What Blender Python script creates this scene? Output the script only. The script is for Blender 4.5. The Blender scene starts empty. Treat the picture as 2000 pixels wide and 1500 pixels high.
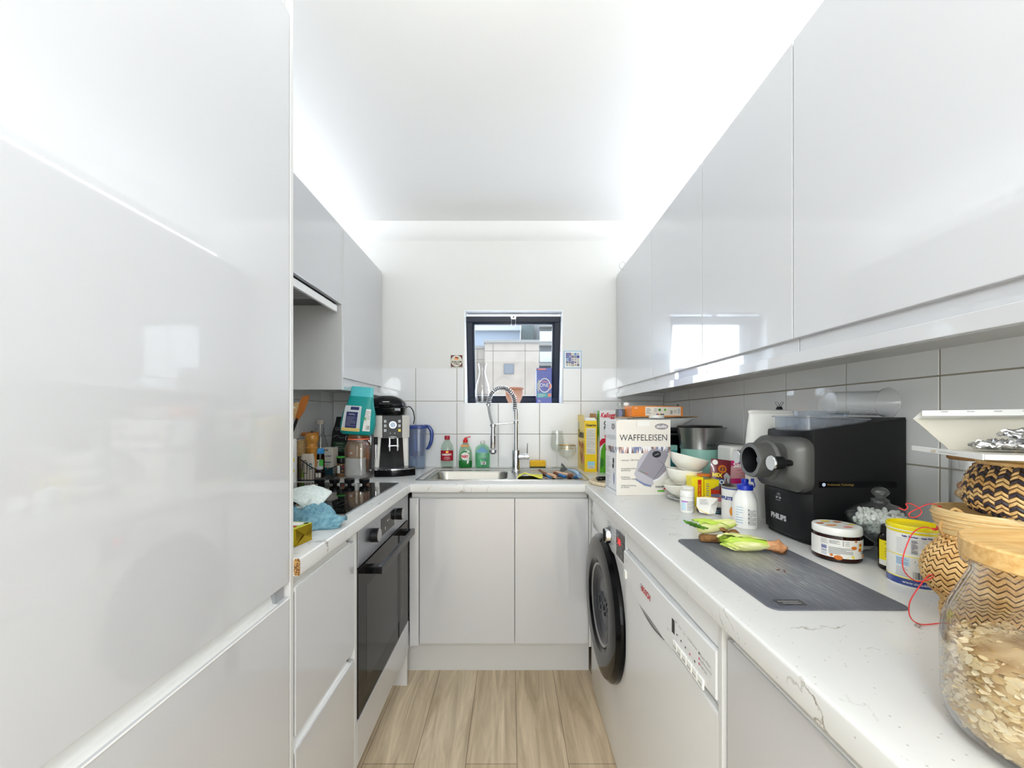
import bpy, bmesh, math, random
from mathutils import Vector, Matrix
from math import sin, cos, pi, radians as R

# ------------------------------------------------------------------ camera, world, lights, exposure
scn = bpy.context.scene
col = scn.collection
random.seed(7)
CAMZ = 1.212
cd = bpy.data.cameras.new('camera'); cam = bpy.data.objects.new('camera', cd); col.objects.link(cam)
cam.location = (0, 0, CAMZ); cam.rotation_euler = (pi/2, 0, 0)
cd.sensor_width = 36; cd.lens = 768/2000*36
cd.shift_x = .002; cd.shift_y = .0325; cd.clip_start = .02; cd.clip_end = 200
scn.camera = cam
scn.view_settings.view_transform = 'Standard'; scn.view_settings.look = 'None'
scn.view_settings.gamma = 1; scn.view_settings.use_curve_mapping = False
scn.view_settings.exposure = 1.54
scn.cycles.max_bounces = 14; scn.cycles.diffuse_bounces = 7; scn.cycles.glossy_bounces = 5
scn.cycles.transmission_bounces = 8; scn.cycles.transparent_max_bounces = 24
scn.cycles.caustics_reflective = False; scn.cycles.caustics_refractive = False
scn.cycles.use_denoising = True
scn.cycles.sample_clamp_indirect = 8

w = bpy.data.worlds.new('sky'); scn.world = w; w.use_nodes = True
wn = w.node_tree.nodes; wl = w.node_tree.links; wn.clear()
bg = wn.new('ShaderNodeBackground'); wo = wn.new('ShaderNodeOutputWorld')
tc = wn.new('ShaderNodeTexCoord'); sp = wn.new('ShaderNodeSeparateXYZ'); cr = wn.new('ShaderNodeValToRGB')
wl.new(tc.outputs['Generated'], sp.inputs[0]); wl.new(sp.outputs['Z'], cr.inputs[0])
cr.color_ramp.elements[0].color = (.62, .70, .80, 1); cr.color_ramp.elements[1].color = (.90, .95, 1, 1)
wl.new(cr.outputs[0], bg.inputs[0]); bg.inputs[1].default_value = 4.0
wl.new(bg.outputs[0], wo.inputs[0])

def area(name, loc, rot, sx, sy, power, colr):
    l = bpy.data.lights.new(name, 'AREA'); l.shape = 'RECTANGLE'; l.size = sx; l.size_y = sy
    l.energy = power; l.color = colr
    o = bpy.data.objects.new(name, l); col.objects.link(o); o.location = loc; o.rotation_euler = rot
    return o
# broad fill added before the rear wall, standing in for unseen daylight
area('rear_daylight_fill', (0, -3.42, 1.3), (pi/2, 0, 0), 5.0, 2.2, 44, (.91, .965, 1))
# unseen point lights added as fill: one overhead, one behind the camera
def point_fill(name, loc, power, r=.11, c=(.91, .965, 1)):
    l = bpy.data.lights.new(name, 'POINT'); l.energy = power; l.shadow_soft_size = r; l.color = c
    o = bpy.data.objects.new(name, l); col.objects.link(o); o.location = loc
point_fill('overhead_fill', (-.10, .70, 2.23), 1.1, .13)
point_fill('behind_camera_fill', (-.05, -.36, 1.60), 9.0, .13)

# ------------------------------------------------------------------ materials
MATS = {}
def lin(c):
    r = []
    for v in c[:3]:
        v /= 255.
        r.append(v/12.92 if v <= .04045 else ((v+.055)/1.055)**2.4)
    return (*r, 1)
def M(name, c=(200, 200, 200), rough=.5, metal=0, coat=0, spec=.5, emit=0, bump=None, sheen=0):
    m = bpy.data.materials.new(name); m.use_nodes = True; MATS[name] = m
    nt = m.node_tree; b = nt.nodes['Principled BSDF']
    b.inputs['Base Color'].default_value = lin(c); b.inputs['Roughness'].default_value = rough
    b.inputs['Metallic'].default_value = metal; b.inputs['Coat Weight'].default_value = coat
    b.inputs['Coat Roughness'].default_value = .03; b.inputs['Specular IOR Level'].default_value = spec
    if sheen: b.inputs['Sheen Weight'].default_value = sheen
    if emit:
        b.inputs['Emission Color'].default_value = lin(c); b.inputs['Emission Strength'].default_value = emit
    if bump:
        sc_, st = bump[:2]
        t = nt.nodes.new('ShaderNodeTexCoord'); n = nt.nodes.new('ShaderNodeTexNoise'); bp = nt.nodes.new('ShaderNodeBump')
        mp = nt.nodes.new('ShaderNodeMapping'); mp.inputs['Scale'].default_value = bump[2] if len(bump) > 2 else (1, 1, 1)
        nt.links.new(t.outputs['Object'], mp.inputs[0]); nt.links.new(mp.outputs[0], n.inputs['Vector'])
        n.inputs['Scale'].default_value = sc_; n.inputs['Detail'].default_value = 4
        bp.inputs['Strength'].default_value = st; bp.inputs['Distance'].default_value = .002
        nt.links.new(n.outputs['Fac'], bp.inputs['Height']); nt.links.new(bp.outputs[0], b.inputs['Normal'])
    return m
def glass(name, tint=(245, 250, 250), refl=.9, rough=.0, milk=0):
    """thin clear glass: tinted see-through plus fresnel reflection"""
    m = bpy.data.materials.new(name); m.use_nodes = True; MATS[name] = m
    nt = m.node_tree; nt.nodes.remove(nt.nodes['Principled BSDF']); out = nt.nodes['Material Output']
    tr = nt.nodes.new('ShaderNodeBsdfTransparent'); gl = nt.nodes.new('ShaderNodeBsdfGlossy')
    mx = nt.nodes.new('ShaderNodeMixShader'); fr = nt.nodes.new('ShaderNodeLayerWeight'); pw = nt.nodes.new('ShaderNodeMath'); cu = nt.nodes.new('ShaderNodeMath')
    pw.operation = 'POWER'; pw.inputs[1].default_value = 4.0; cu.operation = 'MULTIPLY_ADD'; cu.inputs[1].default_value = .62*refl; cu.inputs[2].default_value = .045*refl
    fr.inputs['Blend'].default_value = .5
    tr.inputs[0].default_value = lin(tint); gl.inputs['Roughness'].default_value = .03 + rough
    nt.links.new(fr.outputs['Facing'], pw.inputs[0]); nt.links.new(pw.outputs[0], cu.inputs[0]); nt.links.new(cu.outputs[0], mx.inputs[0])
    if milk:
        df = nt.nodes.new('ShaderNodeBsdfDiffuse'); m2 = nt.nodes.new('ShaderNodeMixShader'); m2.inputs[0].default_value = milk; df.inputs[0].default_value = lin((226, 230, 234))
        nt.links.new(tr.outputs[0], m2.inputs[1]); nt.links.new(df.outputs[0], m2.inputs[2]); nt.links.new(m2.outputs[0], mx.inputs[1])
    else: nt.links.new(tr.outputs[0], mx.inputs[1])
    nt.links.new(gl.outputs[0], mx.inputs[2]); nt.links.new(mx.outputs[0], out.inputs[0])
    return m
def noisy(name, c1, c2, scale, rough=.6, stretch=(1, 1, 1), lo=.35, hi=.65, metal=0, detail=6, bump=0, coat=0, dist=0):
    m = M(name, c1, rough, metal, coat); nt = m.node_tree; b = nt.nodes['Principled BSDF']
    t = nt.nodes.new('ShaderNodeTexCoord'); mp = nt.nodes.new('ShaderNodeMapping'); mp.inputs['Scale'].default_value = stretch
    n = nt.nodes.new('ShaderNodeTexNoise'); n.inputs['Scale'].default_value = scale; n.inputs['Detail'].default_value = detail
    n.inputs['Distortion'].default_value = dist
    r = nt.nodes.new('ShaderNodeValToRGB'); r.color_ramp.elements[0].position = lo; r.color_ramp.elements[1].position = hi
    r.color_ramp.elements[0].color = lin(c1); r.color_ramp.elements[1].color = lin(c2)
    L = nt.links; L.new(t.outputs['Object'], mp.inputs[0]); L.new(mp.outputs[0], n.inputs['Vector']); L.new(n.outputs['Fac'], r.inputs[0]); L.new(r.outputs[0], b.inputs['Base Color'])
    if bump:
        bp = nt.nodes.new('ShaderNodeBump'); bp.inputs['Strength'].default_value = bump; bp.inputs['Distance'].default_value = .003
        L.new(n.outputs['Fac'], bp.inputs['Height']); L.new(bp.outputs[0], b.inputs['Normal'])
    return m

M('paint_wall', (226, 226, 223), .75, bump=(90, .06)); M('paint_ceiling', (246, 246, 245), .8, bump=(110, .08))
MATS_GW = M('gloss_white', (198, 199, 202), .30, coat=1, bump=(2.5, .008)); MATS_GW.node_tree.nodes['Principled BSDF'].inputs['Coat IOR'].default_value = 1.85; M('matt_white', (208, 208, 207), .45)
M('carcass_white', (206, 206, 203), .5); M('lip_white', (236, 236, 234), .25, coat=.4)
M('tile', (232, 233, 233), .3, coat=.5, bump=(14, .02)); M('grout', (158, 150, 136), .9)
M('gap', (40, 38, 36), .9)
M('appliance_white', (228, 229, 229), .28, coat=.5); M('appliance_grey', (160, 162, 165), .4)
M('plastic_white', (236, 236, 232), .35, coat=.2); M('plastic_black', (16, 16, 18), .35, spec=.3); M('gloss_black', (8, 8, 10), .14, spec=.22)
M('matt_black', (22, 22, 23), .6, spec=.3); M('dark_grey', (70, 70, 71), .45); M('rubber', (38, 38, 40), .7)
M('chrome', (215, 217, 222), .08, 1); M('steel', (176, 176, 176), .28, 1, bump=(60, .05, (1, 14, 14)))
M('steel_sink', (186, 184, 178), .27, 1, bump=(45, .05, (1, 9, 1))); M('steel_dark', (110, 112, 116), .3, 1)
M('oven_steel', (172, 174, 180), .32, 1, bump=(80, .04, (14, 1, 14)))
M('black_glass', (9, 9, 10), .05, coat=1); M('oven_glass', (26, 25, 24), .05, spec=.12)
M('hob_glass', (8, 8, 9), .05, coat=.6, spec=.6)
M('mark_grey', (150, 150, 152), .6); M('mark_lgrey', (190, 192, 194), .6); M('ink', (30, 32, 40), .6); M('ink_soft', (110, 112, 122), .7)
M('red', (200, 30, 38), .4); M('pink_led', (205, 20, 95), .4); M('red_led', (230, 30, 45), .4, emit=.8)
M('paper', (236, 235, 230), .75); M('paper_warm', (226, 220, 208), .75); M('card_cream', (222, 214, 198), .7); M('kraft', (184, 148, 104), .85, bump=(60, .3))
M('wood_light', (214, 176, 116), .55); M('wood_orange', (190, 112, 42), .45); M('wood_brown', (150, 106, 56), .5); M('anthracite', (14, 26, 44), .4, spec=.3, bump=(120, .03))
M('window_white', (244, 246, 248), .4)
glass('pane_glass', (250, 252, 253), .35); glass('clear_glass', (252, 252, 252), 1.35); glass('porthole_glass', (188, 192, 200), 1.1); glass('clear_thin', (252, 253, 252), 1.0)
glass('blue_plastic', (172, 200, 236), .8, .04); glass('grey_plastic', (232, 240, 248), .8, .05, .10); glass('milky_plastic', (250, 250, 250), 1.1, .1, .15); glass('smoke_plastic', (226, 232, 240), 1.2, .02, .14)
glass('green_plastic', (232, 246, 234), .9, .03); glass('frost_plastic', (236, 238, 237), .9, .15); glass('aqua_plastic', (224, 246, 234), .8, .04)
glass('amber_glass', (150, 84, 56), 1.)
noisy('bamboo', (222, 184, 122), (204, 158, 92), 18, .45, (1, 12, 12), coat=.2)
noisy('bamboo_pale', (226, 200, 148), (206, 172, 112), 40, .5, (1, 1, 14))
noisy('pepper_wood', (208, 148, 62), (188, 124, 44), 14, .3, (6, 6, 1), coat=.5)
noisy('beech', (214, 182, 130), (196, 160, 104), 22, .55, (1, 9, 9))
noisy('board_wood', (222, 206, 176), (202, 182, 146), 20, .6, (1, 10, 1))
noisy('chipboard', (184, 142, 84), (96, 62, 30), 240, .9, lo=.4, hi=.6)
noisy('straw', (232, 194, 132), (206, 158, 92), 60, .5); noisy('straw_dark', (62, 56, 66), (36, 32, 40), 60, .5)
noisy('towel_blue', (84, 128, 146), (124, 166, 180), 90, .95, bump=.9); noisy('towel_pale', (218, 224, 220), (196, 208, 206), 120, .95, bump=.4)
noisy('sponge_yellow', (248, 190, 40), (255, 206, 60), 120, .9, bump=.5); M('scourer', (34, 62, 44), .95, bump=(300, 1))
M('cloth_yellow', (232, 226, 92), .9, bump=(260, .4))
noisy('terracotta', (206, 142, 112), (226, 188, 168), 9, .85)
noisy('lettuce', (150, 196, 40), (214, 224, 110), 26, .45, (1, 4, 4), lo=.3, hi=.75, bump=.6); M('lettuce_dark', (70, 122, 28), .5, bump=(50, .6))
noisy('lettuce_rib', (238, 236, 190), (206, 216, 120), 20, .4, (1, 5, 5)); noisy('lettuce_root', (222, 170, 128), (160, 104, 58), 40, .7, bump=.6)
noisy('bread_brown', (150, 108, 62), (98, 66, 34), 60, .9, bump=.6)
M('foil', (214, 214, 216), .22, 1, bump=(70, 1.0)); M('gold_foil', (196, 166, 40), .28, 1, bump=(24, .4)); M('mint', (146, 196, 182), .45, bump=(200, .05))
noisy('oats', (222, 196, 146), (176, 140, 88), 45, .85, bump=.5)
M('oat_flake', (226, 204, 158), .8); M('oat_flake_b', (204, 174, 122), .85); M('oat_flake_c', (240, 224, 186), .8)
M('pill_white', (242, 240, 234), .5)

def surf_floor():
    m = M('oak_floor', (190, 172, 148), .48); nt = m.node_tree; b = nt.nodes['Principled BSDF']; N = nt.nodes.new; L = nt.links.new
    t = N('ShaderNodeTexCoord'); mp = N('ShaderNodeMapping'); mp.inputs['Rotation'].default_value = (0, 0, pi/2)
    mp.inputs['Location'].default_value = (1.375, -.025, 0)
    L(t.outputs['Object'], mp.inputs[0])
    br = N('ShaderNodeTexBrick'); br.inputs['Scale'].default_value = 1; br.inputs['Brick Width'].default_value = 2.4; br.inputs['Row Height'].default_value = .18
    br.inputs['Mortar Size'].default_value = .0009; br.inputs['Bias'].default_value = 0; br.offset = .37
    br.inputs['Color1'].default_value = lin((222, 201, 170)); br.inputs['Color2'].default_value = lin((234, 217, 189)); br.inputs['Mortar'].default_value = lin((98, 80, 62))
    L(mp.outputs[0], br.inputs['Vector'])
    m2 = N('ShaderNodeMapping'); m2.inputs['Scale'].default_value = (24, 2.0, 1); L(t.outputs['Object'], m2.inputs[0])
    n = N('ShaderNodeTexNoise'); n.inputs['Scale'].default_value = 1.0; n.inputs['Detail'].default_value = 9; n.inputs['Distortion'].default_value = 1.1; n.inputs['Roughness'].default_value = .62
    L(m2.outputs[0], n.inputs['Vector'])
    r = N('ShaderNodeValToRGB'); r.color_ramp.elements[0].position = .3; r.color_ramp.elements[1].position = .72
    r.color_ramp.elements[0].color = (.50, .45, .38, 1); r.color_ramp.elements[1].color = (1.06, 1.06, 1.06, 1); L(n.outputs['Fac'], r.inputs[0])
    m3 = N('ShaderNodeMapping'); m3.inputs['Scale'].default_value = (9, 3.2, 1); L(t.outputs['Object'], m3.inputs[0])
    vo = N('ShaderNodeTexVoronoi'); vo.inputs['Scale'].default_value = .62; L(m3.outputs[0], vo.inputs['Vector'])
    rk = N('ShaderNodeValToRGB'); rk.color_ramp.elements[0].position = .03; rk.color_ramp.elements[1].position = .13
    rk.color_ramp.elements[0].color = (.42, .34, .26, 1); rk.color_ramp.elements[1].color = (1, 1, 1, 1); L(vo.outputs['Distance'], rk.inputs[0])
    a = N('ShaderNodeMixRGB'); a.blend_type = 'MULTIPLY'; a.inputs[0].default_value = .85; L(br.outputs[0], a.inputs[1]); L(r.outputs[0], a.inputs[2])
    c = N('ShaderNodeMixRGB'); c.blend_type = 'MULTIPLY'; c.inputs[0].default_value = .7; L(a.outputs[0], c.inputs[1]); L(rk.outputs[0], c.inputs[2])
    L(c.outputs[0], b.inputs['Base Color'])
surf_floor()
def surf_worktop():
    m = M('quartz', (216, 216, 214), .34, coat=.35); nt = m.node_tree; b = nt.nodes['Principled BSDF']; N = nt.nodes.new; L = nt.links.new
    t = N('ShaderNodeTexCoord'); nd = N('ShaderNodeTexNoise'); nd.inputs['Scale'].default_value = 5; nd.inputs['Detail'].default_value = 8
    L(t.outputs['Object'], nd.inputs['Vector'])
    mx = N('ShaderNodeMixRGB'); mx.inputs[0].default_value = .35; L(t.outputs['Object'], mx.inputs[1]); L(nd.outputs['Color'], mx.inputs[2])
    mp = N('ShaderNodeMapping'); mp.inputs['Scale'].default_value = (7, 12, 9); mp.inputs['Rotation'].default_value = (0, 0, .6); L(mx.outputs[0], mp.inputs[0])
    v = N('ShaderNodeTexVoronoi'); v.feature = 'DISTANCE_TO_EDGE'; v.inputs['Scale'].default_value = 1.0; L(mp.outputs[0], v.inputs['Vector'])
    r = N('ShaderNodeValToRGB'); r.color_ramp.elements[0].position = .0; r.color_ramp.elements[1].position = .018
    r.color_ramp.elements[0].color = (1, 1, 1, 1); r.color_ramp.elements[1].color = (0, 0, 0, 1); L(v.outputs['Distance'], r.inputs[0])
    n2 = N('ShaderNodeTexNoise'); n2.inputs['Scale'].default_value = 15; n2.inputs['Detail'].default_value = 5; L(t.outputs['Object'], n2.inputs['Vector'])
    r2 = N('ShaderNodeValToRGB'); r2.color_ramp.elements[0].position = .54; r2.color_ramp.elements[1].position = .68; L(n2.outputs['Fac'], r2.inputs[0])
    mu = N('ShaderNodeMath'); mu.operation = 'MULTIPLY'; L(r.outputs[0], mu.inputs[0]); L(r2.outputs[0], mu.inputs[1])
    v2 = N('ShaderNodeTexVoronoi'); v2.inputs['Scale'].default_value = 75; L(t.outputs['Object'], v2.inputs['Vector'])
    r3 = N('ShaderNodeValToRGB'); r3.color_ramp.elements[0].position = .05; r3.color_ramp.elements[1].position = .11
    r3.color_ramp.elements[0].color = (.55, .55, .55, 1); r3.color_ramp.elements[1].color = (0, 0, 0, 1); L(v2.outputs['Distance'], r3.inputs[0])
    ad = N('ShaderNodeMath'); ad.operation = 'MAXIMUM'; L(mu.outputs[0], ad.inputs[0]); L(r3.outputs[0], ad.inputs[1])
    c = N('ShaderNodeMixRGB'); c.inputs[1].default_value = lin((216, 216, 214)); c.inputs[2].default_value = lin((128, 116, 100)); L(ad.outputs[0], c.inputs[0])
    L(c.outputs[0], b.inputs['Base Color'])
surf_worktop()
def surf_mat():
    m = M('cutting_mat', (92, 94, 102), .5); nt = m.node_tree; b = nt.nodes['Principled BSDF']; N = nt.nodes.new; L = nt.links.new
    t = N('ShaderNodeTexCoord'); prev = None
    for k, rot in enumerate((.3, -.5, 1.2, 1.9, 2.5, -1.1)):
        mp = N('ShaderNodeMapping'); mp.inputs['Scale'].default_value = (330, 16, 1); mp.inputs['Rotation'].default_value = (0, 0, rot)
        L(t.outputs['Object'], mp.inputs[0]); n = N('ShaderNodeTexNoise'); n.inputs['Scale'].default_value = 1; n.inputs['Detail'].default_value = 3; L(mp.outputs[0], n.inputs['Vector'])
        r = N('ShaderNodeValToRGB'); r.color_ramp.elements[0].position = .58; r.color_ramp.elements[1].position = .72; L(n.outputs['Fac'], r.inputs[0])
        if prev:
            a = N('ShaderNodeMath'); a.operation = 'ADD'; L(prev, a.inputs[0]); L(r.outputs[0], a.inputs[1]); prev = a.outputs[0]
        else: prev = r.outputs[0]
    g = N('ShaderNodeTexGradient'); g.gradient_type = 'SPHERICAL'; mg = N('ShaderNodeMapping'); mg.inputs['Scale'].default_value = (8.5, 5.2, 1); L(t.outputs['Object'], mg.inputs[0]); L(mg.outputs[0], g.inputs[0])
    gr = N('ShaderNodeMath'); gr.operation = 'MULTIPLY_ADD'; gr.inputs[1].default_value = 1.3; gr.inputs[2].default_value = .12; L(g.outputs['Fac'], gr.inputs[0])
    mu = N('ShaderNodeMath'); mu.operation = 'MULTIPLY'; mu.use_clamp = True; L(prev, mu.inputs[0]); L(gr.outputs[0], mu.inputs[1])
    c = N('ShaderNodeMixRGB'); c.inputs[1].default_value = lin((90, 92, 101)); c.inputs[2].default_value = lin((178, 180, 182)); 
    sm = N('ShaderNodeMath'); sm.operation = 'MULTIPLY'; sm.inputs[1].default_value = .34; L(g.outputs['Fac'], sm.inputs[0])
    sc = N('ShaderNodeMath'); sc.operation = 'MULTIPLY_ADD'; sc.inputs[1].default_value = .5; L(mu.outputs[0], sc.inputs[0]); L(sm.outputs[0], sc.inputs[2]); L(sc.outputs[0], c.inputs[0])
    n5 = N('ShaderNodeTexNoise'); n5.inputs['Scale'].default_value = 9; L(t.outputs['Object'], n5.inputs['Vector'])
    mg2 = N('ShaderNodeMapping'); mg2.inputs['Location'].default_value = (.15, -.45, 0); mg2.inputs['Scale'].default_value = (13, 11, 1); L(t.outputs['Object'], mg2.inputs[0])
    g2 = N('ShaderNodeTexGradient'); g2.gradient_type = 'SPHERICAL'; L(mg2.outputs[0], g2.inputs[0])
    s = N('ShaderNodeMath'); s.operation = 'MULTIPLY'; L(g2.outputs['Fac'], s.inputs[0]); L(n5.outputs['Fac'], s.inputs[1])
    c2 = N('ShaderNodeMixRGB'); c2.inputs[2].default_value = lin((176, 168, 130)); L(s.outputs[0], c2.inputs[0]); L(c.outputs[0], c2.inputs[1])
    L(c2.outputs[0], b.inputs['Base Color'])
surf_mat()

# ------------------------------------------------------------------ mesh helpers
_fc = bpy.data.curves.new('lettering_tmp', 'FONT'); _fo = bpy.data.objects.new('lettering_tmp', _fc)
def plane(o, u, v):
    o, u, v = Vector(o), Vector(u).normalized(), Vector(v).normalized(); n = u.cross(v)
    return lambda x, y, z=0: o + u*x + v*y + n*z
def wrap(r, a0=0, cx=0, cy=0, z0=0):
    """flat x,y -> round an upright cylinder; a0 = 0 faces -y"""
    def f(x, y, z=0):
        a = a0 + x/r
        return Vector((cx + (r+z)*sin(a), cy - (r+z)*cos(a), z0+y))
    f.wrap = True
    return f
class P:
    """collects primitives, each with a material, into one mesh"""
    def __init__(s): s.v = []; s.f = []; s.m = []; s.mats = []; s.flat = set()
    def mi(s, name):
        if name not in s.mats: s.mats.append(name)
        return s.mats.index(name)
    def raw(s, vs, fs, mat, mp=None):
        b = len(s.v); i = s.mi(mat)
        for p in vs: s.v.append(tuple(mp @ Vector(p)) if isinstance(mp, Matrix) else (tuple(mp(*p)) if mp else tuple(p)))
        for f in fs: s.f.append(tuple(b+k for k in f)); s.m.append(i)
        return s
    def bm(s, b, mat, mp=None):
        bmesh.ops.recalc_face_normals(b, faces=b.faces)
        b.verts.index_update(); s.raw([v.co[:] for v in b.verts], [[v.index for v in f.verts] for f in b.faces], mat, mp); b.free(); return s
    def box(s, x0, x1, y0, y1, z0, z1, mat, bev=0, mp=None, seg=2):
        b = bmesh.new(); bmesh.ops.create_cube(b, size=1)
        for v in b.verts: v.co = Vector(((x0+x1)/2+v.co.x*(x1-x0), (y0+y1)/2+v.co.y*(y1-y0), (z0+z1)/2+v.co.z*(z1-z0)))
        if bev: bmesh.ops.bevel(b, geom=b.edges[:], offset=bev, segments=seg, affect='EDGES', profile=.5)
        k0 = len(s.f); s.bm(b, mat, mp); s.flat.update(range(k0, len(s.f))); return s
    def prism(s, poly, z0, z1, mat, mp=None, bev=0):
        b = bmesh.new(); vs = [b.verts.new((x, y, z0)) for x, y in poly]; f = b.faces.new(vs)
        e = bmesh.ops.extrude_face_region(b, geom=[f]); t = [v for v in e['geom'] if isinstance(v, bmesh.types.BMVert)]
        for v in t: v.co.z = z1
        if bev:
            ed = [x for x in b.edges if len(x.link_faces) == 2 and abs(x.verts[0].co.z-x.verts[1].co.z) < 1e-6]
            bmesh.ops.bevel(b, geom=ed, offset=bev, segments=2, affect='EDGES', profile=.5)
        k0 = len(s.f); s.bm(b, mat, mp); s.flat.update(k for k in range(k0, len(s.f)) if len(s.f[k]) > 4 or len(poly) < 7); return s
    def loft(s, rings, mat, mp=None, caps=(1, 1), closed=True):
        """rings: lists of equal numbers of points; mat may be a list per band"""
        n = len(rings[0]); b = len(s.v); w_ = n if closed else n-1
        for r in rings:
            for p in r: s.v.append(tuple(mp @ Vector(p)) if isinstance(mp, Matrix) else (tuple(mp(*p)) if mp else tuple(p)))
        for k in range(len(rings)-1):
            i = s.mi(mat[k] if isinstance(mat, (list, tuple)) else mat)
            for j in range(w_):
                a, c = b+k*n+j, b+k*n+(j+1) % n
                s.f.append((a, c, c+n, a+n)); s.m.append(i)
        if caps[0]: s.f.append(tuple(b+j for j in reversed(range(n)))); s.m.append(s.mi(mat[0] if isinstance(mat, (list, tuple)) else mat))
        if caps[1]: s.f.append(tuple(b+(len(rings)-1)*n+j for j in range(n))); s.m.append(s.mi(mat[-1] if isinstance(mat, (list, tuple)) else mat))
        return s
    def lathe(s, prof, mat, n=32, mp=None, c=(0, 0, 0), caps=(1, 1)):
        rs = [[(c[0]+max(r, 1e-5)*cos(2*pi*j/n), c[1]+max(r, 1e-5)*sin(2*pi*j/n), c[2]+z) for j in range(n)] for r, z in prof]
        return s.loft(rs, mat, mp, caps)
    def oval(s, prof, mat, n=32, p=2., mp=None, c=(0, 0, 0), caps=(1, 1)):
        """prof: (rx, ry, z[, dx, dy]) with superellipse power p"""
        rs = []
        for q in prof:
            rx, ry, z = q[:3]; dx, dy = (q[3], q[4]) if len(q) > 3 else (0, 0)
            r = []
            for j in range(n):
                a = 2*pi*j/n; cx, sy = cos(a), sin(a)
                r.append((c[0]+dx+rx*abs(cx)**(2/p)*(1 if cx >= 0 else -1), c[1]+dy+ry*abs(sy)**(2/p)*(1 if sy >= 0 else -1), c[2]+z))
            rs.append(r)
        return s.loft(rs, mat, mp, caps)
    def cyl(s, p0, p1, r, mat, n=24, r1=None, bev=0, mp=None):
        p0, p1 = Vector(p0), Vector(p1); d = p1-p0; L = d.length; q = d.to_track_quat('Z', 'Y').to_matrix().to_4x4(); T = Matrix.Translation(p0) @ q
        if isinstance(mp, Matrix): T = mp @ T
        r1 = r if r1 is None else r1
        pr = [(r-bev, 0), (r, bev), (r1, L-bev), (r1-bev, L)] if bev else [(r, 0), (r1, L)]
        return s.lathe(pr, mat, n, T)
    def tube(s, pts, r, mat, n=8, closed=False, mp=None, smooth=0, caps=True):
        pts = [Vector(p) for p in pts]
        if smooth:
            q = []; m = len(pts)
            for i in range(m if closed else m-1):
                a, b_, c_, d_ = (pts[(i-1) % m] if (closed or i) else pts[0]), pts[i], pts[(i+1) % m], (pts[(i+2) % m] if (closed or i+2 < m) else pts[-1])
                for k in range(smooth):
                    t = k/smooth; q.append(.5*((2*b_)+(-a+c_)*t+(2*a-5*b_+4*c_-d_)*t*t+(-a+3*b_-3*c_+d_)*t**3))
            if not closed: q.append(pts[-1])
            pts = q
        m = len(pts); rad = r if isinstance(r, (list, tuple)) else None; rings = []; up = Vector((0, 0, 1)); pn = None
        for i in range(m):
            t = (pts[(i+1) % m]-pts[i-1]) if (closed or 0 < i < m-1) else (pts[1]-pts[0] if i == 0 else pts[-1]-pts[-2])
            t = t.normalized() if t.length > 1e-9 else Vector((0, 0, 1))
            if pn is None: pn = t.cross(up) if abs(t.dot(up)) < .95 else t.cross(Vector((1, 0, 0)))
            pn = (pn-t*pn.dot(t)).normalized(); bn = t.cross(pn)
            rr = (rad[min(len(rad)-1, int(i*len(rad)/m))] if rad else r)
            rings.append([tuple(pts[i]+(pn*cos(2*pi*j/n)+bn*sin(2*pi*j/n))*rr) for j in range(n)])
        if closed: rings.append(rings[0])
        return s.loft(rings, mat, mp, (0, 0) if closed else (caps, caps))
    def ball(s, c, r, mat, n=16, sc=(1, 1, 1), mp=None):
        k = max(6, n//2)
        pr = [(r*sin(pi*i/k), -r*cos(pi*i/k)) for i in range(k+1)]
        T = Matrix.Translation(c) @ Matrix.Diagonal((*sc, 1))
        if isinstance(mp, Matrix): T = mp @ T
        return s.lathe(pr, mat, n, T)
    def rect(s, mp, x0, y0, x1, y1, mat, t=.0005):
        n = 26 if hasattr(mp, 'wrap') else 1
        vs = []; fs = []
        for i in range(n+1):
            x = x0+(x1-x0)*i/n; vs += [(x, y0, t), (x, y1, t)]
        for i in range(n): fs.append((2*i, 2*i+2, 2*i+3, 2*i+1))
        return s.raw(vs, fs, mat, mp)
    def poly(s, mp, pts, mat, t=.0007):
        return s.raw([(x, y, t) for x, y in pts], [tuple(range(len(pts)))], mat, mp)
    def disc(s, mp, cx, cy, rx, mat, ry=None, t=.0007, n=20):
        ry = rx if ry is None else ry
        return s.poly(mp, [(cx+rx*cos(2*pi*k/n), cy+ry*sin(2*pi*k/n)) for k in range(n)], mat, t)
    def lines(s, mp, x0, y0, x1, y1, n, mat='ink_soft', t=.0009, frac=.38, seed=1):
        rr = random.Random(seed); h = (y1-y0)/n
        for i in range(n):
            e = x1 if rr.random() > .3 else x0+(x1-x0)*rr.uniform(.45, .95)
            s.rect(mp, x0, y1-(i+.5+frac/2)*h, e, y1-(i+.5-frac/2)*h, mat, t)
        return s
    def bars(s, mp, x0, y0, x1, y1, n=12, mat='ink', t=.0009, seed=2, horiz=False):
        rr = random.Random(seed)
        for i in range(n):
            a = i/n; w_ = rr.choice((.25, .45, .7))/n
            if horiz: s.rect(mp, x0, y0+(y1-y0)*a, x1, y0+(y1-y0)*(a+w_), mat, t)
            else: s.rect(mp, x0+(x1-x0)*a, y0, x0+(x1-x0)*(a+w_), y1, mat, t)
        return s
    def text(s, txt, size, mp, mat, x=0, y=0, w=1., t=.001, align='CENTER', bold=0, ex=0, shear=0):
        _fc.body = txt; _fc.size = size; _fc.align_x = align; _fc.align_y = 'CENTER'; _fc.offset = bold; _fc.shear = shear
        _fc.extrude = ex; _fc.resolution_u = 3
        me = _fo.to_mesh(); vs = [(x+v.co.x*w, y+v.co.y, t+v.co.z) for v in me.vertices]; fs = [tuple(p.vertices) for p in me.polygons]
        _fo.to_mesh_clear(); return s.raw(vs, fs, mat, mp)
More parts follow.
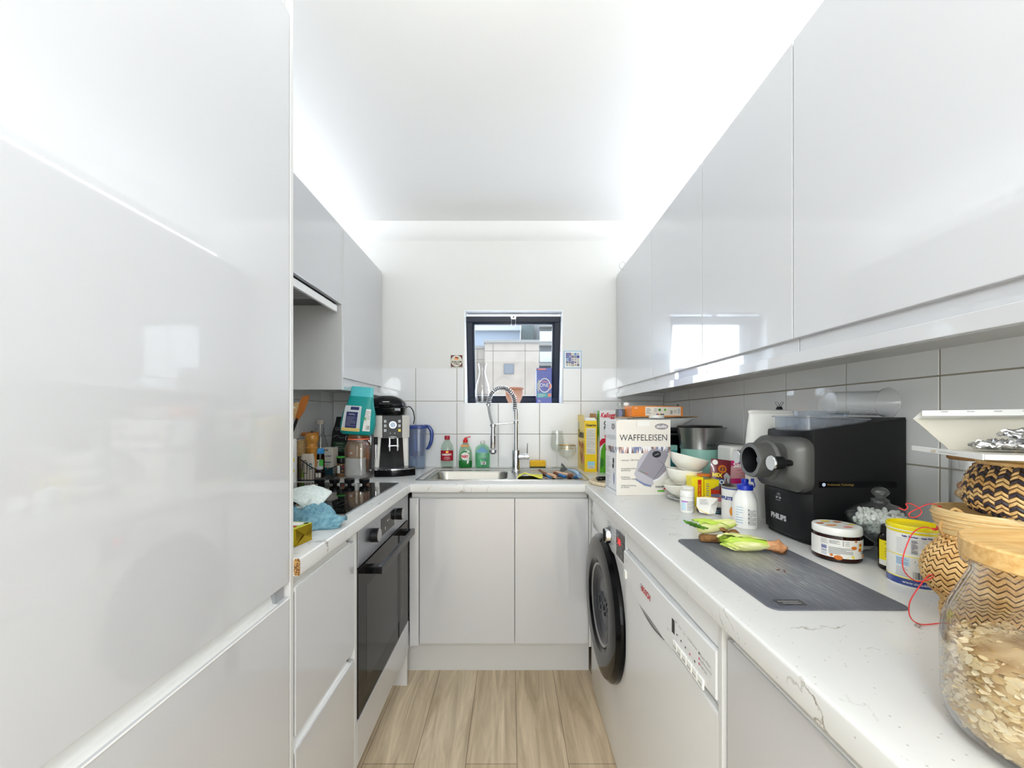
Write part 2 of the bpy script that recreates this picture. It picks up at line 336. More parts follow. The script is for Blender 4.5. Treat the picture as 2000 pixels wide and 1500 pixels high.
    def build(s, name, parent=None, loc=None, rot=None, smooth=32):
        me = bpy.data.meshes.new(name); me.from_pydata(s.v, [], s.f)
        for n in s.mats: me.materials.append(MATS[n])
        me.polygons.foreach_set('material_index', s.m)
        if smooth:
            me.update(); me.set_sharp_from_angle(angle=R(smooth)); me.polygons.foreach_set('use_smooth', [k not in s.flat for k in range(len(me.polygons))])
        me.update(); o = bpy.data.objects.new(name, me); col.objects.link(o)
        if parent: o.parent = parent
        if loc: o.location = loc
        if rot: o.rotation_euler = rot
        return o
def tag(o, label, cat, group=None):
    o['label'] = label; o['category'] = cat
    if group: o['group'] = group
    return o
def thing(name, label, cat, loc=(0, 0, 0), rz=0, group=None, rot=None):
    o = bpy.data.objects.new(name, None); col.objects.link(o); o.empty_display_size = .05
    o.location = loc; o.rotation_euler = rot or (0, 0, rz); return tag(o, label, cat, group)
def struct(o): o['kind'] = 'structure'; return o
def plab(o, t): o['label'] = t; return o
def rrect(w_, h, r, n=5, cx=0, cy=0):
    pts = []
    for (sx, sy, a0) in ((1, 1, 0), (-1, 1, 90), (-1, -1, 180), (1, -1, 270)):
        for k in range(n+1):
            a = R(a0+90*k/n); pts.append((cx+sx*(w_/2-r)+r*cos(a), cy+sy*(h/2-r)+r*sin(a)))
    return pts
WZ = .910
# ------------------------------------------------------------------ the room
XL, XR, YB, ZC = -1.093, .948, 2.41, 2.372
HX0, HX1, HZ0, HZ1 = -.279, .323, 1.297, 1.868        # window opening
struct(P().box(-2.6, 2.6, -3.6, 2.62, -.08, 0, 'oak_floor').build('floor'))
struct(P().box(-2.6, 2.6, -3.6, 2.67, ZC, ZC+.1, 'paint_ceiling').build('ceiling'))
q = P()
for a in ((XL-.1, HX0, 0, ZC), (HX1, XR+.1, 0, ZC), (HX0, HX1, 0, HZ0), (HX0, HX1, HZ1, ZC)): q.box(a[0], a[1], YB, YB+.26, a[2], a[3], 'paint_wall')
wall_back = struct(q.build('wall_back'))
wall_left = struct(P().box(XL-.12, XL, -.9, YB, 0, ZC, 'paint_wall').build('wall_left'))
wall_right = struct(P().box(XR, XR+.12, -.9, YB, 0, ZC, 'paint_wall').build('wall_right'))
struct(P().box(-2.6, XL-.12, -1.0, -.9, 0, ZC, 'paint_wall').build('wall_near_left'))
struct(P().box(XR+.12, 2.6, -1.0, -.9, 0, ZC, 'paint_wall').build('wall_near_right'))
struct(P().box(-2.7, -2.6, -3.6, -.9, 0, ZC, 'paint_wall').build('wall_far_left'))
struct(P().box(2.6, 2.7, -3.6, -.9, 0, ZC, 'paint_wall').build('wall_far_right'))
struct(P().box(-2.7, 2.7, -3.6, -3.5, 0, ZC, 'paint_wall').build('wall_rear'))
# coving
cv = [(0, 2.292), (.008, 2.297), (.022, 2.303), (.045, 2.318), (.066, 2.342), (.078, 2.358), (.088, ZC), (0, ZC)]
def cove(pts_fn, name):
    struct(P().loft([[pts_fn(0, d, z) for d, z in cv], [pts_fn(1, d, z) for d, z in cv]], 'paint_ceiling').build(name, smooth=20))
cove(lambda k, d, z: (XL+.0 if k == 0 else XR, YB-d, z), 'trim_1')
cove(lambda k, d, z: (XL+d, -.9 if k == 0 else YB, z), 'trim_2')
cove(lambda k, d, z: (XR-d, -.9 if k == 0 else YB, z), 'trim_3')
# wall tiles: 250 x 200 mm, square joints
def tiles(fn, us, zs, umin, umax, zmin, zmax, hole=None):
    g = P(); g2 = P()
    for i in range(len(us)-1):
        for j in range(len(zs)-1):
            cells = [(max(us[i], umin), min(us[i+1], umax), max(zs[j], zmin), min(zs[j+1], zmax))]
            if hole:
                out = []
                for a, b_, c, d in cells:
                    h0, h1, k0, k1 = hole
                    if b_ <= h0 or a >= h1 or d <= k0 or c >= k1: out.append((a, b_, c, d)); continue
                    if d <= k0+.02: out.append((a, b_, c, k0+.0017)); d0 = d; out += ([(a-.0017, h0, k0-.0017, d0)] if a < h0 else [])+([(h1, b_+.0017, k0-.0017, d0)] if b_ > h1 else []); continue
                    if a < h0: out.append((a, h0, c, d))
                    if b_ > h1: out.append((h1, b_, c, d))
                cells = out
            for a, b_, c, d in cells:
                if b_-a < .006 or d-c < .006: continue
                lo, hi = fn(a+.0017, c+.0017), fn(b_-.0017, d-.0017)
                x0, x1 = sorted((lo[0], hi[0])); y0, y1 = sorted((lo[1], hi[1]))
                if x1-x0 < 1e-4: x0, x1 = lo[2], lo[3]
                else: y0, y1 = lo[2], lo[3]
                z0, z1 = c+.0017, d-.0017
                g.box(x0, x1, y0, y1, z0, z1, 'tile', .0008, seg=1)
    return g
TZB = [.705, .9085, 1.1095, 1.311, 1.513]; TZS = [.70, .9, 1.101, 1.303, 1.505]
us = [-.5765-.2526*k for k in range(4, 0, -1)]+[-.5765+.2526*k for k in range(8)]
g = tiles(lambda u, z: (u, YB, YB-.007, YB), us, TZB, XL, XR, .905, 1.513, (HX0, HX1, HZ0, HZ1))
for a in ((XL, HX0, 1.31), (HX1, XR, 1.31), (XL, XR, 1.297)): pass
g.box(XL, HX0, YB-.005, YB, .905, 1.5115, 'grout'); g.box(HX1, XR, YB-.005, YB, .905, 1.5115, 'grout'); g.box(HX0, HX1, YB-.005, YB, .905, 1.296, 'grout')
g.build('wall_tiles', wall_back)
us = [.8616+.2399*k for k in range(-5, 8)]
g = tiles(lambda u, z: (XR, u, XR-.007, XR), us, TZS, -.3, YB-.008, .905, 1.372); g.box(XR-.005, XR, -.3, YB-.006, .905, 1.371, 'grout'); g.build('wall_tiles', wall_right)
us = [2.013+.243*k for k in range(-5, 3)]
g = tiles(lambda u, z: (XL, u, XL, XL+.007), us, TZS, .85, YB-.008, .905, 1.80); g.box(XL, XL+.005, .85, YB-.006, .905, 1.799, 'grout'); g.build('wall_tiles', wall_left)

# ------------------------------------------------------------------ window
win = bpy.data.objects.new('window_1', None); col.objects.link(win); win.location = ((HX0+HX1)/2, 2.61, HZ0); struct(win)
hw = (HX1-HX0)/2; hh = HZ1-HZ0
def ring(x0, x1, z0, z1, wd, y0, y1, mat, bev=.002):
    q = P(); q.box(x0, x1, y0, y1, z1-wd, z1, mat, bev); q.box(x0, x1, y0, y1, z0, z0+wd, mat, bev)
    q.box(x0, x0+wd, y0, y1, z0+wd, z1-wd, mat, bev); q.box(x1-wd, x1, y0, y1, z0+wd, z1-wd, mat, bev); return q
rv = P(); t = .004
rv.box(-hw, -hw+t, -.20, .0, 0, hh, 'window_white'); rv.box(hw-t, hw, -.20, 0, 0, hh, 'window_white'); rv.box(-hw, hw, -.20, 0, hh-t, hh, 'window_white'); rv.box(-hw, hw, -.2, 0, 0, t*.6, 'window_white')
rv.build('reveal', win)
ring(-hw+.004, hw-.004, .003, hh-.004, .030, 0, .05, 'anthracite').build('frame', win)
sash = bpy.data.objects.new('sash', None); col.objects.link(sash); sash.parent = win; sash.location = (0, -.008, .012); sash.rotation_euler = (R(10.5), 0, 0)
q = ring(-hw+.0055, hw-.0055, .0, .552, .036, -.03, .006, 'anthracite', .003)
for a in (ring(-hw+.04, hw-.04, .034, .518, .014, -.022, .004, 'anthracite', .002),):
    b0 = len(q.v); q.v += a.v; q.f += [tuple(b0+k for k in f) for f in a.f]; q.m += a.m
q.build('sash_frame', sash)
P().box(-hw+.052, hw-.052, -.008, -.003, .046, .506, 'pane_glass').build('pane', sash)
q = P(); q.box(-.017, .017, -.037, -.030, .534, .562, 'chrome', .002); q.box(-.006, .006, -.042, -.036, .54, .556, 'gloss_black', .001)
q.tube([(-.012, -.036, .545), (-.013, -.037, .515), (-.011, -.038, .498), (0, -.038, .49), (.011, -.038, .498), (.013, -.037, .515), (.012, -.036, .545)], .0022, 'chrome', 8, smooth=4)
q.build('catch', sash)

# ------------------------------------------------------------------ outside
noisy('stone', (84, 77, 69), (77, 70, 63), 3, .8); M('stone_gap', (52, 47, 42), .9); M('coping', (58, 57, 55), .7)
M('render_blue', (72, 80, 90), .8); M('render_pale', (98, 102, 106), .8); M('teal_panel', (34, 54, 58), .6); M('slate', (38, 43, 48), .5); M('metal_vent', (38, 42, 47), .5)
b = thing('stone_building', 'beige stone-clad block with a small square vent outside the window', 'building', (0, 10, -3))
q = P(); q.box(-.64, .742, 0, 1.2, 0, 6.10, 'stone')
for x in (-.43, .385): q.box(x-.006, x+.006, -.004, .0, 0, 6.10, 'stone_gap')
for z in (5.90, 3.9, 2.0): q.box(-.64, .742, -.004, 0, z-.006, z+.006, 'stone_gap')
q.build('wall', b); P().box(-.67, .76, -.05, 1.25, 6.10, 6.175, 'coping', .01).build('coping', b)
q = P(); q.box(-.155, .1, -.02, .02, 5.31, 5.57, 'metal_vent', .005); q.box(-.13, .075, -.03, -.018, 5.335, 5.545, 'slate', .005); q.build('vent', b)
b = thing('stone_wall_block', 'lower beige stone wall left of the stone-clad block', 'building', (0, 10.6, -3))
q = P(); q.box(-1.9, -.60, 0, .8, 0, 6.06, 'stone'); q.box(-.88, -.868, -.004, 0, 0, 6.06, 'stone_gap'); q.box(-1.9, -.6, -.004, 0, 5.76, 5.772, 'stone_gap'); q.build('wall', b)
P().box(-1.95, -.6, -.03, .85, 6.06, 6.14, 'coping').build('coping', b)
b = thing('rendered_building', 'pale blue rendered building with a flat roof edge behind the stone block', 'building', (0, 14, -3))
P().box(-3.2, .36, 0, 3, 0, 7.28, 'render_blue').build('wall', b); P().box(-3.3, .37, -.15, 3, 7.28, 7.9, 'render_pale').build('roof_edge', b)
b = thing('teal_clad_tower', 'dark teal clad wall behind the stone block', 'building', (0, 16, -3))
P().box(.46, 1.5, 0, 3, 0, 9, 'teal_panel').build('wall', b)
b = thing('balcony_building', 'grey building with stacked glass balconies at the right of the view', 'building', (0, 12.5, -3))
q = P(); q.box(.945, 2.6, .3, 3, 0, 9, 'slate'); q.build('wall', b)
for z in (3.9, 4.55, 5.2, 5.85, 6.5, 7.1):
    q = P(); q.box(.94, 2.6, 0, .3, z, z+.10, 'coping'); q.build('floor_slab', b); q = P(); q.box(.95, 2.6, .02, .05, z+.12, z+.45, 'render_pale'); q.build('balustrade', b)

# ------------------------------------------------------------------ fitted units
def front(q, x0, x1, y0, y1, z0, z1, mat='gloss_white', bev=.0012): return q.box(x0, x1, y0, y1, z0, z1, mat, bev)
G = .0018
# tall housing at the left
t = thing('tall_cabinet', 'tall glossy white housing unit filling the left side, with a deep drawer below', 'cabinet', (-.78, .52, 0))
def tp(name, q): o = q.build(name, t); o.location = (.78, -.52, 0); return o
q = P().box(-1.09, -.487, .226, .826, .10, 2.058, 'carcass_white'); tp('carcass', q)
tp('door', front(P(), -.481, -.463, .228, .8255, .866, 2.060))
q = front(P(), -.481, -.463, .228, .8255, .16, .834); q.box(-.4635, -.4620, .228, .8255, .8315, .834, 'lip_white', .0006); tp('drawer_front', q)
q = P(); q.box(-.500, -.4865, .228, .795, .80, .866, 'lip_white', .001); q.prism([(-.4865, .803), (-.4865, .862), (-.480, .835), (-.468, .834), (-.468, .828), (-.48, .80)], .228, .795, 'lip_white', Matrix(((1, 0, 0, 0), (0, 0, 1, 0), (0, 1, 0, 0), (0, 0, 0, 1))))
q.box(-.4862, -.476, .795, .8275, .80, .868, 'appliance_grey'); tp('handle_rail', q)
tp('top_filler', P().box(-.495, -.474, .228, .826, 2.064, 2.10, 'matt_white', .001))
q = P(); q.box(-1.09, -.463, .829, .8412, 0, 2.10, 'matt_white', .0012); q.box(-.486, -.4775, .826, .829, .1, 2.06, 'kraft'); tp('end_panel', q)
# drawer unit
t = thing('drawer_cabinet', 'glossy white two-drawer base unit between the tall housing and the oven', 'cabinet', (-.78, 1.01, 0))
def tp(name, q): o = q.build(name, t); o.location = (.78, -1.01, 0); return o
tp('carcass', P().box(-1.09, -.489, .848, 1.168, .15, .868, 'carcass_white'))
def jrail(y0, y1, z0, z1, x=-.463):
    q = P(); q.box(x-.030, x-.022, y0, y1, z0-.02, z1, 'lip_white', .001)
    n = 8; pr = [(x-.022, z1)]+[(x-.022+.019*(1-cos(pi/2*k/n)), z1-.005-(z1-z0-.005)*sin(pi/2*k/n)) for k in range(n+1)]+[(x-.003, z0-.01), (x-.022, z0-.01)]
    q.loft([[(a, y0, c) for a, c in pr], [(a, y1, c) for a, c in pr]], 'lip_white'); return q
o = front(P(), -.481, -.463, .850, 1.168, .522, .843); d = tp('drawer_front', o)
o = front(P(), -.481, -.463, .850, 1.168, .16, .491); d2 = tp('drawer_front', o)
tp('handle_rail', jrail(.848, 1.148, .845, .870)); tp('handle_rail', jrail(.848, 1.15, .493, .522))
tp('side_panel', P().box(-1.0, -.463, 1.172, 1.190, .15, .870, 'matt_white', .001)); tp('plinth', P().box(-.62, -.605, .85, 1.19, 0, .15, 'matt_white'))
# oven housing
t = thing('oven_housing', 'white panels framing the built-in oven, with a filler strip beneath', 'cabinet', (-.78, 1.49, 0))
def tp(name, q): o = q.build(name, t); o.location = (.78, -1.49, 0); return o
tp('filler_panel', front(P(), -.481, -.463, 1.194, 1.797, .153, .284)); tp('carcass', P().box(-1.09, -.49, 1.194, 1.797, .15, .28, 'carcass_white'))
tp('side_panel', P().box(-1.0, -.466, 1.789, 1.797, .285, .870, 'lip_white'))
tp('support_panel', P().box(-.60, -.4655, 1.775, 1.793, 0, .152, 'matt_white', .001))
tp('plinth', P().box(-.62, -.605, 1.196, 1.77, 0, .15, 'matt_white'))
# oven
t = thing('built_in_oven', 'built-in oven with steel control panel and dark glass door under the hob', 'oven', (-.48, 1.494, .29))
def lp(q, name, par=None, dx=.48, dy=-1.494, dz=-.29):
    o = q.build(name, par or t); o.location = (dx, dy, dz); return o
lp(P().box(-1.0, -.486, 1.205, 1.783, .295, .862, 'steel_dark'), 'body')
q = P().box(-.486, -.463, 1.199, 1.786, .752, .866, 'oven_steel', .001); q.box(-.4628, -.4622, 1.411, 1.573, .783, .846, 'oven_glass')
m_ = plane((-.463, 1.786, .752), (0, -1, 0), (0, 0, 1))
# (front faces +x; u runs towards -y as seen from the aisle is mirrored, so use +y)
m_ = plane((-.463, 1.199, .752), (0, 1, 0), (0, 0, 1))
q.text('\u2022\u2022\u2022\u2022', .02, m_, 'mark_lgrey', x=.29, y=.07, t=.0014); q.rect(m_, .255, .043, .262, .055, 'mark_lgrey', .0014)
for xx in (.085, .165): q.rect(m_, xx, .03, xx+.004, .034, 'mark_grey', .0008); q.rect(m_, xx, .085, xx+.006, .088, 'mark_grey', .0008)
lp(q, 'control_panel')
for y in (1.325, 1.617):
    q = P(); q.cyl((-.463, y, .815), (-.4405, y, .815), .0235, 'plastic_black', 32, bev=.001); q.cyl((-.4408, y, .815), (-.4385, y, .815), .0215, 'steel', 32, bev=.001); lp(q, 'knob')
q = P().box(-.485, -.463, 1.199, 1.786, .290, .746, 'oven_glass', .0015); q.box(-.4632, -.4626, 1.27, 1.71, .36, .67, 'gloss_black'); od = lp(q, 'door')
q = P(); q.box(-.4235, -.411, 1.262, 1.70, .708, .732, 'gloss_black', .002)
for y in (1.262, 1.668): q.box(-.463, -.42, y, y+.032, .709, .731, 'gloss_black', .002)
q.box(-.4230, -.4112, 1.264, 1.698, .7322, .7328, 'steel_dark'); lp(q, 'handle', od, 0, 0, 0)
# sink unit
t = thing('sink_cabinet', 'light grey two-door base unit below the sink at the end of the kitchen', 'cabinet', (0, 2.1, 0))
def tp(name, q): o = q.build(name, t); o.location = (0, -2.1, 0); return o
tp('door', front(P(), -.4135, .0202, 1.80, 1.818, .177, .839)); tp('door', front(P(), .0232, .359, 1.80, 1.818, .177, .839))
q = P().box(-.455, .359, 1.828, 1.84, .80, .871, 'carcass_white'); q.box(-.418, .359, 1.822, 1.83, .16, .839, 'carcass_white'); q.box(-.455, .359, 1.84, 1.86, .16, .60, 'carcass_white'); tp('carcass', q)
q = P(); pr = rrect(.045, .03, .008, 4, -.440, 1.815); q.prism(pr, .165, .841, 'gloss_white'); tp('corner_post', q)
tp('corner_filler', P().box(.361, .372, 1.802, 1.818, .16, .868, 'matt_white'))
tp('plinth', P().box(-.60, .378, 1.884, 1.90, 0, .174, 'matt_white', .001))
# worktop
b_ = bmesh.new(); xs = [XL, -.449, -.425, .339, .362, XR-.001]; ys = [-.35, .842, 1.774, 1.90, 2.295, YB-.001]; vv = {}
def gv(i, j):
    if (i, j) not in vv: vv[(i, j)] = b_.verts.new((xs[i], ys[j], WZ))
    return vv[(i, j)]
for i in range(5):
    for j in range(5):
        cx, cy = (xs[i]+xs[i+1])/2, (ys[j]+ys[j+1])/2
        ok = (cx < -.449 and cy > .842) or cx > .339 or cy > 1.774
        if -.425 < cx < .362 and 1.90 < cy < 2.295: ok = False
        if ok: b_.faces.new((gv(i, j), gv(i+1, j), gv(i+1, j+1), gv(i, j+1)))
e = bmesh.ops.extrude_face_region(b_, geom=b_.faces[:])
for v in e['geom']:
    if isinstance(v, bmesh.types.BMVert): v.co.z = WZ-.038
def aisle(v):
    x, y = v.co.x, v.co.y
    return (abs(x+.449) < 1e-5 and y < 1.7741) or (abs(x-.339) < 1e-5 and y < 1.7741) or (abs(y-1.774) < 1e-5 and -.4491 < x < .3391)
ed = [x for x in b_.edges if aisle(x.verts[0]) and aisle(x.verts[1]) and abs(x.verts[0].co.z-x.verts[1].co.z) < 1e-6 and len(x.link_faces) == 2 and abs(x.link_faces[0].normal.dot(x.link_faces[1].normal)) < .5]
b_.normal_update(); ed = [x for x in ed if x.calc_face_angle(0) > 1]
bmesh.ops.bevel(b_, geom=ed, offset=.0045, segments=3, affect='EDGES', profile=.5)
wt = P().bm(b_, 'quartz').build('worktop'); tag(wt, 'continuous white speckled worktop running round three sides of the kitchen', 'worktop')
q = P().prism(rrect(.013, .0365, .004, 3, -.4556, .891), -.0005, .0005, 'chipboard', Matrix(((1, 0, 0, 0), (0, 0, 1, .8415), (0, 1, 0, 0), (0, 0, 0, 1)))); plab(q.build('exposed_end', wt), 'bare brown chipboard end')
# hob
t = thing('ceramic_hob', 'black glass ceramic hob set in the left worktop above the oven', 'hob', (-.75, 1.497, WZ))
q = P().box(-.25, .245, -.287, .287, .0012, .006, 'hob_glass', .001); q.box(-.2515, .2465, -.2885, .2885, 0, .003, 'steel'); 
for cx, cy, rr in ((-.11, -.14, .09), (.11, -.15, .075), (-.11, .11, .075), (.11, .10, .1)):
    m_ = plane((cx, cy, .006), (1, 0, 0), (0, 1, 0)); n = 40
    for r0 in (rr, rr*.62):
        q.raw([((r0+(k % 2)*.0012)*cos(2*pi*(k//2)/n), (r0+(k % 2)*.0012)*sin(2*pi*(k//2)/n), .0004) for k in range(2*n)], [(2*k, (2*k+2) % (2*n), (2*k+3) % (2*n), 2*k+1) for k in range(n)], 'dark_grey', m_)
q.build('glass_plate', t)
for k in range(4):
    x = -.833+.0652*k+.75; q = P(); q.lathe([(.008, .006), (.009, .012), (.019, .014), (.0215, .019), (.0225, .031), (.020, .0345), (0, .035)], 'plastic_black', 28, c=(x, .225, 0)); q.build('knob', t)
# wall cabinets, right
def wcab(y0, y1, label, ends=0):
    t = thing('wall_cabinet', label, 'cabinet', (.80, (y0+y1)/2, 1.361), 0, None)
    def tp(name, q): o = q.build(name, t); o.location = (-.80, -(y0+y1)/2, -1.361); return o
    tp('carcass', P().box(.679, XR-.002, y0+.0005, y1-.0005, 1.3615, 2.072, 'carcass_white'))
    tp('door', front(P(), .651, .6695, y0+G, y1-G, 1.3926, 2.078)); tp('handle_rail', P().box(.666, .6715, y0+G, y1-G, 1.3615, 1.415, 'gloss_white', .0008))
wcab(1.809, 2.400, 'white gloss wall cabinet on the right, farthest, touching the end wall')
wcab(1.3325, 1.809, 'white gloss wall cabinet on the right, second from the end wall, mirroring the window')
wcab(.905, 1.3325, 'white gloss wall cabinet on the right, third from the end wall, above the steel jug')
wcab(.41, .905, 'wide white gloss wall cabinet on the right above the black pasta machine')
wcab(-.10, .41, 'nearest white gloss wall cabinet on the right, at the picture edge')
q = P(); q.box(.651, .669, -.1, YB-.012, 1.333, 1.3605, 'gloss_white', .001)
tag(q.build('light_pelmet'), 'long white pelmet strip under the right wall cabinets', 'pelmet')
q = P().box(.675, XR-.01, 2.375, YB-.0075, 1.341, 1.3605, 'matt_white'); tag(q.build('wall_batten'), 'short white batten under the right cabinets on the end wall', 'batten')
M('led', (236, 244, 255), .4, emit=2.6); M('fill_glow', (240, 245, 255), .4, emit=1.45)  # softer emitter only serves the fill panels added on the cabinet tops
q = P().box(.655, .664, -.05, 2.12, 2.0785, 2.088, 'led'); tag(q.build('led_strip'), 'glowing light strip lying along the top front of the right wall cabinets', 'light strip')
q = P().box(.84, .93, .1, 2.34, 2.0785, 2.086, 'fill_glow'); tag(q.build('fill_panel'), 'unseen glowing fill panel added on the right wall cabinets against the wall', 'fill_panel')  # glowing panel added out of sight to brighten the ceiling
q = P().box(-1.06, -.97, .9, 2.34, 2.1005, 2.108, 'fill_glow'); tag(q.build('fill_panel'), 'unseen glowing fill panel added on the left wall cabinets against the wall', 'fill_panel')  # left-hand twin, likewise an unseen added ceiling fill
q = P(); q.tube([(.70, 2.28, 2.08), (.672, 2.27, 2.082), (.655, 2.26, 2.104), (.636, 2.255, 2.098), (.626, 2.25, 2.078), (.634, 2.25, 2.062), (.652, 2.25, 2.058), (.664, 2.25, 2.072), (.668, 2.255, 2.092), (.69, 2.26, 2.0805)], .0016, 'mark_lgrey', 6, smooth=5)
q.build('cable_loop'); tag(bpy.data.objects['cable_loop'], 'thin pale cable looping over the top of the farthest right wall cabinet', 'cable')
# wall cabinets, left
t = thing('wall_cabinet', 'white gloss wall cabinet on the left, beyond the cooker hood, by the end wall', 'cabinet', (-.94, 2.12, 1.361))
def tp(name, q): o = q.build(name, t); o.location = (.94, -2.12, -1.361); return o
tp('side_panel', P().box(XL+.009, -.784, 1.834, 1.851, 1.341, 2.10, 'matt_white', .001))
tp('carcass', P().box(XL+.01, -.806, 1.852, 2.400, 1.3615, 2.095, 'carcass_white'))
tp('door', front(P(), -.802, -.784, 1.854, 2.400, 1.399, 2.10)); q = P().box(-.806, -.798, 1.854, 2.38, 1.362, 1.42, 'gloss_white', .001); tp('handle_rail', q)
q = P(); q.box(-.802, -.784, 1.853, 2.400, 1.341, 1.3605, 'gloss_white', .001); tp('pelmet', q)
t = thing('hood_cabinet', 'white gloss cabinet over the cooker hood, beside the tall housing', 'cabinet', (-.94, 1.53, 1.745))
def tp(name, q): o = q.build(name, t); o.location = (.94, -1.53, -1.745); return o
tp('carcass', P().box(XL+.01, -.806, 1.16, 1.830, 1.745, 2.095, 'carcass_white')); tp('door', front(P(), -.802, -.784, 1.16, 1.8305, 1.738, 2.10))
t = thing('cooker_hood', 'slim built-in cooker hood with grey filter, above the hob', 'hood', (-.94, 1.53, 1.70))
def tp(name, q): o = q.build(name, t); o.location = (.94, -1.53, -1.70); return o
q = P(); q.box(-.810, -.796, 1.16, 1.812, 1.697, 1.727, 'lip_white', .002); tp('front_rail', q)
q = P(); q.box(XL+.012, -.812, 1.16, 1.828, 1.732, 1.744, 'steel_dark'); tp('body', q)
q = P(); q.box(-1.06, -.83, 1.20, 1.70, 1.722, 1.731, 'mark_grey', .002)
for k in range(20): q.box(-1.04, -.85, 1.22+k*.0235, 1.235+k*.0235, 1.7205, 1.7225, 'steel')
tp('filter', q)
# end and base unit, right
t = thing('base_cabinet', 'light grey base unit with a recessed top rail, nearest on the right', 'cabinet', (.66, .30, 0))
def tp(name, q): o = q.build(name, t); o.location = (-.66, -.30, 0); return o
tp('door', front(P(), .3605, .3785, .10, .652, .16, .844)); q = jrail(.1, .640, .846, .870, .463); 
for i, v in enumerate(q.v): q.v[i] = (.824-v[0], v[1], v[2])
tp('handle_rail', q)
tp('carcass', P().box(.392, XR-.01, .1, .655, .15, .868, 'carcass_white')); tp('side_panel', P().box(.356, XR-.01, .660, .672, 0, .870, 'matt_white', .001))
tp('plinth', P().box(.42, .435, .1, .655, 0, .15, 'matt_white'))
# dishwasher
t = thing('dishwasher', 'white dishwasher with curved control panel, between washing machine and base unit', 'dishwasher', (.36, .95, 0))
def tp(name, q, par=None): o = q.build(name, par or t); o.location = (-.36, -.95, 0); return o
tp('body', P().box(.372, XR-.02, .678, 1.218, .02, .866, 'appliance_white'))
tp('top_strip', P().box(.361, .372, .6765, 1.2195, .812, .866, 'appliance_white', .002))
tp('door', P().box(.3585, .372, .6765, 1.2195, .10, .700, 'appliance_white', .003)); tp('plinth', P().box(.40, .41, .68, 1.215, 0, .1, 'appliance_white'))
q = P(); n = 24; top = []; bot = []
for k in range(n+1):
    y = 1.2195-(1.2195-.6765)*k/n; u = k/n; top.append((y, .800+.010*u-.018*sin(pi*u)*.25)); bot.append((y, .710-.014*sin(pi*min(1, u*1.15))+.015*max(0, u-.5)*2))
rings = []
for (yt, zt), (yb, zb) in zip(top, bot): rings.append([(.3535, yt, zt-.002), (.3555, yt, zt), (.372, yt, zt), (.372, yb, zb), (.3555, yb, zb), (.3535, yb, zb+.002)])
q.loft(rings, 'appliance_white')
DM = plane((.3535, 1.2195, .70), (0, -1, 0), (0, 0, 1))      # u: 0 far .. .543 near, v up from .70
q.rect(DM, .362, .045, .376, .075, 'gloss_black', .0006)
for k, uu in enumerate((.388, .408, .428, .448, .468)): q.disc(DM, uu, .052-.0016*k, .0022, 'pink_led' if k == 3 else 'ink')
for k, (uu, mt_) in enumerate(((.486, 'ink'), (.486, 'pink_led'), (.486, 'pink_led'))): q.disc(DM, uu, .072-.010*k, .0024, mt_)
for s_, uu, vv_ in (('half', .386, .078), ('Auto', .404, .076), ('Eco', .424, .074), ('Quick', .445, .0745), ('Pre-rinse', .466, .074)): q.text(s_, .0068, DM, 'mark_grey', x=uu, y=vv_)
for k, s_ in enumerate(('Check Water', 'Refill Rinse Aid', 'Refill Salt')): q.text(s_, .0068, DM, 'mark_grey', x=.4905, y=.072-.010*k, align='LEFT')
q.text('Start', .006, DM, 'mark_grey', x=.342, y=.040); q.text('Reset', .006, DM, 'mark_grey', x=.42, y=.0145); q.rect(DM, .395, .0195, .445, .0198, 'mark_grey')
q.text('BOSCH', .020, DM, 'red', x=.198, y=.055, bold=.0008); q.disc(DM, .162, .055, .0095, 'mark_grey'); q.disc(DM, .162, .055, .0075, 'appliance_white', t=.0009); q.rect(DM, .158, .052, .166, .058, 'mark_grey', .0011)
q.text('Speed', .009, DM, 'mark_grey', x=.028, y=.077); q.text('I/O', .006, DM, 'mark_grey', x=.02, y=.058)
tp('control_panel', q)
q = P(); q.box(.349, .3545, 1.190, 1.208, .722, .746, 'plastic_white', .002); tp('power_button', q)
for k in range(6):
    q = P(); y = .838-.0225*k; q.box(.3503, .3545, y-.0105, y+.0105, .7155-.0003*k, .7335, 'plastic_white', .002); q.rect(plane((.3503, y+.0105, .7155), (0, -1, 0), (0, 0, 1)), .003, .006, .018, .0072, 'gap', .0004); tp('button', q)
q = P(); n = 16; rg = []
for k in range(n+1):
    u = k/n; y = 1.075-.17*u; h_ = .012*sin(pi*u)+.0008; z = .700-.006*u*0+.002*sin(pi*u); rg.append([(.3533, y, z+.002), (.3575, y, z+.003), (.3575, y, z-h_), (.3540, y, z-h_)])
q.loft(rg, 'steel_dark'); plab(tp('handle_recess', q), 'dark crescent finger grip')
# washing machine
noisy('drum_dark', (58, 60, 64), (118, 120, 124), 9, .35, metal=.4)
t = thing('washing_machine', 'white front-loading washing machine with black porthole ring, under the right worktop', 'washing machine', (.37, 1.51, 0))
def tp(name, q, par=None): o = q.build(name, par or t); o.location = (-.37, -1.51, 0); return o
q = P(); pr = [(.95, 1.2245), (.372, 1.2245), (.368, 1.23), (.366, 1.30), (.366, 1.72), (.370, 1.785), (.380, 1.797), (.95, 1.797)]; q.prism(pr, .015, .735, 'appliance_white', bev=.002)
for x in (.41, .9):
    for y in (1.26, 1.76): q.cyl((x, y, 0), (x, y, .02), .02, 'rubber', 12)
tp('body', q)
q = P(); pr = [(.95, 1.2245), (.366, 1.2245), (.361, 1.232), (.360, 1.30), (.3605, 1.70), (.366, 1.77), (.382, 1.797), (.95, 1.797)]; q.prism(pr, .738, .858, 'appliance_white', bev=.003)
WM = plane((.360, 1.797, .738), (0, -1, 0), (0, 0, 1))
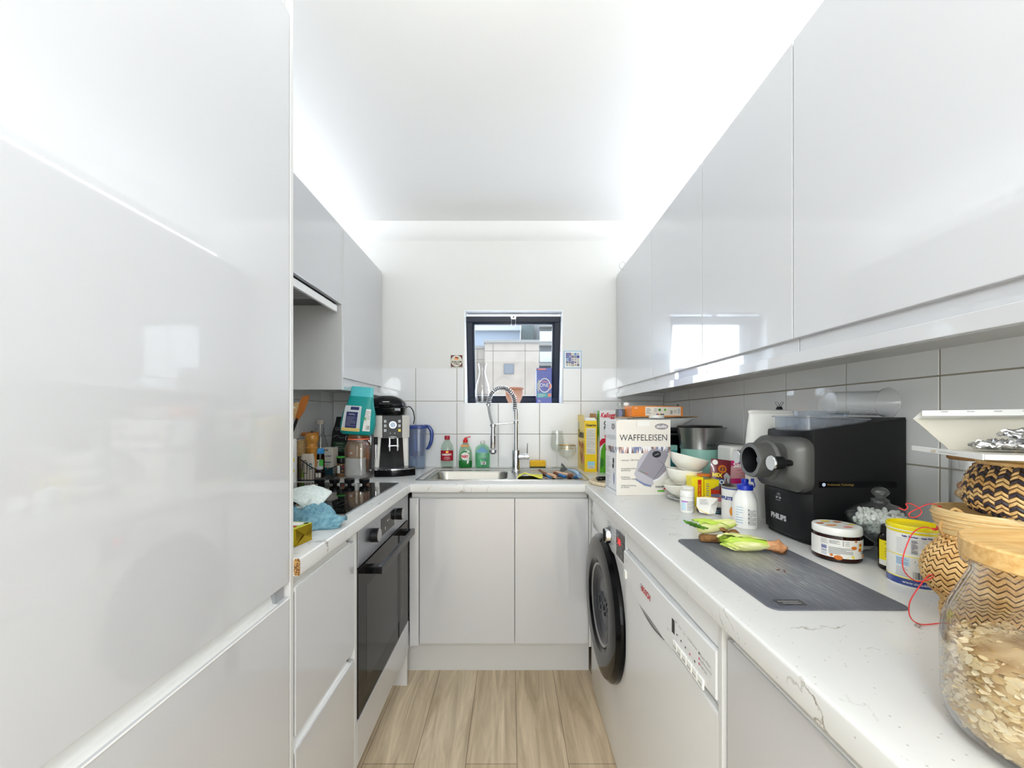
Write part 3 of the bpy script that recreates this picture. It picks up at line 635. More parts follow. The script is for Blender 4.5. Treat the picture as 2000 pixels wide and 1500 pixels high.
q.rect(WM, .475, .015, .567, .098, 'gloss_black', .0030); q.text('5:00', .030, WM, 'red_led', x=.512, y=.066, w=.7, t=.0042)
for k in range(6): q.text('\u2022', .012, WM, 'mark_lgrey', x=.486, y=.088-.011*k, t=.0042)
for k in range(6): q.rect(WM, .535+.011*(k % 2), .028+.02*(k//2), .542+.011*(k % 2), .032+.02*(k//2), 'mark_grey', .0042)
q.lines(WM, .345, .02, .40, .10, 9, 'mark_grey', .0012, .16, 5); q.lines(WM, .43, .015, .46, .095, 7, 'mark_grey', .0012, .16, 6)
q.disc(WM, .06, .09, .011, 'mark_grey', t=-.0015); q.disc(WM, .06, .09, .008, 'appliance_white', t=-.0008); q.text('BOSCH', .014, WM, 'ink', x=.07, y=.055, t=.0003)
tp('control_panel', q)
q = P(); q.cyl((.36, 1.392, .795), (.352, 1.392, .795), .032, 'appliance_grey', 32); q.cyl((.352, 1.392, .795), (.334, 1.392, .795), .028, 'chrome', 32, r1=.025, bev=.002); q.box(.329, .336, 1.388, 1.396, .773, .818, 'gloss_black', .002); tp('knob', q)
q = P(); T = Matrix.Translation((.366, 1.50, .503)) @ Matrix.Rotation(-pi/2, 4, 'Y'); q.lathe([(.150, .012), (.152, .022), (.166, .032), (.215, .034), (.243, .028), (.256, .014), (.258, 0)], 'gloss_black', 72, T, caps=(0, 0)); dr = tp('door_ring', q)
q = P(); q.lathe([(.150, -.03), (.150, .014), (.146, .022), (.10, .004), (.05, -.02), (0, -.026)], 'porthole_glass', 56, T, caps=(0, 0)); q.lathe([(.155, .010), (.147, .024), (.139, .020), (.14, .008)], 'steel', 56, T, caps=(0, 0)); tp('door_glass', q, dr)
bpy.data.objects[-1 if False else 'door_glass'].location = (0, 0, 0)
q = P(); q.lathe([(.152, .0085), (.146, .004), (.12, .001), (0, .0008)], 'drum_dark', 48, T, caps=(0, 0))
for k in range(5): q.tube([T @ Vector((.02*k-.05+.03*sin(a*3+k), .09*sin(a+k), .0035)) for a in [x*.35 for x in range(9)]], .0035, 'steel_dark', 6, smooth=2)
tp('drum', q)
# sink
t = thing('stainless_sink', 'stainless steel sink with one bowl and a ribbed drainer at the right', 'sink', (-.03, 2.1, WZ))
def ringpts(x0, x1, y0, y1, r, z, n=5):
    return [(p[0], p[1], z) for p in rrect(x1-x0, y1-y0, r, n, (x0+x1)/2, (y0+y1)/2)]
q = P(); A = (-.454+.03, .384+.03, 1.875-2.1, 2.322-2.1)
def ins(a, d): return (a[0]+d, a[1]-d, a[2]+d, a[3]-d)
q.loft([ringpts(*A, .012, .0005), ringpts(*A, .012, .003), ringpts(*ins(A, .003), .011, .0042), ringpts(*ins(A, .012), .010, .0042), ringpts(*ins(A, .017), .02, -.0035)], 'steel_sink', caps=(0, 0))
# deck between rim and bowl
B = (-.405+.03, -.012+.03, 1.935-2.1, 2.235-2.1); I = ins(A, .017); zd = -.0035
inner = ringpts(*B, .05, zd); outer = ringpts(I[0], .012+.03, I[2], I[3], .02, zd)
q.loft([outer, inner], 'steel_sink', caps=(0, 0))
q.loft([ringpts(*B, .05, zd), ringpts(*ins(B, .006), .048, zd-.01), ringpts(*ins(B, .014), .05, -.13), ringpts(*ins(B, .04), .05, -.15)], 'steel_sink', caps=(0, 1))
nx = 2; ny = 60; x0, x1 = .012+.03, I[1]; vs = []; fs = []
for j in range(ny+1):
    y = I[2]+(I[3]-I[2])*j/ny; v = y-I[2]; z = zd+(.0045*abs(sin(pi*v/.036)) if .02 < v < .345 else 0)
    vs += [(x0, y, zd), (x0+.03, y, z), (x1-.02, y, z), (x1, y, zd)]
for j in range(ny):
    for k in range(3): a = 4*j+k; fs.append((a, a+1, a+5, a+4))
q.raw(vs, fs, 'steel_sink'); q.build('sink_body', t, smooth=50)
q = P(); q.cyl((-.18, .0, -.152), (-.18, 0, -.147), .04, 'chrome', 28); q.cyl((-.18, 0, -.148), (-.18, 0, -.145), .018, 'steel_dark', 16); q.build('drain', t)
# tap
t = thing('spring_mixer_tap', 'tall chrome mixer tap with a coiled spring hose, behind the sink', 'tap', (.034, 2.205, WZ-.001))
q = P(); q.lathe([(.026, -.002), (.026, .004), (.0215, .010), (.0205, .02), (.0205, .115), (.019, .12), (.0105, .122), (.0105, .265), (.0135, .267), (.0135, .285), (.0095, .287), (.0095, .345), (0, .346)], 'chrome', 32, c=(0, 0, 0)); q.build('column', t)
q = P(); q.cyl((.015, 0, .083), (.045, -.002, .083), .0155, 'chrome', 24, bev=.002); q.cyl((.047, -.002, .083), (.073, -.004, .083), .0165, 'chrome', 24, bev=.002); q.cyl((.062, -.003, .095), (.064, -.003, .158), .0028, 'chrome', 10); q.build('lever', t)
arc = [(-.006, 0, .34), (-.006, 0, .375)]
for k in range(1, 16):
    a = pi*k/15*.97; arc.append((-.006-.0735+.0735*cos(a), -.01*k/15, .378+.090*sin(a)))
arc.append((-.154, -.012, .372)); 
def resample(pts, n):
    pts = [Vector(p) for p in pts]; L_ = [0]
    for a, b in zip(pts, pts[1:]): L_.append(L_[-1]+(b-a).length)
    out = []
    for k in range(n+1):
        s = L_[-1]*k/n; i = max(0, min(len(pts)-2, next((i for i in range(len(L_)-1) if L_[i+1] >= s), len(pts)-2)))
        f = (s-L_[i])/max(1e-9, L_[i+1]-L_[i]); out.append(pts[i].lerp(pts[i+1], f))
    return out
c_ = resample(arc, 300); hel = []; pn = Vector((0, 1, 0))
for i, p in enumerate(c_):
    tt = (c_[min(i+1, 300)]-c_[max(i-1, 0)]).normalized(); bn = tt.cross(pn).normalized(); a = 2*pi*i/300*27
    hel.append(p+(pn*cos(a)+bn*sin(a))*.0125)
q = P(); q.tube(hel, .0026, 'chrome', 6); q.tube(c_[::6], .0085, 'steel_dark', 10); q.build('spring_hose', t)
q = P(); q.cyl((-.154, -.012, .376), (-.154, -.012, .366), .012, 'chrome', 20); q.tube([(-.154, -.012, .372), (-.150, -.012, .34), (-.142, -.012, .30), (-.131, -.012, .262)], .0072, 'appliance_grey', 10, smooth=4); q.build('hose', t)
q = P(); q.lathe([(.0125, .262), (.0145, .258), (.0145, .25), (.012, .247), (.0125, .205), (.015, .203), (.0155, .135), (.0145, .13), (.023, .122), (.0235, .108), (.019, .104), (.012, .098), (0, .098)][::-1], 'chrome', 28, c=(-.128, -.014, 0)); q.build('spray_head', t)
q = P(); q.cyl((-.12, -.013, .262), (-.01, 0, .272), .0042, 'chrome', 12); q.lathe([(.0165, .258), (.0175, .256), (.0175, .27), (.0165, .272)], 'chrome', 24, c=(-.128, -.013, -.006)); q.build('holder_arm', t)
# ------------------------------------------------------------------ left worktop clutter
T_ = thing
FY = ((1, 0, 0), (0, 0, 1))                                  # u, v of a face looking towards -y
# butter
M('butter_green', (200, 208, 50), .35)
t = T_('butter_block', 'gold foil-wrapped butter block with a green and yellow top, beside the blue cloth', 'butter', (-.548, .953, WZ), R(-11))
q = P().box(-.055, .0555, -.030, .030, 0, .041, 'gold_foil', .003)
m_ = plane((.0556, -.03, 0), (0, 1, 0), (0, 0, 1))
q.raw([(0, 0, 0), (.03, .021, .0025), (.06, 0, 0)], [(0, 1, 2)], 'gold_foil', m_); q.raw([(0, .041, 0), (.06, .041, 0), (.03, .021, .003)], [(0, 1, 2)], 'gold_foil', m_)
q.build('foil_block', t)
q = P(); q.box(-.0555, .053, -.0306, .0306, .0405, .0418, 'butter_green', .0005); q.box(-.0555, .053, -.0312, -.0300, 0.002, .041, 'butter_green')
tp_ = plane((-.055, -.03, .0418), (1, 0, 0), (0, 1, 0)); q.poly(tp_, [(.02, .01), (.10, .03), (.10, .055), (.03, .05)], 'paper'); q.disc(tp_, .09, .018, .01, 'red', .006); q.disc(tp_, .1, .05, .006, 'ink')
q.build('printed_wrapper', t)
# blue towel heap
def heap(name, cx, cy, rx, ry, h, mat, seed, fold, label, cat, p=2., nz=0):
    rr = random.Random(seed); ph = [rr.uniform(0, 6.28) for _ in range(6)]; n = 96; rings = []; m = 26
    for k in range(m+1):
        u = k/m; rad = sin(u*pi/2)**.8 if k else 0; z0 = h*(cos(u*pi/2)**.75 if u < 1 else 0)
        r = []
        for j in range(n):
            a = 2*pi*j/n; wv = 1+.13*sin(3*a+ph[0])+.07*sin(7*a+ph[1])
            fz = fold*(.5+.5*sin(9*a*.7+7*u+ph[2]))*sin(pi*min(1, u*1.1))+fold*.5*sin(34*rad*cos(a+ph[3])+ph[4])*sin(pi*u)
            r.append((cx+rx*rad*wv*cos(a), cy+ry*rad*wv*sin(a), max(.001, z0+fz*(1-.7*u))))
        rings.append(r)
    o = P().loft(rings, mat, caps=(0, 1)).build(name, smooth=70); return tag(o, label, cat)
q = P()
o = heap('blue_cloth', -.580, 1.085, .100, .064, .046, 'towel_blue', 3, .022, 'crumpled blue-grey towelling cloth heaped in front of the hob', 'cloth')
o.location = (0, 0, WZ)
flap = P(); vs = []
nu, nv = 14, 8
for s_ in (0, 1):
    for i in range(nu+1):
        for j in range(nv+1):
            u, v = i/nu, j/nv; x = -.53+.075*u; y = 1.045+.055*v+.012*u; z = .012+.020*sin(pi*v)*(1-.3*u)+.004*sin(9*u+5*v)+(.006 if s_ else -.004)
            vs.append((x-.01*abs(v-.5), y, max(.001, z)))
fs = []; N_ = (nu+1)*(nv+1)
for i in range(nu):
    for j in range(nv):
        a = i*(nv+1)+j; fs.append((a+N_, a+nv+1+N_, a+nv+2+N_, a+1+N_)); fs.append((a, a+1, a+nv+2, a+nv+1))
for i in range(nu):
    for j in (0, nv):
        a = i*(nv+1)+j; fs.append((a, a+nv+1, a+nv+1+N_, a+N_))
for j in range(nv):
    a = nu*(nv+1)+j; fs.append((a, a+1, a+1+N_, a+N_))
flap.raw(vs, fs, 'towel_blue'); o2 = flap.build('cloth_corner', o, smooth=80)
# pale oven mitt / pad
def slab(fn, nu, nv, th, mat, mat2=None):
    """closed sheet: fn(u,v) -> point, thickness along z"""
    q = P(); top = [[Vector(fn(i/nu, j/nv)) for j in range(nv+1)] for i in range(nu+1)]
    vs = [tuple(p+Vector((0, 0, th))) for r in top for p in r]+[tuple(p) for r in top for p in r]; N_ = (nu+1)*(nv+1); W_ = nv+1; fs = []; fb = []
    for i in range(nu):
        for j in range(nv):
            a = i*W_+j; fs.append((a, a+W_, a+W_+1, a+1)); fb.append((a+N_, a+1+N_, a+W_+1+N_, a+W_+N_))
    for i in range(nu):
        for j, d in ((0, 0), (nv, 1)):
            a = i*W_+j; f = (a, a+N_, a+W_+N_, a+W_); fs.append(f if not d else f[::-1])
    for j in range(nv):
        for i, d in ((0, 1), (nu, 0)):
            a = i*W_+j; f = (a, a+N_, a+1+N_, a+1); fs.append(f if not d else f[::-1])
    b0 = len(q.v); q.raw(vs, fs, mat)
    i2 = q.mi(mat2 or mat)
    for f in fb: q.f.append(tuple(b0+k for k in f)); q.m.append(i2)
    return q
def mitt(u, v):
    x = -.655+.112*u; y = 1.075+.13*v; r = .035
    z = .058+.026*sin(pi*v*.9)-.030*max(0, u-.55)*2*(1-v)+.012*sin(pi*u)
    if u > .8: x -= .03*((v-.5)*2)**4
    return (x+.012*sin(pi*v), y+.012*u, z)
o = slab(mitt, 22, 14, .006, 'towel_pale').build('oven_pad', smooth=80); o.location = (0, 0, WZ); tag(o, 'pale quilted oven pad lying curved over the blue cloth', 'oven pad')
q = P().tube([(-.655, 1.078, .070), (-.64, 1.13, .092), (-.645, 1.20, .072)], .003, 'towel_pale', 6, smooth=4); o2 = q.build('binding', o)
t = T_('kitchen_tongs', 'white-tipped black utensil lying beyond the pale oven pad', 'utensil', (-.70, 1.30, WZ+.0065))
q = P(); q.tube([(-.06, -.08, .012), (-.01, -.02, .013), (.015, .05, .04)], .007, 'plastic_black', 10, smooth=3); q.build('handle', t); q = P().ball((.018, .062, .05), .013, 'plastic_white', 14); q.build('tip', t)
# crock and utensils
t = T_('utensil_crock', 'dark utensil crock in the corner beside the tall housing', 'crock', (-1.048, 1.738, WZ)); P().lathe([(.034, 0), (.036, .004), (.037, .13), (.034, .13), (.033, .008), (0, .008)], 'matt_black', 28).build('body', t)
def utensil(name, base, tip, wd, hl, mat, label, hole=False, dark=.0):
    b0, t0 = Vector(base), Vector(tip); d = t0-b0; L = d.length; z = d.normalized(); x = Vector((1, 0, 0)); y = z.cross(x).normalized(); x = y.cross(z)
    T = Matrix.Translation(b0) @ Matrix((x, y, z)).transposed().to_4x4()
    t = T_(name, label, 'utensil'); q = P()
    prof = [(.006, 0), (.006, L*.25), (.0055, L-hl)]; q.cyl((0, 0, 0), (0, 0, L-hl+.01), .0062, 'plastic_black' if dark else mat, 12, mp=T); q.build('handle', t)
    q = P(); sh = [(-.006, L-hl), (.006, L-hl), (wd/2, L-hl*.6), (wd/2, L-.012), (wd*.35, L), (-wd*.42, L-.01), (-wd/2, L-.03), (-wd/2, L-hl*.6)]
    q.prism(sh, -.003, .003, mat, T @ Matrix(((1, 0, 0, 0), (0, 0, 1, 0), (0, 1, 0, 0), (0, 0, 0, 1))), bev=.0015)
    if hole: q.cyl((0, -.0036, L-.028), (0, .0036, L-.028), .005, 'lip_white', 14, mp=T)
    q.build('blade', t); return t
utensil('spatula', (-1.048, 1.735, .925), (-.962, 1.86, 1.318), .036, .13, 'wood_orange', 'orange-brown wooden spatula standing tallest in the utensil crock', dark=1)
utensil('wooden_spoon', (-1.04, 1.73, .925), (-.978, 1.80, 1.283), .030, .11, 'beech', 'pale wooden spoon with a hole, left of the orange spatula', True, dark=1)
utensil('wooden_fork', (-1.06, 1.73, .925), (-.995, 1.78, 1.245), .022, .1, 'beech', 'short pale wooden utensil leaning lowest in the utensil crock')
# spray can (fruit print)
M('fruit_orange', (236, 150, 50), .4); M('fruit_yellow', (240, 216, 60), .4); M('fruit_pink', (196, 70, 140), .4); M('fruit_green', (120, 150, 60), .4)
t = T_('printed_can', 'slim white can with a fruit print, at the left edge of the wire basket', 'can', (-1.022, 1.815, WZ))
q = P().lathe([(.032, 0), (.034, .004), (.034, .195), (.03, .203), (.02, .206), (.0, .207)], 'paper', 32)
m_ = wrap(.0342, R(25)); q.disc(m_, .01, .135, .014, 'fruit_orange', .012); q.rect(m_, -.02, .098, .028, .116, 'fruit_yellow'); q.disc(m_, .008, .072, .012, 'fruit_pink', .014); q.disc(m_, .004, .04, .014, 'fruit_green', .02); q.disc(m_, .018, .056, .010, 'fruit_yellow')
q.build('body', t)
# salt and pepper
t = T_('pepper_mill', 'turned honey-coloured wooden pepper mill with a round knob head', 'pepper mill', (-.972, 1.93, WZ+.0045))
q = P().lathe([(.027, 0), (.028, .01), (.024, .05), (.022, .10), (.024, .138), (.0285, .146), (.0285, .150), (.0235, .154)], 'pepper_wood', 32); q.build('body', t)
q = P().lathe([(.0235, .154), (.0245, .162), (.023, .168), (.030, .182), (.0325, .196), (.030, .210), (.020, .219), (.0, .221)], 'pepper_wood', 32); q.build('head', t)
q = P().lathe([(.004, .221), (.007, .226), (.004, .231), (0, .232)], 'steel_dark', 16); q.build('nut', t)
t = T_('wooden_canister', 'plain rounded pale wooden canister left of the pepper mill', 'canister', (-1.036, 1.965, WZ))
P().lathe([(.026, 0), (.028, .004), (.028, .17), (.025, .184), (.016, .19), (0, .191)], 'beech', 28).build('body', t)
t = T_('masher', 'kitchen masher with an orange wooden handle lying level above the pale canister', 'masher', (-1.030, 2.03, WZ))
q = P(); q.cyl((-.046, 0, .214), (.042, .0, .219), .0095, 'wood_orange', 16, r1=.0085, bev=.003); q.ball((0, 0, .2165), .0115, 'wood_orange', 16, (2.6, 1, 1)); q.build('handle', t)
q = P(); q.tube([(-.02, 0, .205), (-.024, 0, .12), (-.024, 0, .006), (.024, 0, .006), (.024, 0, .12), (.02, 0, .205)], .0022, 'steel_dark', 8, smooth=4); q.build('wire', t)
# wire basket
t = T_('wire_basket', 'black wire spice basket with a dipping front rim, beside the hob', 'basket', (-.94, 1.99, WZ))
x0, x1, y0, y1 = -.060, .060, -.132, .13
def rimz(u): return .045+.068*(1-u)**1.6
q = P(); q.tube([(x0, y0, .003), (x1, y0, .003), (x1, y1, .003), (x0, y1, .003)], .002, 'matt_black', 6, closed=True)
front_r = [(x0+(x1-x0)*k/12, y0, rimz(k/12)) for k in range(13)]; side_r = [(x1, y0+(y1-y0)*k/12, .045+.02*k/12) for k in range(13)]
q.tube(front_r+side_r[1:]+[(x0, y1, .11), (x0, y0, rimz(0))], .0021, 'matt_black', 6); q.tube([(x0, y0, 0), (x0, y0, .118)], .003, 'matt_black', 8); q.build('rim', t)
q = P()
for k in range(1, 9): q.cyl((x0+(x1-x0)*k/9, y0, .003), (x0+(x1-x0)*k/9, y0, rimz(k/9)), .0012, 'matt_black', 6)
for k in range(1, 19): q.cyl((x1, y0+(y1-y0)*k/19, .003), (x1, y0+(y1-y0)*k/19, .045+.02*k/19), .0012, 'matt_black', 6); q.cyl((x0, y0+(y1-y0)*k/19, .003), (x0, y0+(y1-y0)*k/19, .11), .0012, 'matt_black', 6)
for k in range(1, 7): q.cyl((x0+(x1-x0)*k/7, y0, .003), (x0+(x1-x0)*k/7, y1, .003), .0012, 'matt_black', 6)
for k in range(9): q.cyl((x0+(x1-x0)*k/9, y1, .003), (x0+(x1-x0)*k/9, y1, .1), .0012, 'matt_black', 6)
q.build('wires', t)
# contents
M('pack_beige', (206, 196, 182), .6); M('pink_pale', (214, 170, 170), .5); M('green_label', (70, 180, 70), .5); M('blue_lid', (70, 160, 226), .4); M('teal_dark', (24, 96, 112), .5); M('purple_ink', (88, 60, 120), .6)
t = T_('crispbread_pack', 'open whitish plastic food pack in the front of the wire basket', 'food pack', (-.967, 1.882, WZ+.005))
q = P().oval([(.030, .013, 0), (.031, .014, .004), (.031, .014, .085), (.029, .012, .105), (.026, .008, .122)], 'pack_beige', 28, 4); f = plane((-.03, -.0145, 0), *FY)
q.poly(f, [(.012, .03), (.034, .03), (.036, .075), (.028, .094), (.014, .09), (.010, .07)], 'ink'); q.poly(f, [(.014, .033), (.032, .033), (.033, .072), (.027, .09), (.016, .087)], 'pack_beige', .001); q.rect(f, .044, .05, .056, .078, 'teal_dark'); q.rect(f, .005, .01, .02, .05, 'fruit_green'); q.rect(f, .047, .055, .053, .072, 'paper', .001)
q.build('pack', t)
t = T_('spice_jar', 'brown spice jar with a bright blue lid, standing in the wire basket', 'jar', (-.945, 1.955, WZ+.005))
q = P().lathe([(.020, 0), (.0215, .004), (.0215, .095), (.0195, .112), (.0185, .118)], ['amber_glass']*4, 28, caps=(1, 0)); q.lathe([(.0195, .003), (.0195, .06), (0, .06)], 'bread_brown', 20); m_ = wrap(.0218); q.rect(m_, -.018, .05, .006, .088, 'paper'); q.bars(m_, -.010, .055, .002, .084, 8, t=.0009, horiz=True); q.rect(m_, .007, .05, .026, .088, 'green_label'); q.rect(m_, -.03, .05, -.018, .088, 'pink_pale'); q.build('body', t)
P().lathe([(.0195, .116), (.0205, .118), (.020, .138), (.017, .142), (0, .142)], 'blue_lid', 28).build('lid', t)
t = T_('small_jar', 'small jar of brown spice lowest in the front of the wire basket', 'jar', (-.914, 1.888, WZ+.005))
q = P().lathe([(.016, 0), (.017, .003), (.017, .04), (.014, .048)], 'amber_glass', 24); q.rect(wrap(.0173), -.015, .01, .015, .032, 'paper_warm'); q.build('body', t); P().lathe([(.0155, .048), (.016, .049), (.016, .060), (.014, .062), (0, .062)], 'mark_lgrey', 24).build('lid', t)
t = T_('tea_carton', 'tall cream carton with violet lettering at the back of the wire basket', 'carton', (-.950, 2.075, WZ+.005), R(-6))
q = P().box(-.030, .031, -.025, .025, 0, .139, 'paper_warm', .0012); f = plane((-.030, -.0252, 0), *FY)
q.rect(f, 0, 0, .061, .035, 'teal_dark'); q.text('SOLVENT', .0115, f, 'purple_ink', x=.03, y=.094, bold=.0004); q.text('QUTE', .011, f, 'ink', x=.02, y=.125, bold=.0006); q.rect(f, .012, .060, .050, .065, 'teal_dark'); q.lines(f, .018, .04, .045, .056, 3, 'mark_grey'); q.disc(f, .034, .033, .004, 'fruit_orange', t=.001)
q.build('box', t)
t = T_('spice_jar', 'glass spice jar with a green-rimmed black lid, standing right of the wire basket', 'jar', (-.852, 1.985, WZ))
q = P().lathe([(.019, 0), (.0205, .004), (.0205, .012), (.019, .02), (.0195, .062), (.018, .072)], 'clear_thin', 28, caps=(1, 0)); q.lathe([(.0182, .002), (.0182, .068), (0, .068)], 'bread_brown', 24); m_ = wrap(.0200); q.rect(m_, -.018, .022, .002, .060, 'paper'); q.rect(m_, .002, .022, .024, .060, 'ink'); q.disc(m_, .014, .034, .006, 'bread_brown', t=.001); q.disc(m_, .016, .052, .004, 'red', t=.001); q.build('body', t)
q = P().lathe([(.0195, .070), (.0205, .072), (.0205, .096), (.019, .099)], 'plastic_black', 28); q.lathe([(.0212, .098), (.0225, .1), (.0225, .103), (.02, .105), (0, .105)], 'green_label', 28); q.build('lid', t)
# swing top bottle
t = T_('swing_top_bottle', 'clear swing-top glass bottle against the left wall tiles', 'bottle', (-1.030, 2.135, WZ))
q = P().lathe([(.040, 0), (.043, .006), (.043, .12), (.040, .15), (.026, .20), (.019, .225), (.017, .250), (.0185, .252), (.0185, .262), (.0165, .263), (.0155, .26), (.0155, .235), (.024, .20), (.038, .15), (.041, .12), (.041, .010), (0, .008)], 'clear_glass', 36, caps=(1, 0)); q.build('body', t)
P().lathe([(.0195, .264), (.021, .268), (.021, .28), (.018, .287), (0, .288)], 'pack_beige', 24).build('stopper', t)
q = P()
for s_ in (-1, 1): q.tube([(s_*.020, 0, .236), (s_*.026, .0, .25), (s_*.024, 0, .276), (s_*.018, 0, .276)], .0014, 'steel_dark', 6, smooth=3); q.tube([(s_*.020, 0, .24), (s_*.024, -.012, .225), (s_*.02, -.024, .21), (0, -.034, .200)], .0014, 'steel_dark', 6, smooth=3)
q.build('bail', t)
# black coffee bag
M('bag_black', (28, 28, 31), .45, bump=(30, .3)); M('green_dark', (38, 78, 48), .6)
t = T_('coffee_bag', 'black pouch bag with a dark green label behind the clip-top jar', 'bag', (-.955, 2.27, WZ))
q = P().oval([(.075, .035, 0), (.078, .04, .01), (.074, .038, .12), (.066, .030, .22), (.050, .014, .275), (.046, .006, .305)], 'bag_black', 36, 3.2); f = plane((-.075, -.0405, 0), *FY)
q.rect(f, .03, .105, .098, .165, 'green_dark'); q.text('TEATEA', .012, f, 'mark_lgrey', x=.064, y=.152); q.lines(f, .04, .112, .09, .142, 3, 'mark_grey'); q.text('GOTI', .026, plane((-.068, -.0375, 0), *FY), 'mark_grey', x=.062, y=.235)
f2 = plane((-.075, -.039, 0), *FY); q.tube([f2(*p) for p in [(.03, .19, .002), (.045, .2, .002), (.06, .195, .002), (.07, .185, .002), (.09, .188, .002)]], .001, 'mark_lgrey', 5, smooth=4)
q.build('pouch', t)
# orange snack bag
M('snack_orange', (206, 112, 30), .35, bump=(40, .4)); M('snack_blue', (120, 150, 180), .4); M('rust', (132, 66, 40), .45, bump=(60, .5))
t = T_('snack_bag', 'shiny orange and brown snack bag behind the clip-top jar', 'bag', (-.842, 2.19, WZ))
q = P().oval([(.056, .02, 0), (.060, .03, .01), (.062, .032, .07)], 'rust', 32, 2.8, caps=(1, 0)); q.oval([(.062, .032, .07), (.062, .030, .15), (.056, .016, .19), (.054, .004, .205)], 'snack_orange', 32, 2.8, caps=(0, 1)); f = plane((-.06, -.0325, 0), *FY)
q.poly(f, [(.04, .09), (.08, .085), (.084, .14), (.06, .155), (.045, .145)], 'snack_blue'); q.disc(f, .062, .14, .016, 'fruit_yellow', .008, t=.001); q.disc(f, .03, .085, .012, 'paper_warm', .008); q.disc(f, .03, .085, .008, 'red', .005, t=.001); q.build('pouch', t)
# items behind jar
t = T_('white_carton', 'plain white carton seen through the clip-top jar', 'carton', (-.812, 2.065, WZ)); q = P().box(-.045, .045, -.03, .03, 0, .088, 'paper', .002); q.build('box', t)
t = T_('kraft_pack', 'crumpled brown paper pack resting on the white carton behind the jar', 'pack', (-.806, 2.062, WZ+.0885))
q = P().oval([(.038, .024, 0), (.041, .028, .006), (.040, .026, .05), (.030, .016, .088), (.027, .006, .094)], 'kraft', 26, 3); q.disc(plane((-.04, -.0285, 0), *FY), .025, .028, .014, 'snack_orange'); q.disc(plane((-.04, -.0285, 0), *FY), .025, .028, .008, 'paper_warm', t=.001); q.build('pack', t)
# clip-top jar
M('orange_seal', (236, 120, 84), .5)
t = T_('clip_top_jar', 'large empty glass clip-top jar with an orange rubber seal, behind the hob', 'jar', (-.751, 1.955, WZ))
pr = [(.054, .054, 0), (.062, .062, .006), (.0625, .0625, .15), (.057, .057, .172), (.049, .049, .184), (.050, .050, .192), (.047, .047, .192), (.046, .046, .184), (.055, .055, .170), (.059, .059, .15), (.059, .059, .012), (.05, .05, .008)]
P().oval(pr, 'clear_glass', 40, 2.7, caps=(1, 1)).build('body', t)
P().lathe([(.046, .192), (.0525, .192), (.0525, .198), (.046, .198)], 'orange_seal', 40).build('seal', t)
P().lathe([(.051, .198), (.053, .200), (.053, .207), (.045, .213), (.030, .2145), (0, .2145)], 'clear_glass', 40).build('lid', t)
q = P(); q.lathe([(.0515, .184), (.053, .186), (.0515, .188)], 'chrome', 40, caps=(0, 0))
q.tube([(-.052, -.01, .187), (-.062, -.008, .192), (-.060, -.006, .208), (-.045, -.004, .212)], .0015, 'chrome', 6, smooth=3); q.tube([(.052, -.012, .187), (.063, -.012, .18), (.064, -.012, .20), (.058, -.010, .214), (.04, -.008, .2155)], .0018, 'chrome', 6, smooth=3); q.tube([(.062, -.014, .2), (.064, -.014, .165)], .0018, 'chrome', 6); q.build('clip', t)
# teal bag on the jar
M('bag_teal', (22, 150, 146), .28, bump=(22, .5)); M('bag_navy', (38, 42, 96), .4); M('pasta_yellow', (226, 200, 120), .5); M('bag_teal_light', (80, 190, 196), .28, bump=(18, .5)); M('clear_film', (208, 214, 216), .25, bump=(24, .6))
t = T_('teal_food_bag', 'open teal plastic food bag with navy label standing on the clip-top jar', 'bag', (-.757, 1.945, WZ+.2155), 0); t.rotation_euler = (0, R(4), R(4))
k_ = [(.066, .030, .001), (.078, .036, .01), (.083, .038, .05), (.078, .036, .105), (.064, .028, .15), (.057, .012, .19), (.053, .005, .238)]
q = P(); q.oval([(a, b, z, .02*z/.24*.6, 0) for a, b, z in k_], ['bag_teal', 'bag_teal', 'bag_teal', 'bag_teal', 'bag_teal', 'bag_teal_light'], 44, 3.0)
def bagf(x, y, z=0):
    u = (y-.01)/.14; hw_ = .083-.012*max(0, u-.3); return Vector((x+.012*y/.24, -(.0385-.0035*abs(u-.3)-.0075*max(0, (u-.68))/.32)-z+(.012*(abs(x)/.083)**3.5), y))
def bsheet(x0_, y0_, x1_, y1_, mat, t_=.001, n=8, m=6, taper=0):
    vs = [(x0_+(x1_-x0_)*i/n+(taper*(j/m) if i < n/2 else -taper*(j/m)), y0_+(y1_-y0_)*j/m, t_) for i in range(n+1) for j in range(m+1)]
    q.raw(vs, [(i*(m+1)+j, (i+1)*(m+1)+j, (i+1)*(m+1)+j+1, i*(m+1)+j+1) for i in range(n) for j in range(m)], mat, bagf)
bsheet(-.068, .018, .022, .142, 'clear_film', .0012, taper=.006); bsheet(-.066, .018, .020, .034, 'pasta_yellow', .0018); bsheet(-.050, .034, .004, .112, 'bag_navy', .0022); bsheet(-.034, .122, .006, .137, 'bag_navy', .0022)
bsheet(.034, .022, .068, .130, 'paper', .0014, taper=.006); q.lines(bagf, .038, .07, .062, .122, 7, 'mark_grey', .0022); q.disc(bagf, .041, .082, .005, 'green_label', t=.0024); q.bars(bagf, .05, .03, .064, .05, 7, t=.0022); q.lines(bagf, -.045, .042, -.002, .090, 8, 'mark_lgrey', .003, .16); q.text('ROYAL', .009, bagf, 'paper', x=-.023, y=.1, t=.0032)
q.build('bag', t, smooth=60)
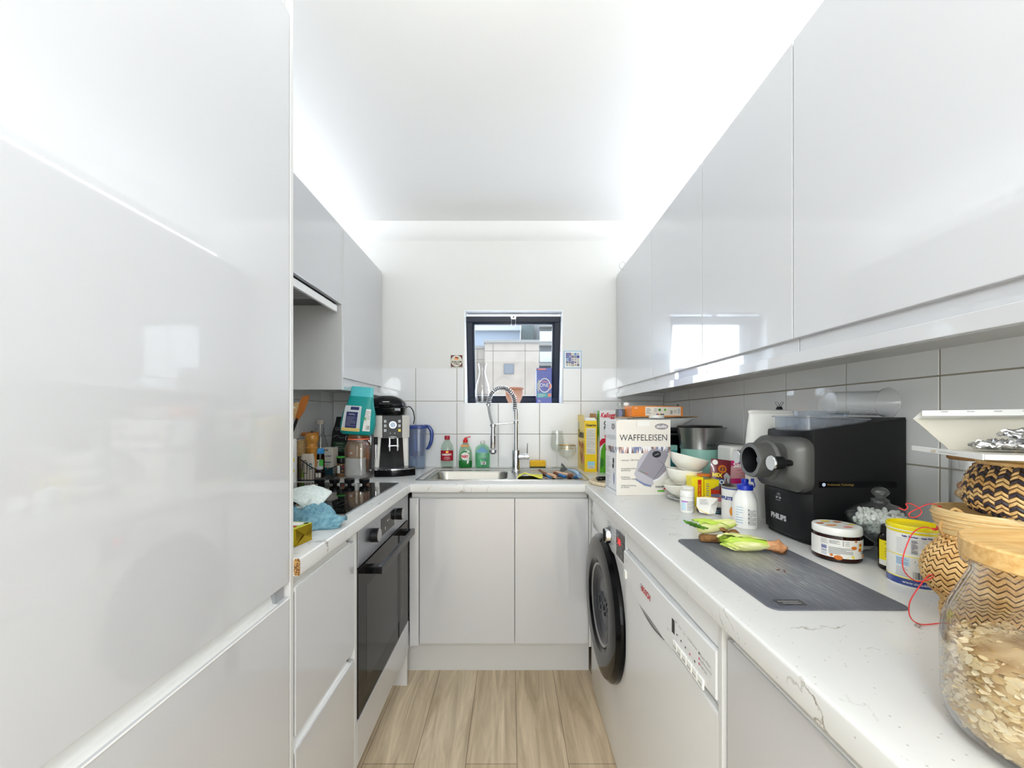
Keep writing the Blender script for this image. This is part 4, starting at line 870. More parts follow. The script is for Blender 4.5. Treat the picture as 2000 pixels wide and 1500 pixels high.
# coffee machine
M('silver_plastic', (204, 202, 196), .35, .15); M('button_blue', (190, 206, 226), .4); 
t = T_('coffee_machine', 'silver and black bean-to-cup coffee machine left of the sink', 'coffee machine', (-.630, 2.095, WZ), R(19))
q = P(); q.box(-.088, .088, .0, .25, .012, .315, 'silver_plastic', .006); q.build('body', t)
q = P(); q.loft([[(-.09, -.018, .195), (-.05, -.030, .195), (.05, -.030, .195), (.09, -.018, .195), (.09, .01, .195), (-.09, .01, .195)], [(-.091, -.018, .31), (-.05, -.030, .31), (.05, -.030, .31), (.091, -.018, .31), (.091, .01, .31), (-.091, .01, .31)]], 'silver_plastic'); q.build('top_housing', t)
q = P().box(-.048, .052, -.034, -.026, .190, .312, 'gloss_black', .003); f = plane((-.048, -.0342, .19), *FY)
q.cyl((.004, -.035, .262), (.004, -.044, .262), .020, 'chrome', 28, bev=.002); q.disc(plane((0, -.0442, 0), *FY), .004, .262, .015, 'button_blue')
for i in range(3):
    for s_ in (.014, .086): q.rect(f, s_-.0065, .036+.024*i, s_+.0065, .050+.024*i, 'mark_lgrey' if not (i == 0 and s_ > .05) else 'fruit_yellow', .0008)
for i in range(2): q.disc(f, .04+.022*i, .028, .003, 'mark_lgrey')
q.poly(f, [(.028+.024+.022*cos(2*pi*k/16), .006+.0065*sin(2*pi*k/16)) for k in range(16)], 'mark_lgrey', .0008); q.text("De'Longhi", .0085, f, 'ink', x=.052, y=.006, t=.0014, bold=.0003)
q.build('control_panel', t)
q = P()
rg = []
for k in range(9):
    z = .035+.16*k/8; y = -.012-.016*(1-((k/8-.0))**2)*.0-.020*(k/8)**2+.0; hw_ = .064-.010*k/8; rg.append([(-hw_, y, z), (hw_, y, z), (hw_, .006, z), (-hw_, .006, z)])
q.loft(rg, 'gloss_black'); q.build('front_cover', t)
q = P()
for x in (-.012, .028): q.cyl((x, -.032, .192), (x, -.036, .145), .0065, 'chrome', 16); q.cyl((x, -.036, .147), (x, -.036, .125), .008, 'chrome', 16, r1=.005)
q.box(-.02, .036, -.04, -.034, .150, .155, 'chrome', .002); q.build('coffee_spout', t)
q = P(); q.cyl((-.080, -.03, .19), (-.080, -.034, .09), .0055, 'chrome', 14); q.cyl((-.080, -.029, .20), (-.080, -.033, .16), .009, 'plastic_black', 16); q.build('steam_wand', t)
q = P(); pts = [(-.088+.203*k/16, -.085-.028*sin(pi*k/16)) for k in range(17)]+[(.115, .0), (-.088, .0)]; q.prism(pts, 0, .034, 'gloss_black', bev=.002)
q.prism([(x*1.02, y*1.01-.001 if y < -.01 else y) for x, y in pts], .034, .038, 'chrome'); q.prism([(x*.93, y*.93) for x, y in pts], .0375, .040, 'steel_dark'); q.build('drip_tray', t)
# sandwich toaster on top
t = T_('sandwich_toaster', 'black domed sandwich toaster lying on top of the coffee machine', 'sandwich toaster', (-.668, 2.155, WZ+.3155), R(10))
q = P(); q.oval([(.090, .095, 0), (.096, .10, .010), (.098, .102, .036), (.094, .098, .042)], 'gloss_black', 40, 4.5); q.build('base', t)
q = P(); q.oval([(.095, .099, .044), (.098, .102, .048), (.094, .098, .066), (.075, .082, .086), (.045, .06, .100), (.02, .03, .104)], 'gloss_black', 40, 3.6); q.build('lid', t)
q = P(); q.box(-.035, .035, -.112, -.094, .050, .062, 'plastic_black', .004); q.box(.045, .075, -.104, -.096, .018, .034, 'chrome', .003); q.box(-.015, .02, -.108, -.094, .064, .070, 'steel', .002); q.build('handle', t)
q = P(); q.tube([(.093, .02, .04), (.115, .0, .045), (.135, -.02, .02), (.142, -.02, -.02), (.136, -.01, -.05)], .0028, 'plastic_black', 8, smooth=5); q.build('power_cord', t)
# water filter jug
M('jug_blue', (42, 66, 140), .25, coat=.4)
t = T_('water_filter_jug', 'blue-tinted water filter jug with a dark blue handle, right of the coffee machine', 'jug', (-.551, 2.328, WZ), R(4))
q = P(); q.oval([(.045, .045, 0), (.048, .048, .004), (.054, .052, .20), (.055, .053, .235), (.053, .051, .235), (.052, .050, .20), (.045, .045, .008)], 'grey_plastic', 36, 3.0, caps=(1, 1)); q.build('body', t)
q = P(); q.oval([(.036, .038, .075), (.038, .040, .08), (.046, .045, .18), (.051, .049, .232)], 'blue_plastic', 32, 3, caps=(1, 0)); q.lathe([(.018, .055), (.022, .06), (.024, .10)], 'blue_plastic', 20); q.build('filter_funnel', t)
q = P(); q.oval([(.056, .054, .235), (.058, .056, .238), (.056, .054, .250), (.046, .044, .257)], 'jug_blue', 36, 3.); q.build('lid', t)
q = P(); q.tube([(.045, -.01, .250), (.070, -.012, .246), (.088, -.012, .215), (.086, -.012, .165), (.070, -.01, .125), (.056, -.008, .115)], [.009, .011, .012, .011, .009, .006], 'jug_blue', 12, smooth=5); q.build('handle', t)

# ------------------------------------------------------------------ sink area
M('vinegar_red', (178, 26, 48), .4); M('cap_red', (170, 24, 44), .35); M('fairy_green', (14, 130, 52), .4); M('fairy_red', (222, 36, 36), .35); M('white_ink', (244, 244, 240), .6); M('soap_blue', (120, 176, 214), .5); M('soap_green', (150, 214, 176), .4)
glass('vinegar_clear', (242, 249, 244), .9)
t = T_('vinegar_bottle', 'clear vinegar bottle with red label and cap, left of the green washing-up liquid', 'bottle', (-.378, 2.366, WZ))
q = P().lathe([(.034, 0), (.037, .005), (.0375, .115), (.034, .135), (.018, .160), (.0145, .165), (.0145, .17)], 'vinegar_clear', 36, caps=(1, 0)); m_ = wrap(.0378); q.rect(m_, -.055, .044, .05, .105, 'vinegar_red'); q.text("SARSON'S", .0145, m_, 'white_ink', x=.002, y=.080, bold=.0006, w=.95); q.text('DISTILLED', .007, m_, 'white_ink', x=.006, y=.063); q.text('MALT VINEGAR', .0055, m_, 'white_ink', x=.006, y=.054); q.disc(m_, .006, .096, .007, 'gold_foil', .004); q.build('body', t)
P().lathe([(.0155, .168), (.016, .170), (.016, .188), (.0145, .191), (0, .191)], 'cap_red', 28).build('cap', t)
t = T_('washing_up_liquid', 'green washing-up liquid bottle with an open red cap, behind the sink', 'bottle', (-.268, 2.364, WZ))
pr = [(.038, .022, 0), (.0405, .025, .005), (.041, .026, .04), (.040, .026, .08), (.036, .024, .108), (.026, .019, .130), (.016, .014, .148), (.0125, .0125, .152)]
q = P().oval(pr, 'green_plastic', 36, 2.4, caps=(1, 0)); q.oval([(.0375, .0215, .002), (.039, .0235, .006), (.0395, .0245, .040), (.01, .01, .0402)], 'fairy_green', 32, 2.4)
f = plane((0, -.0265, 0), *FY); q.disc(f, 0, .068, .031, 'fairy_green', .035); q.disc(f, .002, .070, .026, 'white_ink', .024, t=.0012); q.text('FAIRY', .021, f, 'fairy_red', x=0, y=.068, w=.8, bold=.0012, t=.0018); q.disc(f, .020, .098, .007, 'white_ink', t=.0015); q.poly(f, [(.012, .045), (.026, .055), (.022, .03), (.012, .025)], 'white_ink', .0015)
q.rect(plane((0, -.0205, 0), *FY), -.022, .126, .022, .138, 'fruit_orange'); q.text('20+50', .009, plane((0, -.0205, 0), *FY), 'white_ink', y=.132, t=.0016); q.build('body', t)
q = P().lathe([(.0135, .150), (.014, .152), (.014, .166), (.010, .170), (.006, .178), (0, .179)], 'fairy_red', 24); q.build('cap', t); q = P().box(.002, .036, -.008, .008, -.0005, .0045, 'fairy_red', .002, Matrix.Translation((-.004, 0, .175)) @ Matrix.Rotation(R(-14), 4, 'Y')); q.build('cap_flap', t)
t = T_('hand_soap_bottle', 'pale green transparent hand soap bottle with its barcode side out, left of the tap', 'bottle', (-.165, 2.366, WZ))
pr = [(.040, .018, 0), (.043, .021, .006), (.0445, .022, .05), (.045, .022, .10), (.040, .020, .122), (.024, .016, .134), (.0125, .0125, .138), (.0125, .0125, .145)]
q = P().oval(pr, 'aqua_plastic', 36, 2.6, caps=(1, 0)); q.oval([(.0395, .0175, .002), (.042, .020, .006), (.0435, .0205, .088), (.02, .01, .0885)], 'aqua_plastic', 32, 2.6); f = plane((0, -.0223, 0), *FY); q.lines(f, -.028, .05, .028, .095, 7, 'soap_green', .001, .3); q.poly(f, [(-.034, .10), (.0, .128), (.034, .10), (.03, .09), (-.03, .09)], 'soap_blue', .0008); q.rect(f, -.008, .02, .022, .038, 'white_ink'); q.bars(f, -.004, .022, .018, .036, 9, t=.0014); q.disc(f, .014, .056, .006, 'jug_blue'); q.build('body', t)
P().lathe([(.0135, .143), (.014, .145), (.014, .158), (.010, .160), (0, .160)], 'plastic_white', 24).build('cap', t)
t = T_('sponge', 'yellow kitchen sponge with a dark green scouring base, right of the tap', 'sponge', (.166, 2.352, WZ))
q = P().box(-.047, .047, -.022, .022, .008, .044, 'sponge_yellow', .006, seg=3); q.build('foam', t); P().box(-.046, .046, -.0222, .0222, 0, .009, 'scourer', .001).build('scourer_pad', t)
# cloth
def yc(u, v):
    x = .035+.122*u+.012*v; y = 1.915+.13*v-.015*u; z = .004+.014*max(0, sin(pi*min(1, u*1.15)))*(1-v)+.010*math.exp(-((u-.28)**2)/.02)*(1-v*.6)+.003*sin(6*v)
    return (x, y, z)
o = slab(yc, 26, 10, .0025, 'cloth_yellow').build('yellow_cloth', smooth=80); o.location = (0, 0, WZ+.002); tag(o, 'folded bright yellow cloth lying on the drainer', 'cloth')
# pegs / sticks
M('stick_brown', (122, 76, 54), .7); M('tip_blue', (36, 104, 160), .4); M('wood_peach', (222, 178, 140), .6); M('brush_blue', (142, 168, 196), .4); M('bristle', (104, 106, 106), .7, bump=(200, 1))
def stick(p0, p1, r, mat, tipm, label, name='wooden_stick', frac=.3):
    p0, p1 = Vector(p0), Vector(p1); t = T_(name, label, 'stick', (0, 0, 0)); m1 = p0.lerp(p1, 1-frac)
    P().cyl(p0, m1, r, mat, 12, bev=.001).build('shaft', t); P().cyl(m1, p1, r*1.12, tipm, 12, bev=.0015).build('tip', t)
z_ = WZ+.009
stick((.155, 2.07, z_+.016), (.195, 1.905, z_), .0055, 'stick_brown', 'tip_blue', 'brown stick with a blue end, leftmost on the drainer')
stick((.175, 2.06, z_), (.222, 1.93, z_+.002), .0085, 'stick_brown', 'wood_peach', 'brown stick with a thick pale wooden end, beside the leftmost brown stick', frac=.6)
stick((.225, 2.0, z_+.012), (.272, 1.925, z_), .0075, 'stick_brown', 'tip_blue', 'short brown stick with a wide blue end, mid drainer', frac=.55)
stick((.232, 2.07, z_+.003), (.305, 1.94, z_+.004), .0090, 'wood_peach', 'stick_brown', 'thick pale wooden stick with a dark end, under the dish brush', frac=.16)
stick((.29, 2.0, z_-.002), (.335, 1.92, z_-.002), .0050, 'wood_peach', 'tip_blue', 'thin pale stick with a blue end, beside the dish brush handle', frac=.4)
t = T_('dish_brush', 'blue-grey dish brush with fanned grey bristles lying on the drainer', 'brush', (0, 0, 0))
q = P(); q.tube([(.300, 2.03, WZ+.032), (.318, 1.985, WZ+.030), (.332, 1.95, WZ+.026), (.338, 1.905, WZ+.018)], [.006, .006, .008, .011, .013, .013, .011], 'brush_blue', 14, smooth=5); q.cyl((.337, 1.905, WZ+.0), (.337, 1.905, WZ+.0), .001, 'brush_blue'); q.disc(plane((.3375, 1.9, WZ+.0312), (1, 0, 0), (0, 1, 0)), 0, .008, .005, 'ink'); q.build('handle', t)
q = P(); rr = random.Random(4)
for k in range(70):
    a = rr.uniform(-1, 1); b2 = rr.uniform(-1, 1); q.cyl((.296+.004*a, 2.035+.004*b2, WZ+.030), (.266+.018*a*.3, 2.05+.03*b2, WZ+.034+.028*a), .0013, 'bristle', 5)
q.build('bristles', t)
# wine glasses
M('gold_rim', (206, 168, 84), .3, .8)
t = T_('gold_rimmed_glass', 'stemmed coupe glass with a gold rim by the drainer', 'glass', (.332, 2.288, WZ+.001))
q = P().lathe([(.030, 0), (.030, .0015), (.006, .004), (.0075, .012), (.0045, .020), (.009, .036), (.010, .044), (.0055, .056), (.006, .060), (.024, .066), (.043, .080), (.0525, .102), (.053, .120), (.050, .138), (.0488, .138), (.0518, .119), (.051, .102), (.042, .082), (.024, .069), (0, .064)], 'clear_thin', 40); q.build('bowl_and_stem', t)
q = P().lathe([(.0502, .1365), (.0506, .140), (.0486, .140), (.0486, .1365)], 'gold_rim', 40, caps=(0, 0)); m_ = wrap(.0535, 0); q.lines(m_, -.045, .122, .045, .128, 1, 'gold_rim', .0006, .5); q.build('gold_band', t)
t = T_('tall_wine_glass', 'tall clear wine glass behind the gold-rimmed glass', 'glass', (.284, 2.366, WZ))
q = P().lathe([(.031, 0), (.031, .0015), (.004, .004), (.0032, .03), (.0035, .085), (.012, .092), (.030, .108), (.038, .132), (.038, .16), (.031, .222), (.0302, .222), (.037, .16), (.037, .132), (.029, .110), (0, .093)], 'clear_thin', 40); q.build('bowl_and_stem', t)

# ------------------------------------------------------------------ window sill
zs = HZ0+.0026
t = T_('glass_carafe', 'clear glass carafe a third full of water on the window sill', 'carafe', (-.174, 2.475, zs))
q = P().lathe([(.036, 0), (.043, .006), (.046, .04), (.0465, .075), (.042, .115), (.030, .150), (.0205, .185), (.0195, .205), (.0245, .236), (.030, .250), (.0285, .250), (.023, .236), (.018, .205), (.019, .185), (.0285, .150), (.0405, .115), (.045, .075), (.0445, .04), (.04, .008), (0, .006)], 'clear_glass', 40, caps=(1, 0)); q.build('vessel', t)
P().lathe([(.0395, .0085), (.0438, .04), (.0440, .055), (0, .055)], 'clear_glass', 36).build('water', t)
t = T_('terracotta_pot', 'pale terracotta flower pot on the window sill behind the tap', 'flower pot', (.026, 2.475, zs))
q = P().lathe([(.034, 0), (.036, .003), (.050, .035), (.0565, .062), (.054, .080), (.052, .084)], 'terracotta', 40, caps=(1, 0)); q.lathe([(.052, .084), (.060, .088), (.062, .094), (.060, .098), (.055, .098), (.052, .090), (.050, .07), (.0, .065)], 'terracotta', 40, caps=(0, 0)); q.build('pot', t)
M('catfood_blue', (30, 56, 160), .35, coat=.3); M('catfood_teal', (50, 160, 168), .4); M('coral', (236, 130, 120), .4)
t = T_('pet_food_box', 'open blue pet food carton on the window sill', 'box', (.165, 2.437, zs))
q = P().box(0, .094, 0, .07, 0, .205, 'catfood_blue', .001); q.build('carton', t); 
f = plane((0, -.0002, 0), *FY); q = P()
q.rect(f, .002, .035, .092, .062, 'catfood_teal', .0004); q.rect(f, .070, .040, .090, .060, 'coral', .0008); q.lines(f, .01, .038, .06, .058, 3, 'white_ink', .001, .25); q.disc(f, .050, .110, .036, 'white_ink', .045, t=.0004); q.disc(f, .050, .110, .031, 'catfood_blue', .040, t=.0008); q.disc(f, .076, .105, .018, 'white_ink', .02, t=.0010); q.disc(f, .076, .105, .015, 'coral', .017, t=.0012); q.disc(f, .050, .110, .030, 'catfood_blue', .036, t=.0014); q.text('ONE', .032, f, 'white_ink', x=.047, y=.11, w=.85, t=.0018); q.text('PURINA', .011, f, 'coral', x=.05, y=.132, t=.0018, bold=.0004)
q.poly(f, [(.01, .06), (.022, .10), (.02, .14), (.012, .145), (.003, .12), (.004, .09)], 'mark_lgrey', .0006); q.text('3kg', .012, f, 'white_ink', x=.016, y=.014); f2 = plane((-.0002, .07, 0), (0, -1, 0), (0, 0, 1)); q.rect(f2, .02, .07, .05, .13, 'catfood_teal'); q.rect(f2, .02, .03, .05, .066, 'coral'); q.text('ONE', .028, plane((-.0002, .07, 0), (0, 0, 1), (0, 1, 0)), 'white_ink', x=.16, y=-.035, t=.0006); q.build('printing', t)
q = P(); q.box(0, .094, -.0015, 0, .203, .218, 'catfood_blue', .0004); q.rect(plane((0, -.0017, 0), *FY), .006, .206, .058, .214, 'coral'); q.poly(Matrix(((1,0,0,0),(0,0,1,.035),(0,1,0,0),(0,0,0,1))), [(-.001, .203), (.03, .203), (.022, .222), (.004, .222)], 'kraft', 0); q.poly(Matrix(((1,0,0,0),(0,0,1,.07),(0,1,0,0),(0,0,0,1))), [(0, .203), (.094, .203), (.09, .222), (.004, .222)], 'kraft', 0); q.build('flap', t)
# little decorative tiles
t = T_('decor_tile', 'small square sign tile lettered SHALOM Y\'ALL, left of the window', 'tile', (-.326, YB-.0005, 1.556), R(1.5))
q = P().box(-.037, .037, -.008, 0, -.037, .037, 'card_cream', .001); f = plane((0, -.0082, 0), *FY); q.rect(f, -.035, -.035, .035, .035, 'ink'); 
for sx in (-1, 1):
    for sy in (-1, 1): q.disc(f, sx*.029, sy*.029, .004, 'vinegar_red', t=.0012)
q.disc(f, 0, 0, .0345, 'card_cream', t=.0010, n=32); q.text('SHALOM', .0155, f, 'ink', y=-.006, bold=.0005, t=.0016); q.text("Y'ALL", .0155, f, 'ink', y=-.019, bold=.0005, t=.0016); q.disc(f, 0, .013, .013, 'fruit_orange', .006, t=.0014); q.disc(f, -.003, .021, .007, 'vinegar_red', .005, t=.0016); q.disc(f, .007, .019, .004, 'ink', t=.0017); q.build('tile', t)
t = T_('decor_tile', 'blue and white patterned decorative tile, right of the window', 'tile', (.383, YB-.0005, 1.565))
q = P(); n = 10
pts = []
for s_ in range(4):
    for k in range(n*2):
        u = -.052+.104*k/(n*2); o_ = .052+(.0018 if k % 2 else 0); pts.append(((u, -o_), (o_, u), (-u, o_), (-o_, -u))[s_])
q.prism(pts, 0, .006, 'soap_blue', Matrix(((1, 0, 0, 0), (0, 0, -1, 0), (0, 1, 0, 0), (0, 0, 0, 1)))); f = plane((0, -.0062, 0), *FY); q.rect(f, -.049, -.049, .049, .049, 'white_ink'); rr = random.Random(9); pal = ['catfood_blue', 'mark_grey', 'soap_blue', 'card_cream', 'mark_lgrey']
for i in range(5):
    for j in range(5):
        cx, cy = -.0336+.0168*i, -.0336+.0168*j; q.rect(f, cx-.008, cy-.008, cx+.008, cy+.008, rr.choice(pal), .0009); a = rr.uniform(.004, .007); q.poly(f, [(cx, cy-a), (cx+a, cy), (cx, cy+a), (cx-a, cy)], rr.choice(pal), .0012); q.disc(f, cx, cy, .002, 'stick_brown', t=.0014)
q.build('tile', t)
# ------------------------------------------------------------------ right worktop clutter, far end
M('cheerio_yellow', (244, 206, 0), .4, coat=.2); M('cheerio_gold', (228, 168, 30), .4); M('cereal_brown', (196, 120, 50), .6); M('pale_blue', (150, 205, 222), .5)
M('leaf_green', (88, 176, 26), .4, coat=.2); M('leaf_dark', (60, 130, 40), .4); M('cereal_white', (236, 236, 236), .4, coat=.2); M('cereal_red', (206, 16, 50), .4)
t = T_('cereal_box', 'yellow cereal box with opened top standing right of the drainer', 'cereal box', (.412, 2.170, WZ))
q = P().box(0, .068, 0, .215, 0, .283, 'cheerio_yellow', .0008); f = plane((0, -.0003, 0), *FY)
q.text('Cheerios', .0185, f, 'ink', x=.034, y=.258, w=.85, bold=.0006); q.rect(f, .009, .098, .060, .242, 'paper_warm', .0004); q.lines(f, .012, .175, .057, .236, 9, 'mark_grey', .0008, .22); q.lines(f, .012, .135, .057, .172, 6, 'mark_grey', .0008, .22, 3); q.lines(f, .012, .102, .057, .128, 6, 'mark_grey', .0008, .3, 4); q.rect(f, .016, .018, .056, .036, 'paper_warm', .0004); q.rect(f, .016, .036, .056, .058, 'pale_blue', .0004); q.lines(f, .02, .02, .052, .032, 2, 'mark_grey', .0008)
f2 = plane((-.0003, .215, 0), (0, -1, 0), (0, 0, 1)); q.poly(f2, [(.03, .16), (.10, .06), (.13, .03), (.17, .09), (.19, .15), (.15, .168), (.115, .145), (.07, .165)], 'cereal_brown'); q.disc(f2, .09, .12, .022, 'cheerio_gold', .02, t=.001); q.disc(f2, .14, .11, .02, 'cheerio_gold', t=.001); q.poly(f2, [(.165, .05), (.205, .04), (.2, .085), (.17, .08)], 'coral', .0012)
q.text('Cheerios', .062, plane((-.0003, .215, 0), (0, -1, 0), (0, 0, 1)), 'ink', x=.105, y=.205, w=.72, bold=.002); q.rect(f2, .01, .235, .035, .275, 'pale_blue'); q.build('carton', t)
q = P(); 
q.raw([(0, 0, .283), (0, .215, .283), (-.002, .208, .318), (-.002, .015, .314)], [(0, 1, 2, 3)], 'cheerio_yellow'); q.raw([(.004, .0, .283), (.068, 0, .283), (.062, .03, .300), (.006, .03, .300)], [(0, 1, 2, 3)], 'paper'); q.raw([(.068, 0, .283), (.068, .215, .283), (.070, .2, .325), (.070, .03, .322)], [(0, 1, 2, 3)], 'kraft'); q.build('open_flap', t, smooth=0)
t = T_('cereal_box', 'white and green cereal box with red script name, behind the waffle iron box', 'cereal box', (.489, 2.142, WZ), R(0))
q = P().box(0, .190, 0, .062, 0, .338, 'cereal_white', .0008); f = plane((0, -.0003, 0), *FY); fs_ = plane((-.0003, .062, 0), (0, -1, 0), (0, 0, 1))
q.text("Kellogg's", .036, f, 'cereal_red', x=.050, y=.312, bold=.0012, w=.72, shear=.25); q.text('CORN', .034, f, 'ink', x=.022, y=.268, align='LEFT', bold=.001, w=.8); q.text('FLAKES', .026, f, 'ink', x=.022, y=.243, align='LEFT', bold=.001, w=.8)
q.poly(f, [(.0, 0), (.07, 0), (.19, 0), (.19, .2), (.05, .172), (.02, .155), (.006, .12), (.002, .06)], 'leaf_green', .0005); q.poly(f, [(0, .14), (.022, .16), (.05, .172), (.055, .20), (.025, .205), (.03, .188), (.01, .185), (0, .17)], 'cereal_red', .0008); q.poly(f, [(.006, .02), (.022, .04), (.022, .07), (.006, .085), (.002, .05)], 'leaf_dark', .001)
q.rect(fs_, 0, .12, .062, .338, 'leaf_green', .0005); q.poly(fs_, [(0, 0), (.0, .14), (.02, .18), (.03, .21), (.05, .19), (.062, .1), (.062, 0)], 'cereal_white', .0007); q.poly(fs_, [(.03, .22), (.045, .27), (.04, .3), (.03, .27)], 'paper', .0008); q.build('carton', t)
P().box(.02, .17, .004, .058, .338, .3405, 'paper_warm').build('top_flap', t)
t = T_('chopping_board', 'round pale wooden chopping board tucked behind the waffle iron box', 'chopping board', (.480, 1.792, WZ)); P().lathe([(.112, 0), (.118, .004), (.118, .012), (.114, .0155), (.10, .0155), (.098, .0145), (0, .0145)], 'board_wood', 56).build('board', t)
t = T_('kitchen_knife', 'kitchen knife with black handle lying on the round wooden board', 'knife', (.395, 1.765, WZ+.0150), R(8))
q = P(); q.oval([(.006, .011, -.005), (.010, .013, 0), (.0085, .010, .05), (.0095, .0115, .10), (.007, .009, .112)], 'plastic_black', 20, 2.6, Matrix.Translation((0, 0, .0125)) @ Matrix.Rotation(pi/2, 4, 'Y')); q.cyl((.01, -.0125, .013), (.01, -.0135, .013), .003, 'steel', 10); q.build('handle', t)
q = P(); q.prism([(.11, -.008), (.20, -.006), (.215, .0), (.20, .012), (.11, .010)], .006, .0078, 'steel'); q.build('blade', t)
# waffle iron box
M('box_white', (238, 238, 240), .4, coat=.15); M('box_face', (232, 227, 218), .45, coat=.1); M('waffle_grey', (150, 146, 156), .5); M('waffle_light', (184, 182, 192), .5); M('logo_grey', (150, 142, 148), .5); M('photo_blue', (120, 132, 168), .5); M('photo_brown', (120, 96, 96), .5); M('photo_skin', (214, 180, 168), .5)
t = T_('waffle_iron_box', 'tall white cardboard waffle iron box lettered WAFFELEISEN', 'box', (.411, 1.518, WZ), R(3.2))
W_, H_, D_ = .214, .292, .140
q = P().box(0, W_, 0, D_, 0, H_, 'box_white', .001); f = plane((0, -.0004, 0), *FY); q.rect(f, .0008, .0008, W_-.0008, H_-.0008, 'box_face', .0001)
q.text('WAFFELEISEN', .0345, f, 'ink', x=.107, y=.222, w=.90, t=.0006)
q.poly(f, [(.178+.0265*cos(2*pi*k/28), .266+.0120*sin(2*pi*k/28)) for k in range(28)], 'logo_grey', .0005); q.text('studio', .0160, f, 'white_ink', x=.178, y=.2665, bold=.0003, t=.0009)
rr = random.Random(12)
def photostrip(fm, x0, x1, y0, y1, k):
    for i in range(k):
        a = x0+(x1-x0)*i/k; b_ = x0+(x1-x0)*(i+1)/k; c = rr.choice(['photo_blue', 'photo_brown', 'photo_skin', 'mark_lgrey', 'box_white', 'waffle_light', 'photo_skin'])
        q.rect(fm, a, y0, b_, y1, c, .0005); m2 = rr.uniform(.2, .8); q.poly(fm, [(a, y0), (b_, y0), (b_-(b_-a)*m2, y0+(y1-y0)*rr.uniform(.5, 1))], rr.choice(['photo_brown', 'photo_blue', 'white_ink', 'photo_skin']), .0008)
photostrip(f, .0, W_, .163, .187, 22)
for k, s_ in enumerate(('Leistung: 1.200 Watt', 'Antihaftbeschichtete', 'Stufenlose', 'Kabelaufwicklung')):
    y = .136-.0325*k; q.text('\u2022 '+s_, .0082, f, 'ink', x=.014, y=y, align='LEFT')
for k, s_ in ((1, 'Backfl\u00e4chen'), (2, 'Temperaturregelung'), (3, 'am Boden')): q.text(s_, .0082, f, 'ink', x=.0175, y=.129-.0325*k, align='LEFT')
# printed waffle iron
body = [(.076, .085), (.083, .13), (.105, .158), (.140, .178), (.152, .180), (.200, .168), (.204, .155), (.19, .12), (.200, .10), (.175, .075), (.16, .062), (.148, .056), (.10, .068)]
q.poly(f, body, 'waffle_grey', .0010); q.poly(f, [(.076, .085), (.083, .13), (.105, .158), (.130, .172), (.098, .12)], 'waffle_light', .0013); q.poly(f, [(.069, .083), (.075, .098), (.095, .088), (.143, .062), (.146, .044), (.138, .036), (.11, .044), (.078, .066)], 'waffle_light', .0014)
q.poly(f, [(.072, .067), (.11, .046), (.138, .038), (.136, .032), (.11, .037), (.074, .060)], 'photo_blue', .0016); q.poly(f, [(.145, .058), (.17, .068), (.203, .098), (.205, .090), (.17, .060), (.145, .050)], 'box_white', .0015)
q.poly(f, [(.158+.0175*cos(2*pi*k/20), .1585+.0130*sin(2*pi*k/20)) for k in range(20)], 'ink', .0016); q.poly(f, [(.150, .156), (.166, .163), (.167, .160), (.151, .153)], 'mark_grey', .0019)
q.poly(f, [(.092, .095), (.11, .088), (.11, .0865), (.092, .0935)], 'leaf_dark', .0018); q.poly(f, [(.11, .088), (.126, .082), (.126, .0805), (.11, .0865)], 'red', .0018)
q.poly(f, [(.150, .148), (.190, .118), (.148, .062), (.1465, .063), (.186, .118)], 'ink_soft', .0013)
q.rect(f, .162, .013, .190, .019, 'leaf_green', .0006); q.text('KARLSON', .009, f, 'ink', x=.174, y=.032, t=.0008, bold=.0003); q.poly(f, [(.184, .024), (.192, .030), (.200, .034), (.196, .026), (.188, .021)], 'cereal_red', .0018)
q.poly(f, [(.080, .2865), (.081, .268), (.131, .268), (.130, .2865)], 'paper', .0004); q.rect(f, .0795, .267, .0805, .2915, 'kraft', .0006); q.poly(f, [(0, .292), (.006, .292), (0, .286)], 'kraft', .0006)
g2 = plane((-.0004, D_, 0), (0, -1, 0), (0, 0, 1)); photostrip(g2, .0, D_, .163, .187, 9)
q.text('WAFFELEISEN', .025, g2, 'mark_lgrey', x=.07, y=.222, w=.8); q.disc(g2, .103, .266, .022, 'logo_grey', .012); q.text('studio', .012, g2, 'white_ink', x=.103, y=.266, t=.0012); q.lines(g2, .012, .075, .066, .145, 9, 'ink_soft', .0008, .16); q.lines(g2, .012, .02, .066, .07, 6, 'ink_soft', .0008, .16, 7)
q.disc(g2, .106, .131, .009, 'ink', .012); q.disc(g2, .102, .110, .010, 'ink', .010); q.disc(g2, .112, .062, .0065, 'photo_blue', .024); q.rect(g2, .0, .016, D_, .018, 'ink_soft'); q.build('carton', t)
# appliance behind and the stack on it
t = T_('black_countertop_oven', 'black countertop oven half hidden behind the waffle iron box, under the white platter', 'countertop oven', (.80, 1.92, WZ))
q = P().box(-.165, .138, -.165, .165, .012, .255, 'matt_black', .012, seg=3); q.box(-.155, .128, -.1665, -.164, .03, .24, 'gloss_black', .002)
for x in (-.13, .10):
    for y in (-.13, .13): q.cyl((x, y, 0), (x, y, .014), .012, 'rubber', 12)
q.build('body', t); q = P().cyl((-.13, -.178, .225), (.08, -.178, .225), .006, 'steel_dark', 14); q.build('handle', t)
t = T_('white_platter', 'shallow white rectangular platter on the black countertop oven', 'platter', (.700, 1.845, WZ+.256))
q = P(); q.oval([(.085, .06, 0), (.088, .062, .002), (.137, .092, .038), (.138, .093, .040), (.134, .090, .040), (.086, .058, .006)], 'plastic_white', 44, 5, caps=(1, 1)); q.build('dish', t)
t = T_('brown_baking_paper', 'sheet of brown baking paper folded on the white platter under the orange box', 'paper', (.66, 1.82, WZ+.2965))
